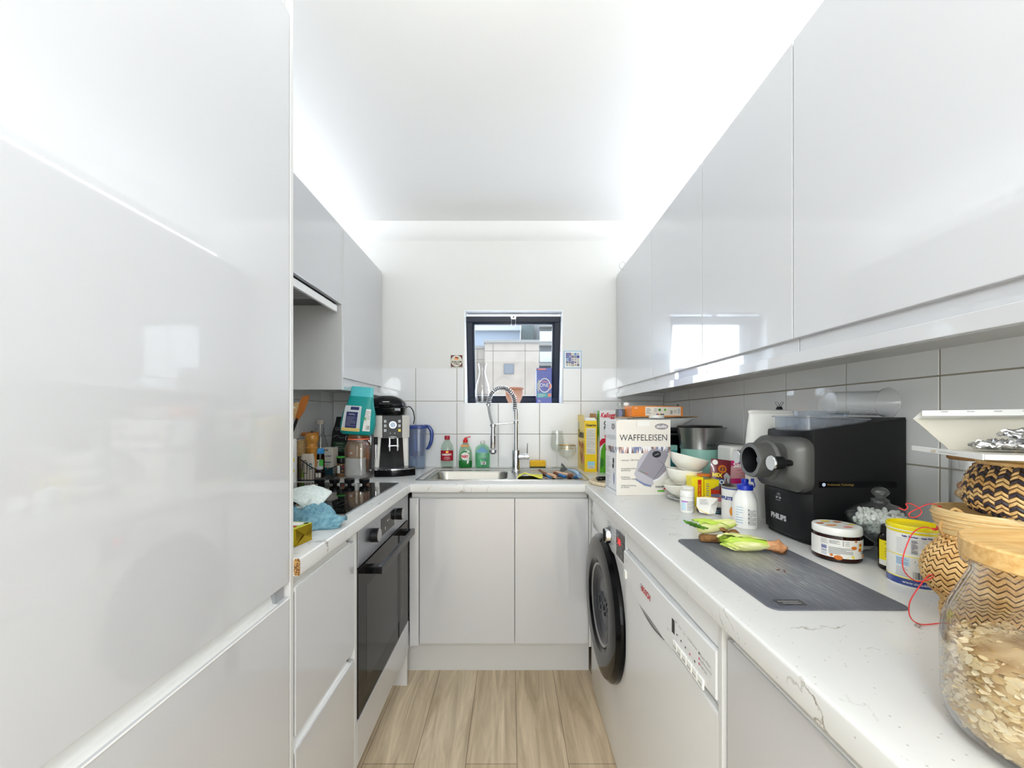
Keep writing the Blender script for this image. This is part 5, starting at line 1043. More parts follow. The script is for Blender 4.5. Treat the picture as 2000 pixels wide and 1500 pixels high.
o = slab(lambda u, v: (-.165+.335*u, -.085+.17*v, .0015+.0035*abs(sin(6*u+2*v))+.004*u*(1-v)), 26, 8, .0025, 'kraft').build('sheet', t)
M('box_orange', (232, 132, 30), .45, coat=.1)
t = T_('orange_box', 'flat orange box with a pale label, topmost of the stack beyond the waffle iron box', 'box', (.548, 1.765, WZ+.3055), R(2))
q = P().box(0, .232, 0, .12, 0, .046, 'box_orange', .0012); f = plane((0, -.0004, 0), *FY); q.rect(f, .060, .004, .222, .043, 'paper_warm'); q.lines(f, .064, .012, .085, .038, 4, 'ink_soft'); q.lines(f, .10, .02, .115, .038, 3, 'mark_grey'); q.disc(f, .125, .030, .006, 'leaf_dark', t=.001); q.disc(f, .150, .030, .005, 'leaf_green', t=.001); q.bars(f, .172, .010, .184, .028, 9, t=.001)
for k, c in enumerate(('catfood_blue', 'red', 'fruit_yellow', 'ink', 'ink', 'ink')): q.rect(f, .110+.006*k, .007, .1155+.006*k, .012, c, .001)
q.rect(f, .208, .012, .219, .036, 'mark_lgrey', .001); q.lines(f, .19, .014, .204, .03, 3, 'mark_grey', .001); q.text('ASK', .008, f, 'white_ink', x=.018, y=.038); q.build('carton', t)
q = P(); q.raw([(.002, .002, .0465), (.20, .002, .0475), (.19, .06, .052), (.01, .06, .052)], [(0, 1, 2, 3)], 'kraft'); q.build('open_flap', t)
t = T_('dark_gift_box', 'small dark blue-grey box at the left end of the stack, beside the orange box', 'box', (.515, 1.865, WZ+.3045), R(-4))
q = P().box(0, .075, 0, .07, 0, .038, 'dark_grey', .001); q.box(.001, .074, .001, .069, .0375, .0395, 'paper'); f = plane((0, -.0004, 0), *FY); q.poly(f, [(0, 0), (.014, 0), (.018, .015), (.014, .034), (0, .036)], 'photo_blue'); q.rect(f, .045, .008, .070, .014, 'gold_rim'); q.rect(f, .045, .018, .070, .024, 'gold_rim'); q.build('box', t)
t = T_('ornament', 'small white rounded ornament standing on the dark box', 'ornament', (.560, 1.888, WZ+.3445)); q = P(); q.lathe([(.006, 0), (.006, .008), (.012, .012), (.014, .020), (.010, .027), (0, .029)], 'plastic_white', 20); q.build('body', t)
t = T_('glass_cup', 'tiny clear glass cup beside the white rounded ornament', 'cup', (.532, 1.905, WZ+.3445)); P().lathe([(.009, 0), (.012, .002), (.015, .026), (.014, .026), (.011, .004), (0, .003)], 'clear_thin', 20).build('cup', t)
t = T_('white_jar_lid', 'white round lid lying on top of the stack above the waffle iron box', 'lid', (.655, 1.742, WZ+.3000)); P().lathe([(.030, 0), (.032, .002), (.032, .011), (.030, .0135), (0, .0135)], 'plastic_white', 32).build('lid', t); t.location = (.640, 1.716, WZ+.2973)
t = T_('wall_hook', 'small grey hook stuck on the right wall tiles above the orange box', 'hook', (XR-.0075, 2.20, 1.272), 0)
q = P(); q.box(-.003, 0, -.012, .012, -.012, .012, 'mark_grey', .002); q.tube([(-.003, 0, 0), (-.014, 0, -.004), (-.016, 0, -.014), (-.010, 0, -.018)], .002, 'steel_dark', 8, smooth=3); q.build('hook', t)
# teal carton
t = T_('teal_carton', 'narrow teal and blue carton between the waffle iron box and the mint canister', 'carton', (.668, 1.706, WZ)); M('teal_card', (60, 150, 160), .5); q = P().box(-.05, .052, -.014, .014, 0, .182, 'teal_card', .001); q.rect(plane((-.05, -.0143, 0), *FY), 0, .16, .102, .182, 'mint'); q.build('box', t)
# mint canister and steel jug
t = T_('mint_canister', 'large pale mint-green round canister under the steel jug', 'canister', (.797, 1.648, WZ)); P().lathe([(.073, 0), (.0755, .003), (.0755, .168), (.0745, .171), (.073, .171), (.072, .006), (0, .006)], 'mint', 56).build('body', t)
t = T_('steel_jug', 'flared stainless steel jug with a dark rim seated in the mint canister', 'jug', (.797, 1.655, WZ+.1712))
q = P(); rs = []
for z, r, sp_ in ((0, .0765, 0), (.02, .077, 0), (.055, .082, .004), (.075, .087, .012), (.088, .091, .022)):
    rs.append([((r+sp_*max(0, cos(2*pi*j/56-.0))**8)*cos(2*pi*j/56), (r+sp_*max(0, cos(2*pi*j/56))**8)*sin(2*pi*j/56), z) for j in range(56)])
q.loft(rs, 'steel', caps=(1, 0)); m_ = wrap(.0785, R(8)); q.text('BOSCH', .012, m_, 'steel_dark', x=.0, y=.018, t=.002, bold=.0004); q.build('body', t)
q = P(); q.lathe([(.085, .089), (.088, .091), (.085, .096), (.05, .098), (0, .098)], 'plastic_black', 48); q.build('lid', t)
# bowls
t = T_('small_plate', 'small white plate with a blue-grey rim under the stack of tilted bowls', 'plate', (.637, 1.437, WZ)); q = P().lathe([(.035, 0), (.038, .002), (.060, .010), (.0635, .0125), (.060, .0128), (.036, .005), (0, .0045)], 'plastic_white', 44); q.lathe([(.0605, .0131), (.0625, .0129)], 'photo_blue', 44, caps=(0, 0)); q.build('plate', t)
M('china', (240, 238, 228), .18, coat=.6)
def bowl_mesh():
    return P().lathe([(.030, 0), (.031, .003), (.036, .006), (.052, .018), (.063, .036), (.0675, .052), (.0665, .0535), (.0645, .052), (.060, .037), (.049, .021), (.03, .011), (0, .010)], 'china', 48)
proto = bowl_mesh().build('white_bowl'); proto.location = (.640, 1.44, WZ+.018); proto.rotation_euler = (R(2), R(-12), 0)
tag(proto, 'white china bowl tilted up to the right, lowest of the three stacked bowls', 'bowl', 'stacked white bowls')
for nm, loc, rot, sc, lb in (('white_bowl', (.634, 1.44, WZ+.059), (0, R(4), 0), (.93, .93, 1.0), 'white china bowl in the middle of the three stacked bowls'), ('white_bowl', (.645, 1.44, WZ+.108), (R(1), R(14), 0), (1, 1, 1), 'white china bowl tipped down to the right, topmost of the three stacked bowls')):
    c = proto.copy(); col.objects.link(c); c.location = loc; c.rotation_euler = rot; c.scale = sc; c['label'] = lb
# pill bottles
M('lilac', (176, 112, 196), .5); M('print_blue', (190, 216, 232), .5)
def pills(x, y, h, r, lab, front_):
    t = T_('pill_bottle', lab, 'bottle', (x, y, WZ), 0, 'white pill bottles'); q = P().lathe([(r-.002, 0), (r, .003), (r, h*.66), (r*.86, h*.72), (r*.8, h*.74)], 'plastic_white', 32)
    m_ = wrap(r+.0002); q.rect(m_, -r*1.2, h*.12, r*1.3, h*.6, 'paper'); q.rect(m_, -r*1.2, h*.14, -r*.55, h*.5, 'print_blue', .0007); q.rect(m_, -r*1.2, h*.50, -r*.3, h*.56, 'lilac', .0007); q.lines(m_, -r*.4, h*.14, r*1.0, h*.56, 7, 'ink_soft', .0007); q.build('body', t)
    n = 40; rs = []
    for z, s_ in ((h*.72, 1.0), (h*.74, 1.02), (h*.96, 1.0), (h, .93)): rs.append([((r*s_+(.0004 if j % 2 else 0))*cos(2*pi*j/n), (r*s_+(.0004 if j % 2 else 0))*sin(2*pi*j/n), z) for j in range(n)])
    P().loft(rs, 'plastic_white').build('cap', t)
pills(.562, 1.250, .0705, .0200, 'white pill bottle with a lilac-striped label, front one of two', 1); pills(.592, 1.306, .0720, .0185, 'white pill bottle half hidden behind the lilac-striped one', 0)
# yellow boxes
M('stock_yellow', (246, 228, 20), .4, coat=.2); M('stock_red', (206, 52, 24), .4)
t = T_('yellow_box', 'bright yellow box with a red vertical EXTRA PACK stripe behind the pill bottles', 'box', (.618, 1.335, WZ), R(-3)); q = P().box(0, .038, 0, .05, 0, .098, 'stock_yellow', .001); f = plane((0, -.0003, 0), *FY); q.rect(f, .019, 0, .031, .09, 'stock_red'); q.text('EXTRA PACK', .010, plane((0, -.0003, 0), (0, 0, 1), (-1, 0, 0)), 'stock_yellow', x=.046, y=-.025, t=.001); q.build('carton', t)
t = T_('yellow_box', 'wider yellow box with a picture of soup, right of the red-striped yellow box', 'box', (.660, 1.330, WZ), R(4)); q = P().box(0, .050, 0, .05, 0, .090, 'stock_yellow', .001); f = plane((0, -.0003, 0), *FY); q.rect(f, .02, .025, .05, .060, 'stock_red'); q.rect(f, .02, .025, .05, .042, 'photo_blue', .0008); q.poly(f, [(.02, .058), (.05, .072), (.05, .055)], 'photo_brown', .001); q.lines(f, .003, .02, .014, .08, 8, 'mark_grey'); q.build('carton', t)
t = T_('bottle_top', 'flat orange screw lid resting on the yellow boxes', 'lid', (.672, 1.362, WZ+.0985)); P().lathe([(.020, 0), (.022, .002), (.022, .006), (.019, .008), (0, .008)], 'snack_orange', 28).build('lid', t)
# pouches
def pouch(w0, w1, h, d, mats, n=10, m=14):
    """pillow pouch, front faces -y; w0 bottom, w1 top width"""
    q = P(); rings = []
    for k in range(m+1):
        v = k/m; z = h*v; hw_ = (w0+(w1-w0)*v)/2; dd = d*sin(pi*min(1, max(0, v*.9+.05)))**.6*(1 if v < .8 else 1-(v-.8)*3.4); dd = max(dd, .0012)
        fr = [(-hw_+2*hw_*i/n, -dd*(sin(pi*i/n)**.7)*.5, z) for i in range(n+1)]; bk = [(hw_-2*hw_*i/n, dd*(sin(pi*i/n)**.7)*.5, z) for i in range(1, n)]
        rings.append(fr+bk)
    q.loft(rings, mats); return q
def pface(w0, w1, h, d, e=.0008):
    def fn(x, y, z=0):
        v = min(1, max(0, y/h)); hw_ = (w0+(w1-w0)*v)/2; dd = d*sin(pi*min(1, max(0, v*.9+.05)))**.6*(1 if v < .8 else 1-(v-.8)*3.4); dd = max(dd, .0012)
        u = min(1, max(0, (x+hw_)/(2*hw_))); return Vector((x, -dd*(sin(pi*u)**.7 if 0 < u < 1 else 0)*.5-z-e, y))
    fn.wrap = True; return fn
M('maroon', (112, 26, 40), .3, coat=.4, bump=(20, .5)); M('magenta', (196, 0, 110), .3, coat=.4, bump=(20, .5)); M('steel_blue', (36, 96, 150), .4); M('pink_meat', (206, 130, 140), .5)
t = T_('treat_pouch', 'maroon pet treat pouch with orange price roundel, leaning behind the food tin', 'pouch', (.725, 1.372, WZ), 0); t.rotation_euler = (R(-6), R(6), R(-10))
q = pouch(.072, .066, .155, .018, ['pack_beige']*3+['maroon']*11); f = pface(.072, .066, .155, .018, .0012)
q.rect(f, -.03, .062, .034, .088, 'steel_blue'); q.text('TNOY', .020, f, 'white_ink', x=-.004, y=.076, t=.0012, bold=.0006); q.disc(f, .004, .122, .014, 'snack_orange'); q.text('\u00a33', .018, f, 'ink', x=.004, y=.122, t=.0014, bold=.0005); q.disc(f, -.020, .143, .009, 'white_ink'); q.text('MIX', .018, f, 'fruit_yellow', x=-.012, y=.099, t=.0014, bold=.0008); q.poly(f, [(.006, .058), (.030, .07), (.032, .10), (.018, .112), (.008, .10), (.014, .08)], 'mark_lgrey', .0016); q.poly(f, [(.012, .066), (.024, .075), (.018, .1)], 'photo_brown', .002); q.build('pouch', t)
t = T_('treat_pouch', 'bright magenta snack pouch squeezed beside the pasta machine nozzle', 'pouch', (.794, 1.375, WZ), 0); t.rotation_euler = (R(-4), R(-3), R(-14))
q = pouch(.070, .066, .150, .020, 'magenta'); f = pface(.070, .066, .150, .020, .0012); q.rect(f, -.026, .088, .03, .132, 'pink_meat'); q.lines(f, -.026, .09, .03, .128, 8, 'paper', .0015, .2, 8); q.text('Sat', .022, f, 'white_ink', x=.008, y=.134, t=.0016, bold=.0006, shear=.2); q.build('pouch', t)
t = T_('seed_packet', 'cream and orange seed packet wedged between the maroon and magenta pouches', 'packet', (.765, 1.410, WZ), R(-12)); q = P().box(-.018, .02, -.004, .004, 0, .135, 'pack_beige', .001); f = plane((-.018, -.0044, 0), *FY); q.rect(f, 0, .115, .038, .135, 'snack_orange'); q.disc(f, .018, .095, .012, 'fruit_green'); q.disc(f, .014, .098, .006, 'coral', t=.001); q.build('packet', t)
# white appliance
t = T_('white_food_processor', 'boxy white kitchen appliance with a black dial, behind the pouches', 'kitchen appliance', (.872, 1.475, WZ)); q = P().box(-.070, .07, -.05, .05, .006, .196, 'plastic_white', .010, seg=3); q.lines(plane((-.07, -.0505, 0), *FY), .02, .175, .12, .185, 2, 'mark_grey'); q.build('body', t)
q = P().cyl((-.070, -.012, .105), (-.088, -.012, .105), .026, 'plastic_black', 28, r1=.022, bev=.003); q.box(-.098, -.086, -.017, -.007, .082, .128, 'plastic_black', .003); q.build('dial', t); P().box(-.06, .06, -.042, .042, 0, .006, 'rubber').build('base', t)
# trays
M('tray_pink', (190, 90, 120), .4); M('dark_teal_film', (16, 40, 56), .3, bump=(30, .6))
t = T_('food_tray', 'shallow cream food tray with pink film, beneath the maroon pouch', 'tray', (.655, 1.262, WZ+.017), R(-25)); q = P().oval([(.030, .022, 0), (.034, .026, .002), (.040, .031, .020), (.042, .033, .022)], 'paper_warm', 30, 4); q.oval([(.042, .033, .022), (.041, .032, .0235)], 'tray_pink', 30, 4); q.disc(plane((0, 0, .0238), (1, 0, 0), (0, 1, 0)), -.008, -.004, .022, 'coral', .012); q.build('tray', t)
t = T_('dark_food_packet', 'dark teal and purple plastic packet lying under the cream tray', 'packet', (.650, 1.255, WZ), R(-20)); q = P().oval([(.046, .030, 0), (.050, .034, .004), (.047, .032, .013), (.036, .024, .0165)], 'dark_teal_film', 30, 3); q.disc(plane((0, -.0345, .0), (1, 0, .0), (0, .2, 1)), -.01, .006, .02, 'teal_dark', .003); q.build('packet', t)
t = T_('crumpled_wrapper', 'torn white printed wrapper with yellow edging right of the pill bottles', 'wrapper', (.590, 1.222, WZ), R(8))
q = P(); vs = [(-.004, .010, .052), (.024, .0, .054), (.058, -.006, .050), (.060, .0, .030), (.040, -.018, .006), (.020, -.016, .004), (.0, .0, .006), (-.006, .008, .024), (.03, -.010, .028)]
tri = [(0, 1, 8), (1, 2, 8), (2, 3, 8), (3, 4, 8), (4, 5, 8), (5, 6, 8), (6, 7, 8), (7, 0, 8)]
q.raw(vs, tri, 'paper'); q.raw([(a, b_+.0012, c) for a, b_, c in vs], [x[::-1] for x in tri], 'kraft'); q.tube([vs[0], vs[1], vs[2]], .0008, 'fruit_yellow', 5); q.tube([vs[7], (.0, .002, .014), vs[5]], .0008, 'fruit_yellow', 5); q.raw([(.0, .004, .012), (.02, -.012, .0005), (.05, -.016, .0008), (.04, .012, .006)], [(0, 1, 2, 3)], 'paper')
m_ = plane((.002, .0035, .028), (.024, -.014, .002), (0, .02, 1)); q.lines(m_, .0, .002, .024, .020, 6, 'mark_grey', .0016, .3); q.build('wrapper', t, smooth=0)
# tin
t = T_('food_tin', 'opened white food tin with navy lettering and recipe icons, left of the white bottle', 'tin', (.665, 1.160, WZ))
q = P().lathe([(.0355, 0), (.0365, .002), (.0365, .095), (.0375, .097), (.0375, .1005), (.0355, .1005), (.0352, .085), (0, .084)], ['steel', 'paper', 'steel', 'steel', 'steel', 'steel', 'bread_brown'], 48)
m_ = wrap(.0366, R(-24)); q.rect(m_, -.05, .0925, .07, .0955, 'jug_blue'); q.text('COMPLETE', .013, m_, 'jug_blue', x=-.010, y=.066, bold=.0007, align='RIGHT', w=.9); q.text('COMPLETE NATURAL', .0042, m_, 'ink', x=.022, y=.083); q.lines(m_, .008, .064, .032, .080, 5, 'mark_grey')
for k, c in enumerate(('soap_blue', 'photo_brown', 'fruit_orange', 'coral')): q.disc(m_, .012, .051-.009*k, .003, c); q.lines(m_, .022, .046-.009*k, .032, .054-.009*k, 3, 'coral', seed=k)
q.disc(m_, -.010, .030, .009, 'fruit_orange', .014); q.build('can', t)
# white bottle
M('cap_blue', (16, 48, 176), .35, coat=.2)
t = T_('white_sauce_bottle', 'white squeezy bottle with a blue cap left of the pasta machine', 'bottle', (.647, 1.083, WZ))
q = P().lathe([(.028, 0), (.0305, .003), (.0308, .060), (.029, .078), (.022, .093), (.0175, .100), (.0175, .104)], 'plastic_white', 44); m_ = wrap(.0309, R(-28)); q.lines(m_, .006, .012, .028, .053, 14, 'ink_soft', .0004, .34); 
for k in range(4): q.rect(m_, .006, .0525-.0115*k, .009, .055-.0115*k, 'ink', .0006)
q.lines(m_, -.024, .014, -.006, .062, 7, 'soap_blue', .0004, .18, 6); q.build('body', t)
n = 48; rs = []
for z, r in ((.103, .0185), (.104, .0195), (.116, .0195), (.1175, .0175)): rs.append([((r+(.0005 if j % 2 else 0))*cos(2*pi*j/n), (r+(.0005 if j % 2 else 0))*sin(2*pi*j/n), z) for j in range(n)])
q = P().loft(rs, 'cap_blue'); q.lathe([(.012, .117), (.0085, .120), (.0085, .124), (.0095, .128), (.0085, .1325), (0, .134)], 'cap_blue', 28); q.tube([(.019, 0, .110), (.026, 0, .110), (.027, 0, .118), (.022, .002, .130)], .0016, 'cap_blue', 8, smooth=3); q.cyl((.022, .002, .124), (.022, .002, .133), .0042, 'cap_blue', 14); q.build('cap', t)

# ------------------------------------------------------------------ pasta machine
M('pm_black', (13, 13, 15), .5, spec=.28, bump=(200, .03)); M('pm_dark', (20, 20, 23), .5, spec=.3); M('pm_grey', (84, 84, 82), .38, .25); M('pm_ring', (112, 114, 116), .4, .2)
t = T_('pasta_machine', 'large black electric pasta machine with a grey front and round nozzle', 'pasta machine', (.70, 1.0, WZ))
def XS(z0, z1):  # footprint, front (-x) rounded
    return [(.235, -.072), (.235, .082), (.03, .086), (.008, .080), (-.004, .060), (-.008, .0), (-.004, -.060), (.006, -.078), (.028, -.084), (.20, -.082)]
fp = XS(0, 0)
q = P(); lv = [(0, .94, 0), (.004, .985, 0), (.02, 1., 0), (.262, 1., 1), (.268, .99, 1)]
rings = []
for z, s_, top in lv:
    r = []
    for (x, y) in fp:
        zz = z+(.034*max(0, x+.008)/.243 if top else 0); r.append((x*s_+(1-s_)*.1, y*s_, zz))
    rings.append(r)
q.loft(rings, 'pm_black'); f = plane((.70-.70, -.0845, 0), (1, 0, 0), (0, 0, 1))
q.rect(f, .02, .138, .20, .152, 'gloss_black', .0006); q.disc(f, .030, .145, .0042, 'button_blue', t=.0012); q.text('ProExtrude Technology', .0064, f, 'gold_rim', x=.038, y=.145, align='LEFT', t=.0014)
q.box(.006, .0075, -.0848, -.0835, .14, .262, 'gap'); q.build('body', t, smooth=40)
q = P(); lowf = [(.012, -.0845), (-.004, -.066), (-.0105, -.03), (-.0115, 0), (-.0105, .03), (-.004, .066), (.010, .083)]
for lst in ([(x-.004, y, z) for x, y in lowf for z in (0,)],): pass
rings = []
for z, ins_ in ((.008, .010), (.014, .004), (.10, .0), (.118, .0), (.121, .002)):
    rings.append([(x-.006+ins_, y*(1-ins_*2), z) for x, y in lowf]+[(x+.006, y*(1-ins_*2), z) for x, y in reversed(lowf)])
q.loft(rings, 'pm_dark')
ff = plane((-.0178, .0, 0), (0, -1, 0), (0, 0, 1))
q.text('PHILIPS', .0175, ff, 'mark_lgrey', x=.002, y=.050, bold=.0008, t=.001); q.lines(ff, -.008, .091, .012, .0935, 1, 'mark_lgrey', .001)
for s_ in (-1, 1): q.disc(ff, .002+s_*.006, .0985, .0040, 'mark_lgrey', .0018, t=.001); q.raw([(.002+s_*.006, .108, .001), (.002+s_*.006-.0036, .0985, .001), (.002+s_*.006-.003, .0985, .001)], [(0, 1, 2)], 'mark_lgrey', ff); q.raw([(.002+s_*.006, .108, .001), (.002+s_*.006+.003, .0985, .001), (.002+s_*.006+.0036, .0985, .001)], [(0, 1, 2)], 'mark_lgrey', ff)
q.rect(ff, -.005, .1075, .009, .1085, 'mark_lgrey'); q.rect(ff, .0015, .100, .0025, .112, 'mark_lgrey'); q.build('water_drawer', t, smooth=40)
# grey front plate
A_ = Matrix(((0, 0, -1, 0), (-1, 0, 0, 0), (0, 1, 0, 0), (0, 0, 0, 1)))      # local x->-y, y->z, z->-x
def rr3(w_, h, r, z, cx=0, cy=.192): return [(p[0], p[1], z) for p in rrect(w_, h, r, 6, cx, cy)]
q = P(); q.loft([rr3(.182, .130, .030, -.004, 0, .188), rr3(.186, .134, .032, .006, 0, .188), rr3(.182, .130, .032, .018, 0, .188), rr3(.146, .100, .028, .040, 0, .193), rr3(.138, .092, .026, .043, 0, .194)], 'pm_grey', A_); q.build('front_plate', t, smooth=30)
q = P(); q.lathe([(.050, .038), (.050, .046), (.045, .052), (.0435, .088), (.0425, .091), (.033, .091), (.032, .088), (.0315, .045), (0, .044)], ['pm_grey']*4+['pm_ring']+['pm_dark']*3, 48, A_ @ Matrix.Translation((0, .194, 0))); q.build('nozzle', t)
q = P(); q.cyl((-.045, 0, .194), (-.068, 0, .194), .0085, 'pm_ring', 20); q.lathe([(.0085, .068), (.0055, .069), (.0045, .069), (.0045, .060)], 'mark_lgrey', 20, A_ @ Matrix.Translation((0, .194, 0)), caps=(0, 0)); q.box(-.052, -.048, -.004, .004, .166, .222, 'pm_ring', .001); q.build('die', t)
for s_ in (-1, 1):
    q = P(); y = s_*.070; q.cyl((-.036, y, .194), (-.058, y, .194), .0085, 'plastic_black', 20, r1=.0075); q.cyl((-.056, y, .194), (-.079, y, .194), .0155, 'pm_black', 32, bev=.001); q.lathe([(.0150, .079), (.0178, .080), (.0178, .083), (.0165, .0845)], 'chrome', 36, A_ @ Matrix.Translation((-y, .194, 0)), caps=(0, 0)); q.lathe([(.0165, .0845), (0, .0838)], 'mark_lgrey', 36, A_ @ Matrix.Translation((-y, .194, 0)), caps=(0, 0)); q.build('locking_knob', t)
def tz(x): return .262+.034*max(0, x+.008)/.243
q = P(); 
lid = rrect(.160, .122, .02, 5, .086, 0)
q.loft([[(x, y, tz(x)+.006-.006) for x, y in lid], [(x, y, .303-.05*x) for x, y in lid]], 'smoke_plastic', caps=(0, 1)); q.loft([[(x*1.06-.006, y*1.10, .303-.05*x) for x, y in lid], [(x*1.06-.006, y*1.10, .3065-.05*x) for x, y in lid]], 'smoke_plastic')
for k in range(4): q.box(.02+.036*k, .022+.036*k, -.055, .055, tz(.02+.036*k)+.001, .297, 'smoke_plastic')
q.build('clear_lid', t)
q = P(); q.loft([[(x, y, .3045) for x, y in rrect(.11, .05, .012, 4, .085, -.006)], [(x, y, .3175) for x, y in rrect(.116, .056, .014, 4, .085, -.006)]], 'smoke_plastic'); q.build('lid_inlet', t)
# measuring cup lying on top
t = T_('measuring_cup', 'clear plastic measuring beaker lying on its side on top of the pasta machine', 'measuring cup', (.842, .955, WZ+.3365), 0); t.rotation_euler = (0, R(90), R(-6))
q = P(); q.lathe([(.026, -.066), (.0275, -.064), (.030, .055), (.032, .062), (.036, .066), (.0368, .069), (.0355, .069), (.0295, .060), (.026, -.060), (0, -.061)], 'milky_plastic', 44, caps=(1, 0)); q.lathe([(.034, -.068), (.0345, -.066), (.028, -.064)], 'milky_plastic', 44, caps=(0, 0)); q.lathe([(.0369, .066), (.0375, .0675), (.0369, .069)], 'milky_plastic', 44, caps=(0, 0)); q.build('beaker', t)
# psyllium bag + clip
M('kraft_print', (196, 168, 120), .7)
t = T_('flour_bag', 'folded white paper bag with tan lettering behind the pasta machine', 'bag', (.800, 1.205, WZ), R(-4)); q = P().oval([(.068, .030, 0), (.070, .032, .005), (.069, .030, .22), (.066, .018, .285), (.064, .006, .312)], 'paper', 36, 4); f = plane((-.07, -.0245, 0), (1, 0, 0), (0, .18, 1)); q.text('PSYLLIUM', .026, f, 'kraft_print', x=.074, y=.288, w=.85, bold=.0004, t=.006); q.build('bag', t)
q = P(); q.oval([(.064, .005, .311), (.066, .012, .318), (.066, .013, .322), (.060, .004, .325)], 'paper', 30, 4); q.build('folded_top', t)
t = T_('binder_clip', 'tiny black binder clip with wire loops on the white paper bag', 'clip', (.822, 1.200, WZ+.3255)); q = P(); q.prism([(-.006, 0), (.006, 0), (.002, .009), (-.002, .009)], -.008, .008, 'plastic_black', Matrix(((1, 0, 0, 0), (0, 0, 1, 0), (0, 1, 0, 0), (0, 0, 0, 1)))); 
for s_ in (-1, 1): q.tube([(s_*.001, -.003, .009), (s_*.008, -.006, .020), (s_*.010, 0, .023), (s_*.008, .006, .020), (s_*.001, .003, .009)], .0007, 'steel_dark', 5, smooth=3)
q.build('clip', t)
# ------------------------------------------------------------------ right worktop, near end
# cutting mat
q = P(); corners = rrect(.222, .355, .016, 6, 0, 0); q.prism(corners, 0, .0022, 'cutting_mat', bev=.0006)
mt = q.build('cutting_mat'); mt.location = (.520, .791, WZ+.0002); tag(mt, 'dark grey scratched flexible cutting mat lying on the right worktop', 'cutting mat')
q = P(); f = plane((-.098, -.150, .0024), (0, 1, 0), (-1, 0, 0)); f = plane((-.045, -.165, .0024), (-1, 0, 0), (0, -1, 0)); q.rect(f, 0, -.02, .045, .0, 'dark_grey', .0001); q.lines(f, .006, -.016, .04, -.004, 2, 'mark_lgrey', .0003, .2); q.build('printed_mark', mt)
for p_, r_ in (((.006, -.02, .0022), .4), ((.014, -.026, .0022), 1.2)): P().box(-.004, .004, -.001, .001, 0, .0015, 'stick_brown', .0003, Matrix.Translation(p_) @ Matrix.Rotation(r_, 4, 'Z')).build('crumb', mt)
# lettuce
def leafhead(name, loc, rz, L, r, label, mats, seed, root=True):
    t = T_(name, label, 'lettuce', loc, rz); rr = random.Random(seed)
    for k in range(9):
        a0 = 2*pi*k/9+rr.uniform(-.2, .2); w_ = r*rr.uniform(.75, 1.0); ln = L*rr.uniform(.82, 1.02); nu, nv = 16, 10; vs = []; fs = []
        for i in range(nu+1):
            u = i/nu; rad = r*(.30+.70*sin(pi*min(1, u*.62+.08)))*(1 if u < .85 else 1-(u-.85)*2.6)*(.72+.28*(k % 3)/2)
            for j in range(nv+1):
                v = (j/nv-.5)*2; a = a0+v*.85*(.4+.6*sin(pi*min(1, u*.7+.15))); ruff = 1+.14*sin(17*u+11*v+k)*u+.10*sin(37*u+19*v)*u*abs(v)
                x = -ln*u+.004*sin(9*v+k)*u; y = rad*ruff*cos(a); z = rad*ruff*sin(a)*.86
                vs.append((x, y, max(-r*.80, z)+r*.82))
        for i in range(nu):
            for j in range(nv): a = i*(nv+1)+j; fs.append((a, a+1, a+nv+2, a+nv+1))
        q = P(); q.raw(vs, fs, mats[k % len(mats)])
        q.raw([(x, y, z+.0004) for x, y, z in [vs[i*(nv+1)+nv//2] for i in range(nu+1)]]+[(x, y+.004*(1-i/nu)+.0005, z+.0004) for i, (x, y, z) in enumerate([vs[i*(nv+1)+nv//2] for i in range(nu+1)])], [(i, i+1, i+nu+2, i+nu+1) for i in range(nu)], 'lettuce_rib')
        q.build('leaf', t, smooth=80)
    if root:
        q = P(); rg = []
        for i in range(9):
            u = i/8; rad = r*(.46+.42*u*u)*(1 if u < .95 else .55)*(1+.10*sin(19*u)); rg.append([(L*.36*u-.004+.004*sin(3*a)*u, rad*(1+.20*sin(3*a+5*u)+.08*sin(8*a))*cos(a), max(.0005, r*.72-.004*u+rad*(1+.18*sin(4*a+3*u))*sin(a)*.95)) for a in [2*pi*m/20 for m in range(20)]])
        q.loft(rg, 'lettuce_root'); q.build('root', t, smooth=70)
    return t
leafhead('lettuce_heart', (.572, .872, WZ+.0026), R(-14), .098, .0215, 'bright green lettuce heart with a browned pink root end on the cutting mat', ['lettuce', 'lettuce', 'lettuce_rib'], 5)
t = T_('lettuce_piece', 'cut lettuce piece with pale ribs and a dark green tip, behind the lettuce heart', 'lettuce', (.505, .962, WZ+.001), R(8))
q = P(); q.oval([(.006, .004, 0), (.014, .009, .012), (.016, .011, .045), (.013, .010, .085), (.008, .006, .1)], 'lettuce_rib', 20, 2, Matrix.Translation((-.05, 0, .030)) @ Matrix.Rotation(R(84), 4, 'Y')); q.build('rib', t)
def leafy(u, v):
    return (-.052+.10*u, -.012+.034*v, .040+.010*sin(3*u+1)*(1-abs(v-.5))+.003*sin(14*u+9*v))
slab(leafy, 18, 8, .0014, 'lettuce').build('leaf', t, smooth=80)
slab(lambda u, v: (-.070+.04*u-.01*v, -.014+.026*v, .030+.016*(1-u)+.004*sin(8*u+7*v)), 10, 6, .0014, 'lettuce_dark').build('leaf', t, smooth=80)
slab(lambda u, v: (.0+.055*u, -.016+.026*v, .026+.010*sin(pi*v)+.004*sin(9*u)-.018*u), 12, 6, .0016, 'bread_brown').build('leaf', t, smooth=80)
t = T_('bread_crust', 'small brown crust under the cut lettuce piece, at the edge of the cutting mat', 'bread', (.478, .945, WZ+.003), R(-12)); P().box(-.022, .030, -.012, .012, 0, .017, 'bread_brown', .0075, seg=3).build('crust', t)
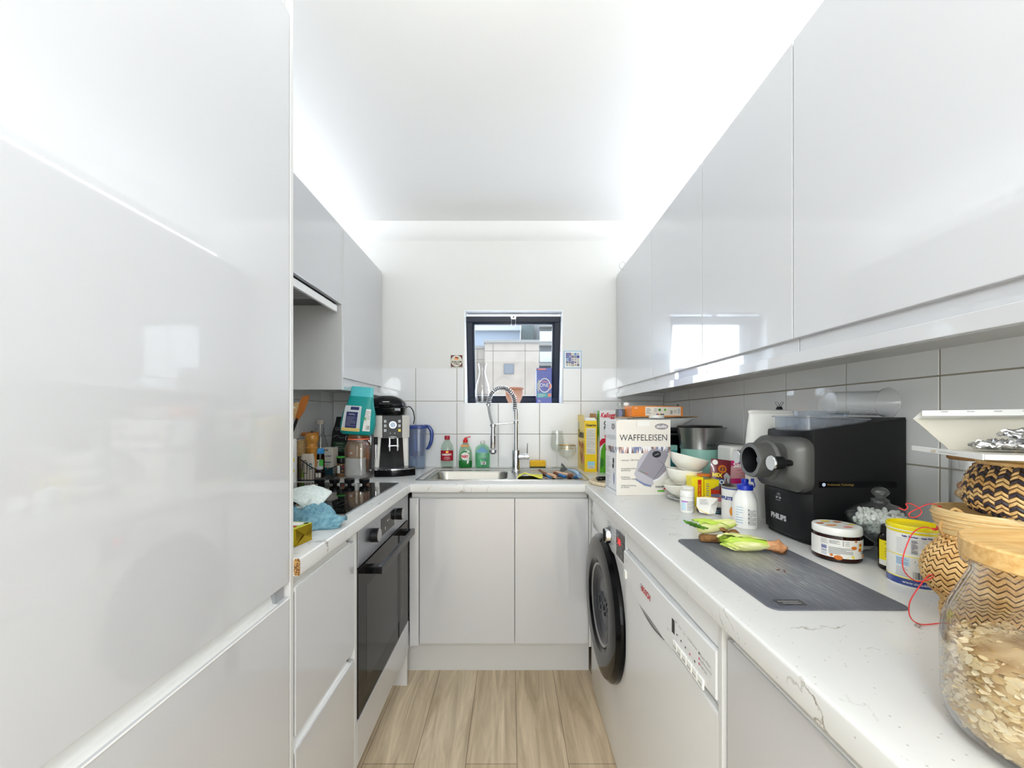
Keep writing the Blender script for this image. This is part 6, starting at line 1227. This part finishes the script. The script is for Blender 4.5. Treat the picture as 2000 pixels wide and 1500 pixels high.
# gummy jar
t = T_('gummy_jar', 'short brown jar with white lid and orange fruit print, in front of the pasta machine', 'jar', (.706, .850, WZ))
q = P().lathe([(.040, 0), (.0425, .003), (.0425, .050), (.040, .054), (.040, .058)], 'amber_glass', 56, caps=(1, 0)); q.lathe([(.0395, .003), (.041, .005), (.041, .052), (0, .053)], 'rust', 40); m_ = wrap(.0428, R(-40)); q.rect(m_, -.062, .010, .075, .048, 'paper')
q.bars(m_, -.026, .013, -.016, .034, 8, 'jug_blue', horiz=True); q.lines(m_, -.027, .036, -.014, .046, 5, 'mark_grey'); q.lines(m_, -.012, .038, .006, .046, 4, 'ink_soft'); q.lines(m_, -.013, .017, .028, .032, 7, 'ink_soft')
for k in range(3): q.disc(m_, .011, .0445-.0035*k, .0013, 'logo_grey'); q.lines(m_, .014, .043-.0035*k, .022, .0458-.0035*k, 1, 'ink_soft', frac=.3)
for cx, cy, rx, ry, c in ((.034, .046, .003, .002, 'snack_orange'), (.030, .033, .0058, .0036, 'snack_orange'), (.045, .0385, .0040, .004, 'snack_orange'), (.044, .029, .0045, .0042, 'snack_orange'), (-.008, .0145, .0028, .0028, 'snack_orange'), (.003, .0112, .0072, .0048, 'snack_orange')): q.disc(m_, cx, cy, rx, c, ry, t=.0008)
q.poly(m_, [(.041, .037), (.048, .035), (.0445, .030)], 'fruit_yellow', .0011); q.poly(m_, [(.016, .0105), (.029, .018), (.031, .0105)], 'fruit_yellow', .0009); q.text('CBD', .009, m_, 'ink', x=.056, y=.022, bold=.0003); q.rect(m_, .050, .012, .062, .017, 'fruit_orange', .0008); q.build('body', t)
q = P().lathe([(.0418, .0545), (.0430, .056), (.0430, .068), (.0415, .0705), (0, .0707)], 'plastic_white', 56); fT = plane((0, 0, .0709), (1, 0, 0), (0, 1, 0))
for cx, cy, rx, ry, c in ((-.028, .010, .008, .005, 'snack_orange'), (-.018, -.008, .012, .005, 'fruit_orange'), (-.005, .025, .010, .006, 'fruit_yellow'), (.016, .018, .009, .005, 'snack_orange'), (.006, -.022, .010, .005, 'coral'), (.028, -.004, .008, .005, 'fruit_yellow')): q.disc(fT, cx, cy, rx, c, ry, t=.0003)
q.build('lid', t)
# glass compote with mints
t = T_('glass_sweet_dish', 'lidded cut-glass footed dish full of white sweets, right of the gummy jar', 'sweet dish', (.802, .852, WZ))
def fluted(prof, mat, n=72, am=.015, tw=14):
    rs = [[(r*(1+am*cos(18*(2*pi*j/n)+tw*z*10))*cos(2*pi*j/n), r*(1+am*cos(18*(2*pi*j/n)+tw*z*10))*sin(2*pi*j/n), z) for j in range(n)] for r, z in prof]
    return rs
glass('cut_glass', (242, 246, 246), 1.7, .02, .04)
q = P(); q.loft(fluted([(.036, 0), (.037, .003), (.018, .010), (.009, .020), (.011, .030), (.026, .040), (.044, .056), (.054, .072), (.057, .083), (.055, .084), (.042, .060), (.024, .044), (.001, .040)], 'cut_glass'), 'cut_glass'); q.build('bowl', t)
q = P(); q.loft(fluted([(.0575, .0845), (.058, .088), (.054, .094), (.040, .106), (.026, .114), (.016, .118), (.014, .1225), (.016, .125), (.011, .127)], 'cut_glass', am=.02), 'cut_glass', caps=(0, 0)); q.lathe([(.011, .127), (.008, .129), (.014, .136), (.0155, .141), (.012, .147), (.005, .1515), (0, .152)], 'cut_glass', 14, caps=(0, 1)); q.build('lid', t)
rr = random.Random(21); sw = P(); cnt = 0
protoS = P(); protoS.ball((0, 0, 0), .0068, 'pill_white', 10, (1.05, .8, .5))
for k in range(230):
    z = rr.uniform(.052, .099); rmax = .047-abs(z-.080)*.75 if z > .08 else .020+(z-.050)*.95; rmax = min(rmax, .046); a = rr.uniform(0, 6.28); rad = rmax*math.sqrt(rr.uniform(.25, 1)); 
    T = Matrix.Translation((rad*cos(a), rad*sin(a), z)) @ Matrix.Rotation(rr.uniform(0, 6), 4, 'X') @ Matrix.Rotation(rr.uniform(0, 6), 4, 'Y')
    b0 = len(sw.v); sw.mi('pill_white'); sw.v += [tuple(T @ Vector(v)) for v in protoS.v]; sw.f += [tuple(b0+i for i in f) for f in protoS.f]; sw.m += [0]*len(protoS.f)
o = sw.build('sweets'); o.location = (.802, .852, WZ); o['kind'] = 'stuff'; tag(o, 'heap of small white sweets inside the cut-glass dish', 'sweets')
# supplement jar
t = T_('supplement_jar', 'dark jar with a bright yellow label and black lid, left of the yellow-lidded tin', 'jar', (.768, .779, WZ))
q = P().lathe([(.0275, 0), (.029, .003), (.029, .058), (.026, .068), (.0245, .071)], 'amber_glass', 44, caps=(1, 0)); q.lathe([(.027, .003), (.0275, .06), (0, .062)], 'matt_black', 32); m_ = wrap(.0293, R(-38)); q.rect(m_, -.035, .010, .04, .059, 'stock_yellow'); q.rect(m_, -.035, .010, .04, .020, 'paper', .0006); q.text('ourfive', .013, m_, 'fruit_yellow', x=-.002, y=.0155, t=.0009, bold=.0006); q.lines(m_, -.022, .026, -.004, .046, 4, 'ink', .0008, .2); q.lines(m_, -.022, .052, .0, .055, 1, 'ink', .0008, .4); q.build('body', t)
q = P().lathe([(.0245, .069), (.0250, .071), (.0250, .084), (.0225, .086), (0, .086)], 'plastic_black', 44); q.build('lid', t)
# yellow lidded tin
t = T_('formula_tin', 'white printed tin with a bright yellow lid and navy base, left of the woven basket', 'tin', (.734, .714, WZ))
q = P().lathe([(.0355, 0), (.0365, .002), (.0365, .098)], 'paper', 56); m_ = wrap(.0367, R(-42)); q.rect(m_, -.08, .004, .08, .016, 'jug_blue'); q.rect(m_, -.08, .016, .08, .0175, 'stock_yellow'); q.text('www.zirkulin.de', .0062, m_, 'white_ink', x=.003, y=.010); q.rect(m_, -.08, .0555, .08, .0568, 'stock_yellow'); q.bars(m_, -.004, .019, .010, .031, 12, 'ink')
q.rect(m_, -.027, .038, -.008, .054, 'print_blue', .0004); q.lines(m_, -.026, .040, -.010, .052, 6, 'jug_blue', .0008, .25); q.lines(m_, -.027, .019, -.010, .036, 6, 'photo_blue', .0006, .25); q.lines(m_, -.026, .060, .024, .088, 9, 'photo_blue', .0006, .12); q.lines(m_, -.006, .062, .002, .086, 10, 'ink', .0009, .4)
for cx, cy in ((-.001, .049), (.011, .049), (.004, .040)): q.disc(m_, cx, cy, .0042, 'mark_lgrey', t=.0004); q.disc(m_, cx, cy, .0036, 'white_ink', t=.0007); q.lines(m_, cx-.0015, cy-.002, cx+.0015, cy+.002, 2, 'ink', .001)
q.text('kein Zucker - kein Palm\u00f6l', .0042, m_, 'jug_blue', x=.004, y=.0915, bold=.0002); q.build('body', t)
q = P().lathe([(.0368, .096), (.0378, .098), (.0378, .108), (.0365, .1095), (.0352, .1095), (.0350, .104), (0, .1035)], 'stock_yellow', 56); q.lathe([(.0380, .100), (.0382, .101), (.0380, .102)], 'paper', 56, caps=(0, 0)); q.build('lid', t)
# woven baskets
M('weave_gap', (120, 82, 44), .8)
def woven(prof, rows, cols, cfn, T=None, th=.0026, base='weave_gap'):
    """profile (r,z) surface with raised diagonal strips"""
    q = P(); q.lathe([(max(r-.0015, .001), z) for r, z in prof], base, 48, caps=(1, 0)); L_ = [0]
    for a, b in zip(prof, prof[1:]): L_.append(L_[-1]+math.hypot(b[0]-a[0], b[1]-a[1]))
    def at(s):
        s = min(max(s, 0), L_[-1]-1e-9); i = next(i for i in range(len(L_)-1) if L_[i+1] >= s); f = (s-L_[i])/(L_[i+1]-L_[i]); a, b = prof[i], prof[i+1]
        r = a[0]+(b[0]-a[0])*f; z = a[1]+(b[1]-a[1])*f; dr, dz = b[0]-a[0], b[1]-a[1]; d = math.hypot(dr, dz); return r, z, dz/d, -dr/d
    ch = L_[-1]/rows
    for i in range(rows):
        for j in range(cols):
            dirn = 1 if j % 2 == 0 else -1; a0 = 2*pi*j/cols; da = 2*pi*1.0/cols; s0 = ch*(i+.02); sl = ch*.80*dirn
            vs = []
            for uu in (0, .5, 1):
                for vv_ in (0, .5, 1):
                    a = a0+da*uu; s_ = s0+ch*.74*vv_+sl*(uu-.5); r, z, nr, nz = at(s_); h_ = th*(.25+.75*(1-(2*uu-1)**2))*(.35+.65*(1-(2*vv_-1)**2)); r2 = r+nr*h_; vs.append((r2*cos(a), r2*sin(a), z+nz*h_))
            q.raw(vs, [(0, 3, 4, 1), (1, 4, 5, 2), (3, 6, 7, 4), (4, 7, 8, 5)], cfn(i, j))
    return q
t = T_('woven_basket', 'plain straw woven basket with a waist, behind the oats jar', 'basket', (.687, .566, WZ))
pr = [(.043, 0), (.045, .004), (.046, .014), (.044, .028), (.048, .036), (.060, .048), (.066, .062), (.067, .078), (.062, .096), (.052, .112), (.043, .124)]
woven(pr, 17, 54, lambda i, j: 'straw').build('weave', t, smooth=50)
q = P(); q.lathe([(.043, .122), (.0455, .125), (.0455, .130), (.043, .132)], 'straw', 40, caps=(0, 0)); n = 46
for k in range(n): a = 2*pi*k/n; q.tube([(.0435*cos(a), .0435*sin(a), .123), (.047*cos(a+.03), .047*sin(a+.03), .128), (.0435*cos(a+.06), .0435*sin(a+.06), .133)], .0011, 'straw', 5)
q.build('rim', t)
q = P(); q.lathe([(.0405, .128), (.049, .132), (.056, .160), (.0545, .168), (.052, .168), (.047, .135)], 'bamboo_pale', 48, caps=(0, 0))
for k in range(4): z = .140+.006*k; r = .0495+(z-.132)*.245; q.lathe([(r+.0006, z), (r+.0014, z+.001), (r+.0006, z+.002)], 'straw', 44, caps=(0, 0))
q.lathe([(.0400, .132), (.0, .131)], 'straw', 40, caps=(0, 0)); q.build('bamboo_collar', t)
q = P(); q.tube([(-.040, .020, .126), (-.050, .016, .142), (-.050, .006, .158), (-.046, .0, .170), (-.044, -.012, .160), (-.048, -.014, .142)], .0022, 'straw', 8, smooth=4); q.build('cane_loop', t)
M('string_red', (206, 50, 50), .6)
def strpath(pts):   # points (px, py, depth) were read on the worktop; stored as real positions
    return [((x-996)*d/768, d, CAMZ-(y-815)*d/768) for x, y, d in pts]
q = P(); q.tube([(.6440, .590, 1.079), (.6500, .591, 1.063), (.6440, .593, 1.044), (.6370, .592, 1.044)], .0017, 'string_red', 8, smooth=3)
q.tube([(.6425, .592, 1.081), (.6330, .595, 1.0805), (.6180, .597, 1.073), (.6060, .597, 1.066), (.6080, .597, 1.0605), (.6180, .597, 1.061), (.6250, .597, 1.068), (.6200, .597, 1.075), (.6080, .598, 1.081), (.6020, .598, 1.080), (.6050, .598, 1.075), (.6000, .598, 1.071), (.5920, .599, 1.074)], .0007, 'string_red', 6, smooth=4)
q.tube([(.6370, .592, 1.044), (.6200, .590, 1.047), (.5980, .583, 1.041), (.5780, .573, 1.025), (.5650, .566, 1.005), (.5700, .567, .988), (.5900, .572, .974), (.6080, .575, .973), (.6200, .576, .978), (.6230, .577, .979), (.6130, .575, .981), (.5980, .571, .971), (.5780, .568, .946), (.5760, .566, .925), (.5950, .570, .912), (.6250, .574, .9112), (.6450, .575, .9112)], .0008, 'string_red', 6, smooth=5)
o = q.build('red_string'); tag(o, 'thin red string looping from the plain straw basket down to the worktop', 'string')
t = T_('woven_basket', 'straw basket woven with dark zigzags, stacked on the plain straw basket', 'basket', (.712, .532, WZ+.1685))
pr = [(.052, 0), (.060, .004), (.064, .014), (.065, .032), (.062, .050), (.055, .064), (.048, .072)]
woven(pr, 14, 62, lambda i, j: 'straw_dark' if ((i+(j//2) % 2) % 3 == 1 or (i in (1, 11) and j % 2)) else 'straw').build('weave', t, smooth=50)
q = P(); q.lathe([(.050, .066), (.053, .068), (.054, .072), (.050, .074)], 'straw', 44, caps=(0, 0)); q.lathe([(.0475, .070), (.0475, .0835), (.044, .0835), (.044, .070)], 'bamboo_pale', 48, caps=(0, 0)); q.tube([(-.048, -.012, .076), (-.053, -.016, .084), (-.0505, -.02, .086), (-.047, -.021, .078)], .0018, 'straw', 8, smooth=3); q.lathe([(.044, .071), (0, .071)], 'straw', 36, caps=(0, 0)); q.build('collar', t)
# tall canister and its base behind
t = T_('lidded_canister', 'dark wooden-lidded canister standing behind the straw baskets, under the glass jar', 'canister', (.848, .702, WZ)); P().lathe([(.050, 0), (.052, .003), (.052, .118), (.05, .120), (0, .120)], 'paper_warm', 44).build('body', t); P().lathe([(.054, .118), (.056, .120), (.056, .136), (.054, .139), (.050, .139), (.049, .1350), (0, .1350)], 'wood_brown', 44).build('lid', t)
t = T_('glass_storage_jar', 'glass storage jar with a brown wooden lid, standing on the dark-lidded canister', 'jar', (.845, .700, WZ+.1353)); q = P().lathe([(.041, 0), (.043, .002), (.043, .090), (.041, .092), (.0405, .088), (.0415, .004), (0, .003)], 'clear_glass', 48, caps=(1, 0)); q.build('body', t); P().lathe([(.043, .090), (.046, .092), (.046, .104), (.044, .106), (0, .106)], 'wood_brown', 48).build('lid', t)
q = P(); rr = random.Random(8)
for k in range(14): a = rr.uniform(0, 6.28); rad = rr.uniform(0, .028); q.ball((rad*cos(a), rad*sin(a), .014+.011*(k//5)), .0125, 'lettuce_root' if k % 3 else 'beech', 12, (1.1, .8, .8))
o = q.build('nuts'); o.location = (.845, .700, WZ+.139); tag(o, 'pale and brown dried pieces lying in the glass storage jar', 'dried food'); o['kind'] = 'stuff'
# open white box with foil
M('board_white', (214, 214, 212), .5); M('board_inner', (182, 178, 166), .75)
A0 = Vector((.596, .582)); U = Vector((.916, -.40)).normalized(); V = Vector((-.40, -.916)).normalized()
t = T_('open_cake_box', 'flat open white cardboard box balanced on the stacked baskets', 'box', (A0.x, A0.y, 1.1640)); t.rotation_euler = (0, 0, math.atan2(U.y, U.x))
# local: x along U, y = away from camera (so V = -y)
q = P(); q.box(0, .34, -.150, .0, 0, .0018, 'board_inner', .0003); q.box(-.0012, 0, -.150, .0, -.0005, .0105*.6, 'board_white', .0002); q.box(0, .34, -.1512, -.150, 0, .006, 'board_white', .0002)
f = plane((-.0013, 0, -.0005), (0, -1, 0), (0, 0, 1)); q.text('Lindt', .0055, f, 'gold_rim', x=.055, y=.0030, shear=.3, t=.0003); q.lines(f, .068, .0015, .11, .0045, 1, 'mark_grey', .0003, .2); q.build('tray', t)
q = P(); q.raw([(.040, 0, .001), (.34, .0, .001), (.34, .030, .052), (.012, .028, .046)], [(0, 1, 2, 3)], 'board_inner'); q.raw([(.040, .0015, .001), (.34, .0015, .001), (.34, .0315, .052), (.012, .0295, .046)], [(3, 2, 1, 0)], 'board_white')
q.raw([(.012, .028, .046), (.34, .030, .052), (.34, .018, .062), (.018, .018, .058)], [(0, 1, 2, 3)], 'board_white'); q.raw([(.018, .018, .058), (.34, .018, .062), (.34, .006, .052), (.014, .008, .050)], [(0, 1, 2, 3)], 'board_white')
m_ = plane((.018, .0175, .0585), (.322, -.0, .003), (-.003, -.012, -.0085)); 
for k in range(9): q.rect(m_, .02+.028*k, .003, .028+.028*k, .005, 'mark_grey', .0004)
q.build('lid', t, smooth=0)
def foil(name, cx, cy, L_, W2, h_, rz, seed, lab):
    rr = random.Random(seed); q = P(); n = 26; rings = []
    for i in range(25):
        u = i/24; x = (u-.5)*L_; e = sin(pi*min(.97, max(.03, u)))**.35; k = 1+.25*sin(i*1.7+seed)
        rings.append([(x+rr.uniform(-.0022, .0022), W2*e*cos(2*pi*j/n)*(1+rr.uniform(-.25, .12)), max(.0003, h_/2*k+h_*.6*e*sin(2*pi*j/n)*(1+rr.uniform(-.55, .45)))) for j in range(n)])
    q.loft(rings, 'foil'); t = T_(name, lab, 'foil', (A0.x+U.x*cx+V.x*cy, A0.y+U.y*cx+V.y*cy, 1.1668+.002), rz); q.build('foil', t, smooth=8); return t
foil('foil_parcel', .085, .035, .078, .017, .012, R(-20), 3, 'crumpled foil parcel lying lowest in the open white box')
o = foil('foil_parcel', .118, .040, .092, .016, .012, R(-30), 6, 'longer crumpled foil parcel lying on top of the other in the open white box'); o.location.z += .0125; o.rotation_euler = (0, R(5), R(-28))
# oats jar
t = T_('oats_jar', 'big glass jar of oats with a bamboo lid, nearest on the right worktop', 'jar', (.497, .340, WZ))
out = [(.060, 0), (.074, .004), (.082, .014), (.085, .030), (.0855, .085), (.084, .102), (.079, .120), (.070, .142), (.0655, .155), (.0655, .164)]; inn = [(.0635, .164), (.0635, .155), (.068, .141), (.077, .119), (.082, .101), (.0835, .085), (.083, .030), (.080, .016), (.072, .008), (0, .008)]
q = P(); q.lathe(out+inn, 'clear_glass', 96, caps=(1, 1)); q.lathe([(.0655, .160), (.0715, .163), (.0720, .167), (.0655, .168)], 'clear_glass', 96, caps=(0, 0)); q.build('glass_body', t, smooth=50)
q = P(); q.lathe([(.0705, .1685), (.0725, .1700), (.0730, .1850), (.0715, .1870), (.050, .1870), (.044, .1845), (.030, .1830), (0, .1828)], 'bamboo', 96); q.build('bamboo_lid', t)
rr = random.Random(33)
core = P(); lvl = .080
core.lathe([(.070, .009), (.0785, .018), (.0805, .032), (.0805, lvl-.006), (.05, lvl+.006), (0, lvl+.012)], 'oats', 64); 
fl = []
for k in range(4400):
    if k < 3300:   # against the glass
        z = rr.uniform(.014, lvl+.002); a = rr.uniform(0, 2*pi); R0 = (.0815 if z > .03 else .074+(z-.012)*.42); rad = R0-rr.uniform(0, .003); tilt = rr.uniform(-1.3, 1.3)
        T = Matrix.Translation((rad*cos(a), rad*sin(a), z)) @ Matrix.Rotation(a, 4, 'Z') @ Matrix.Rotation(rr.uniform(-.5, .5)+pi/2*rr.choice((1, 1, .35)), 4, 'Y') @ Matrix.Rotation(tilt, 4, 'Z')
    else:
        a = rr.uniform(0, 2*pi); rad = .079*math.sqrt(rr.random()); z = lvl+.012-.018*rad/.08+rr.uniform(0, .004)
        T = Matrix.Translation((rad*cos(a), rad*sin(a), z)) @ Matrix.Rotation(rr.uniform(-.6, .6), 4, 'X') @ Matrix.Rotation(rr.uniform(-.6, .6), 4, 'Y') @ Matrix.Rotation(rr.uniform(0, 6), 4, 'Z')
    rx = rr.uniform(.0034, .0058); ry = rx*rr.uniform(.6, .8); n = 7; cup = rr.uniform(-.0008, .0008)
    vs = [(0, 0, cup+.0004)]+[(rx*cos(2*pi*j/n), ry*sin(2*pi*j/n), 0) for j in range(n)]+[(0, 0, cup-.0004)]
    fs = [(0, 1+j, 1+(j+1) % n) for j in range(n)]+[(n+1, 1+(j+1) % n, 1+j) for j in range(n)]
    core.raw(vs, fs, rr.choice(('oat_flake', 'oat_flake', 'oat_flake_b', 'oat_flake_c')), T)
o = core.build('rolled_oats', smooth=40); o.location = (.497, .340, WZ); o['kind'] = 'stuff'; tag(o, 'rolled oats filling half of the big glass jar', 'oats')
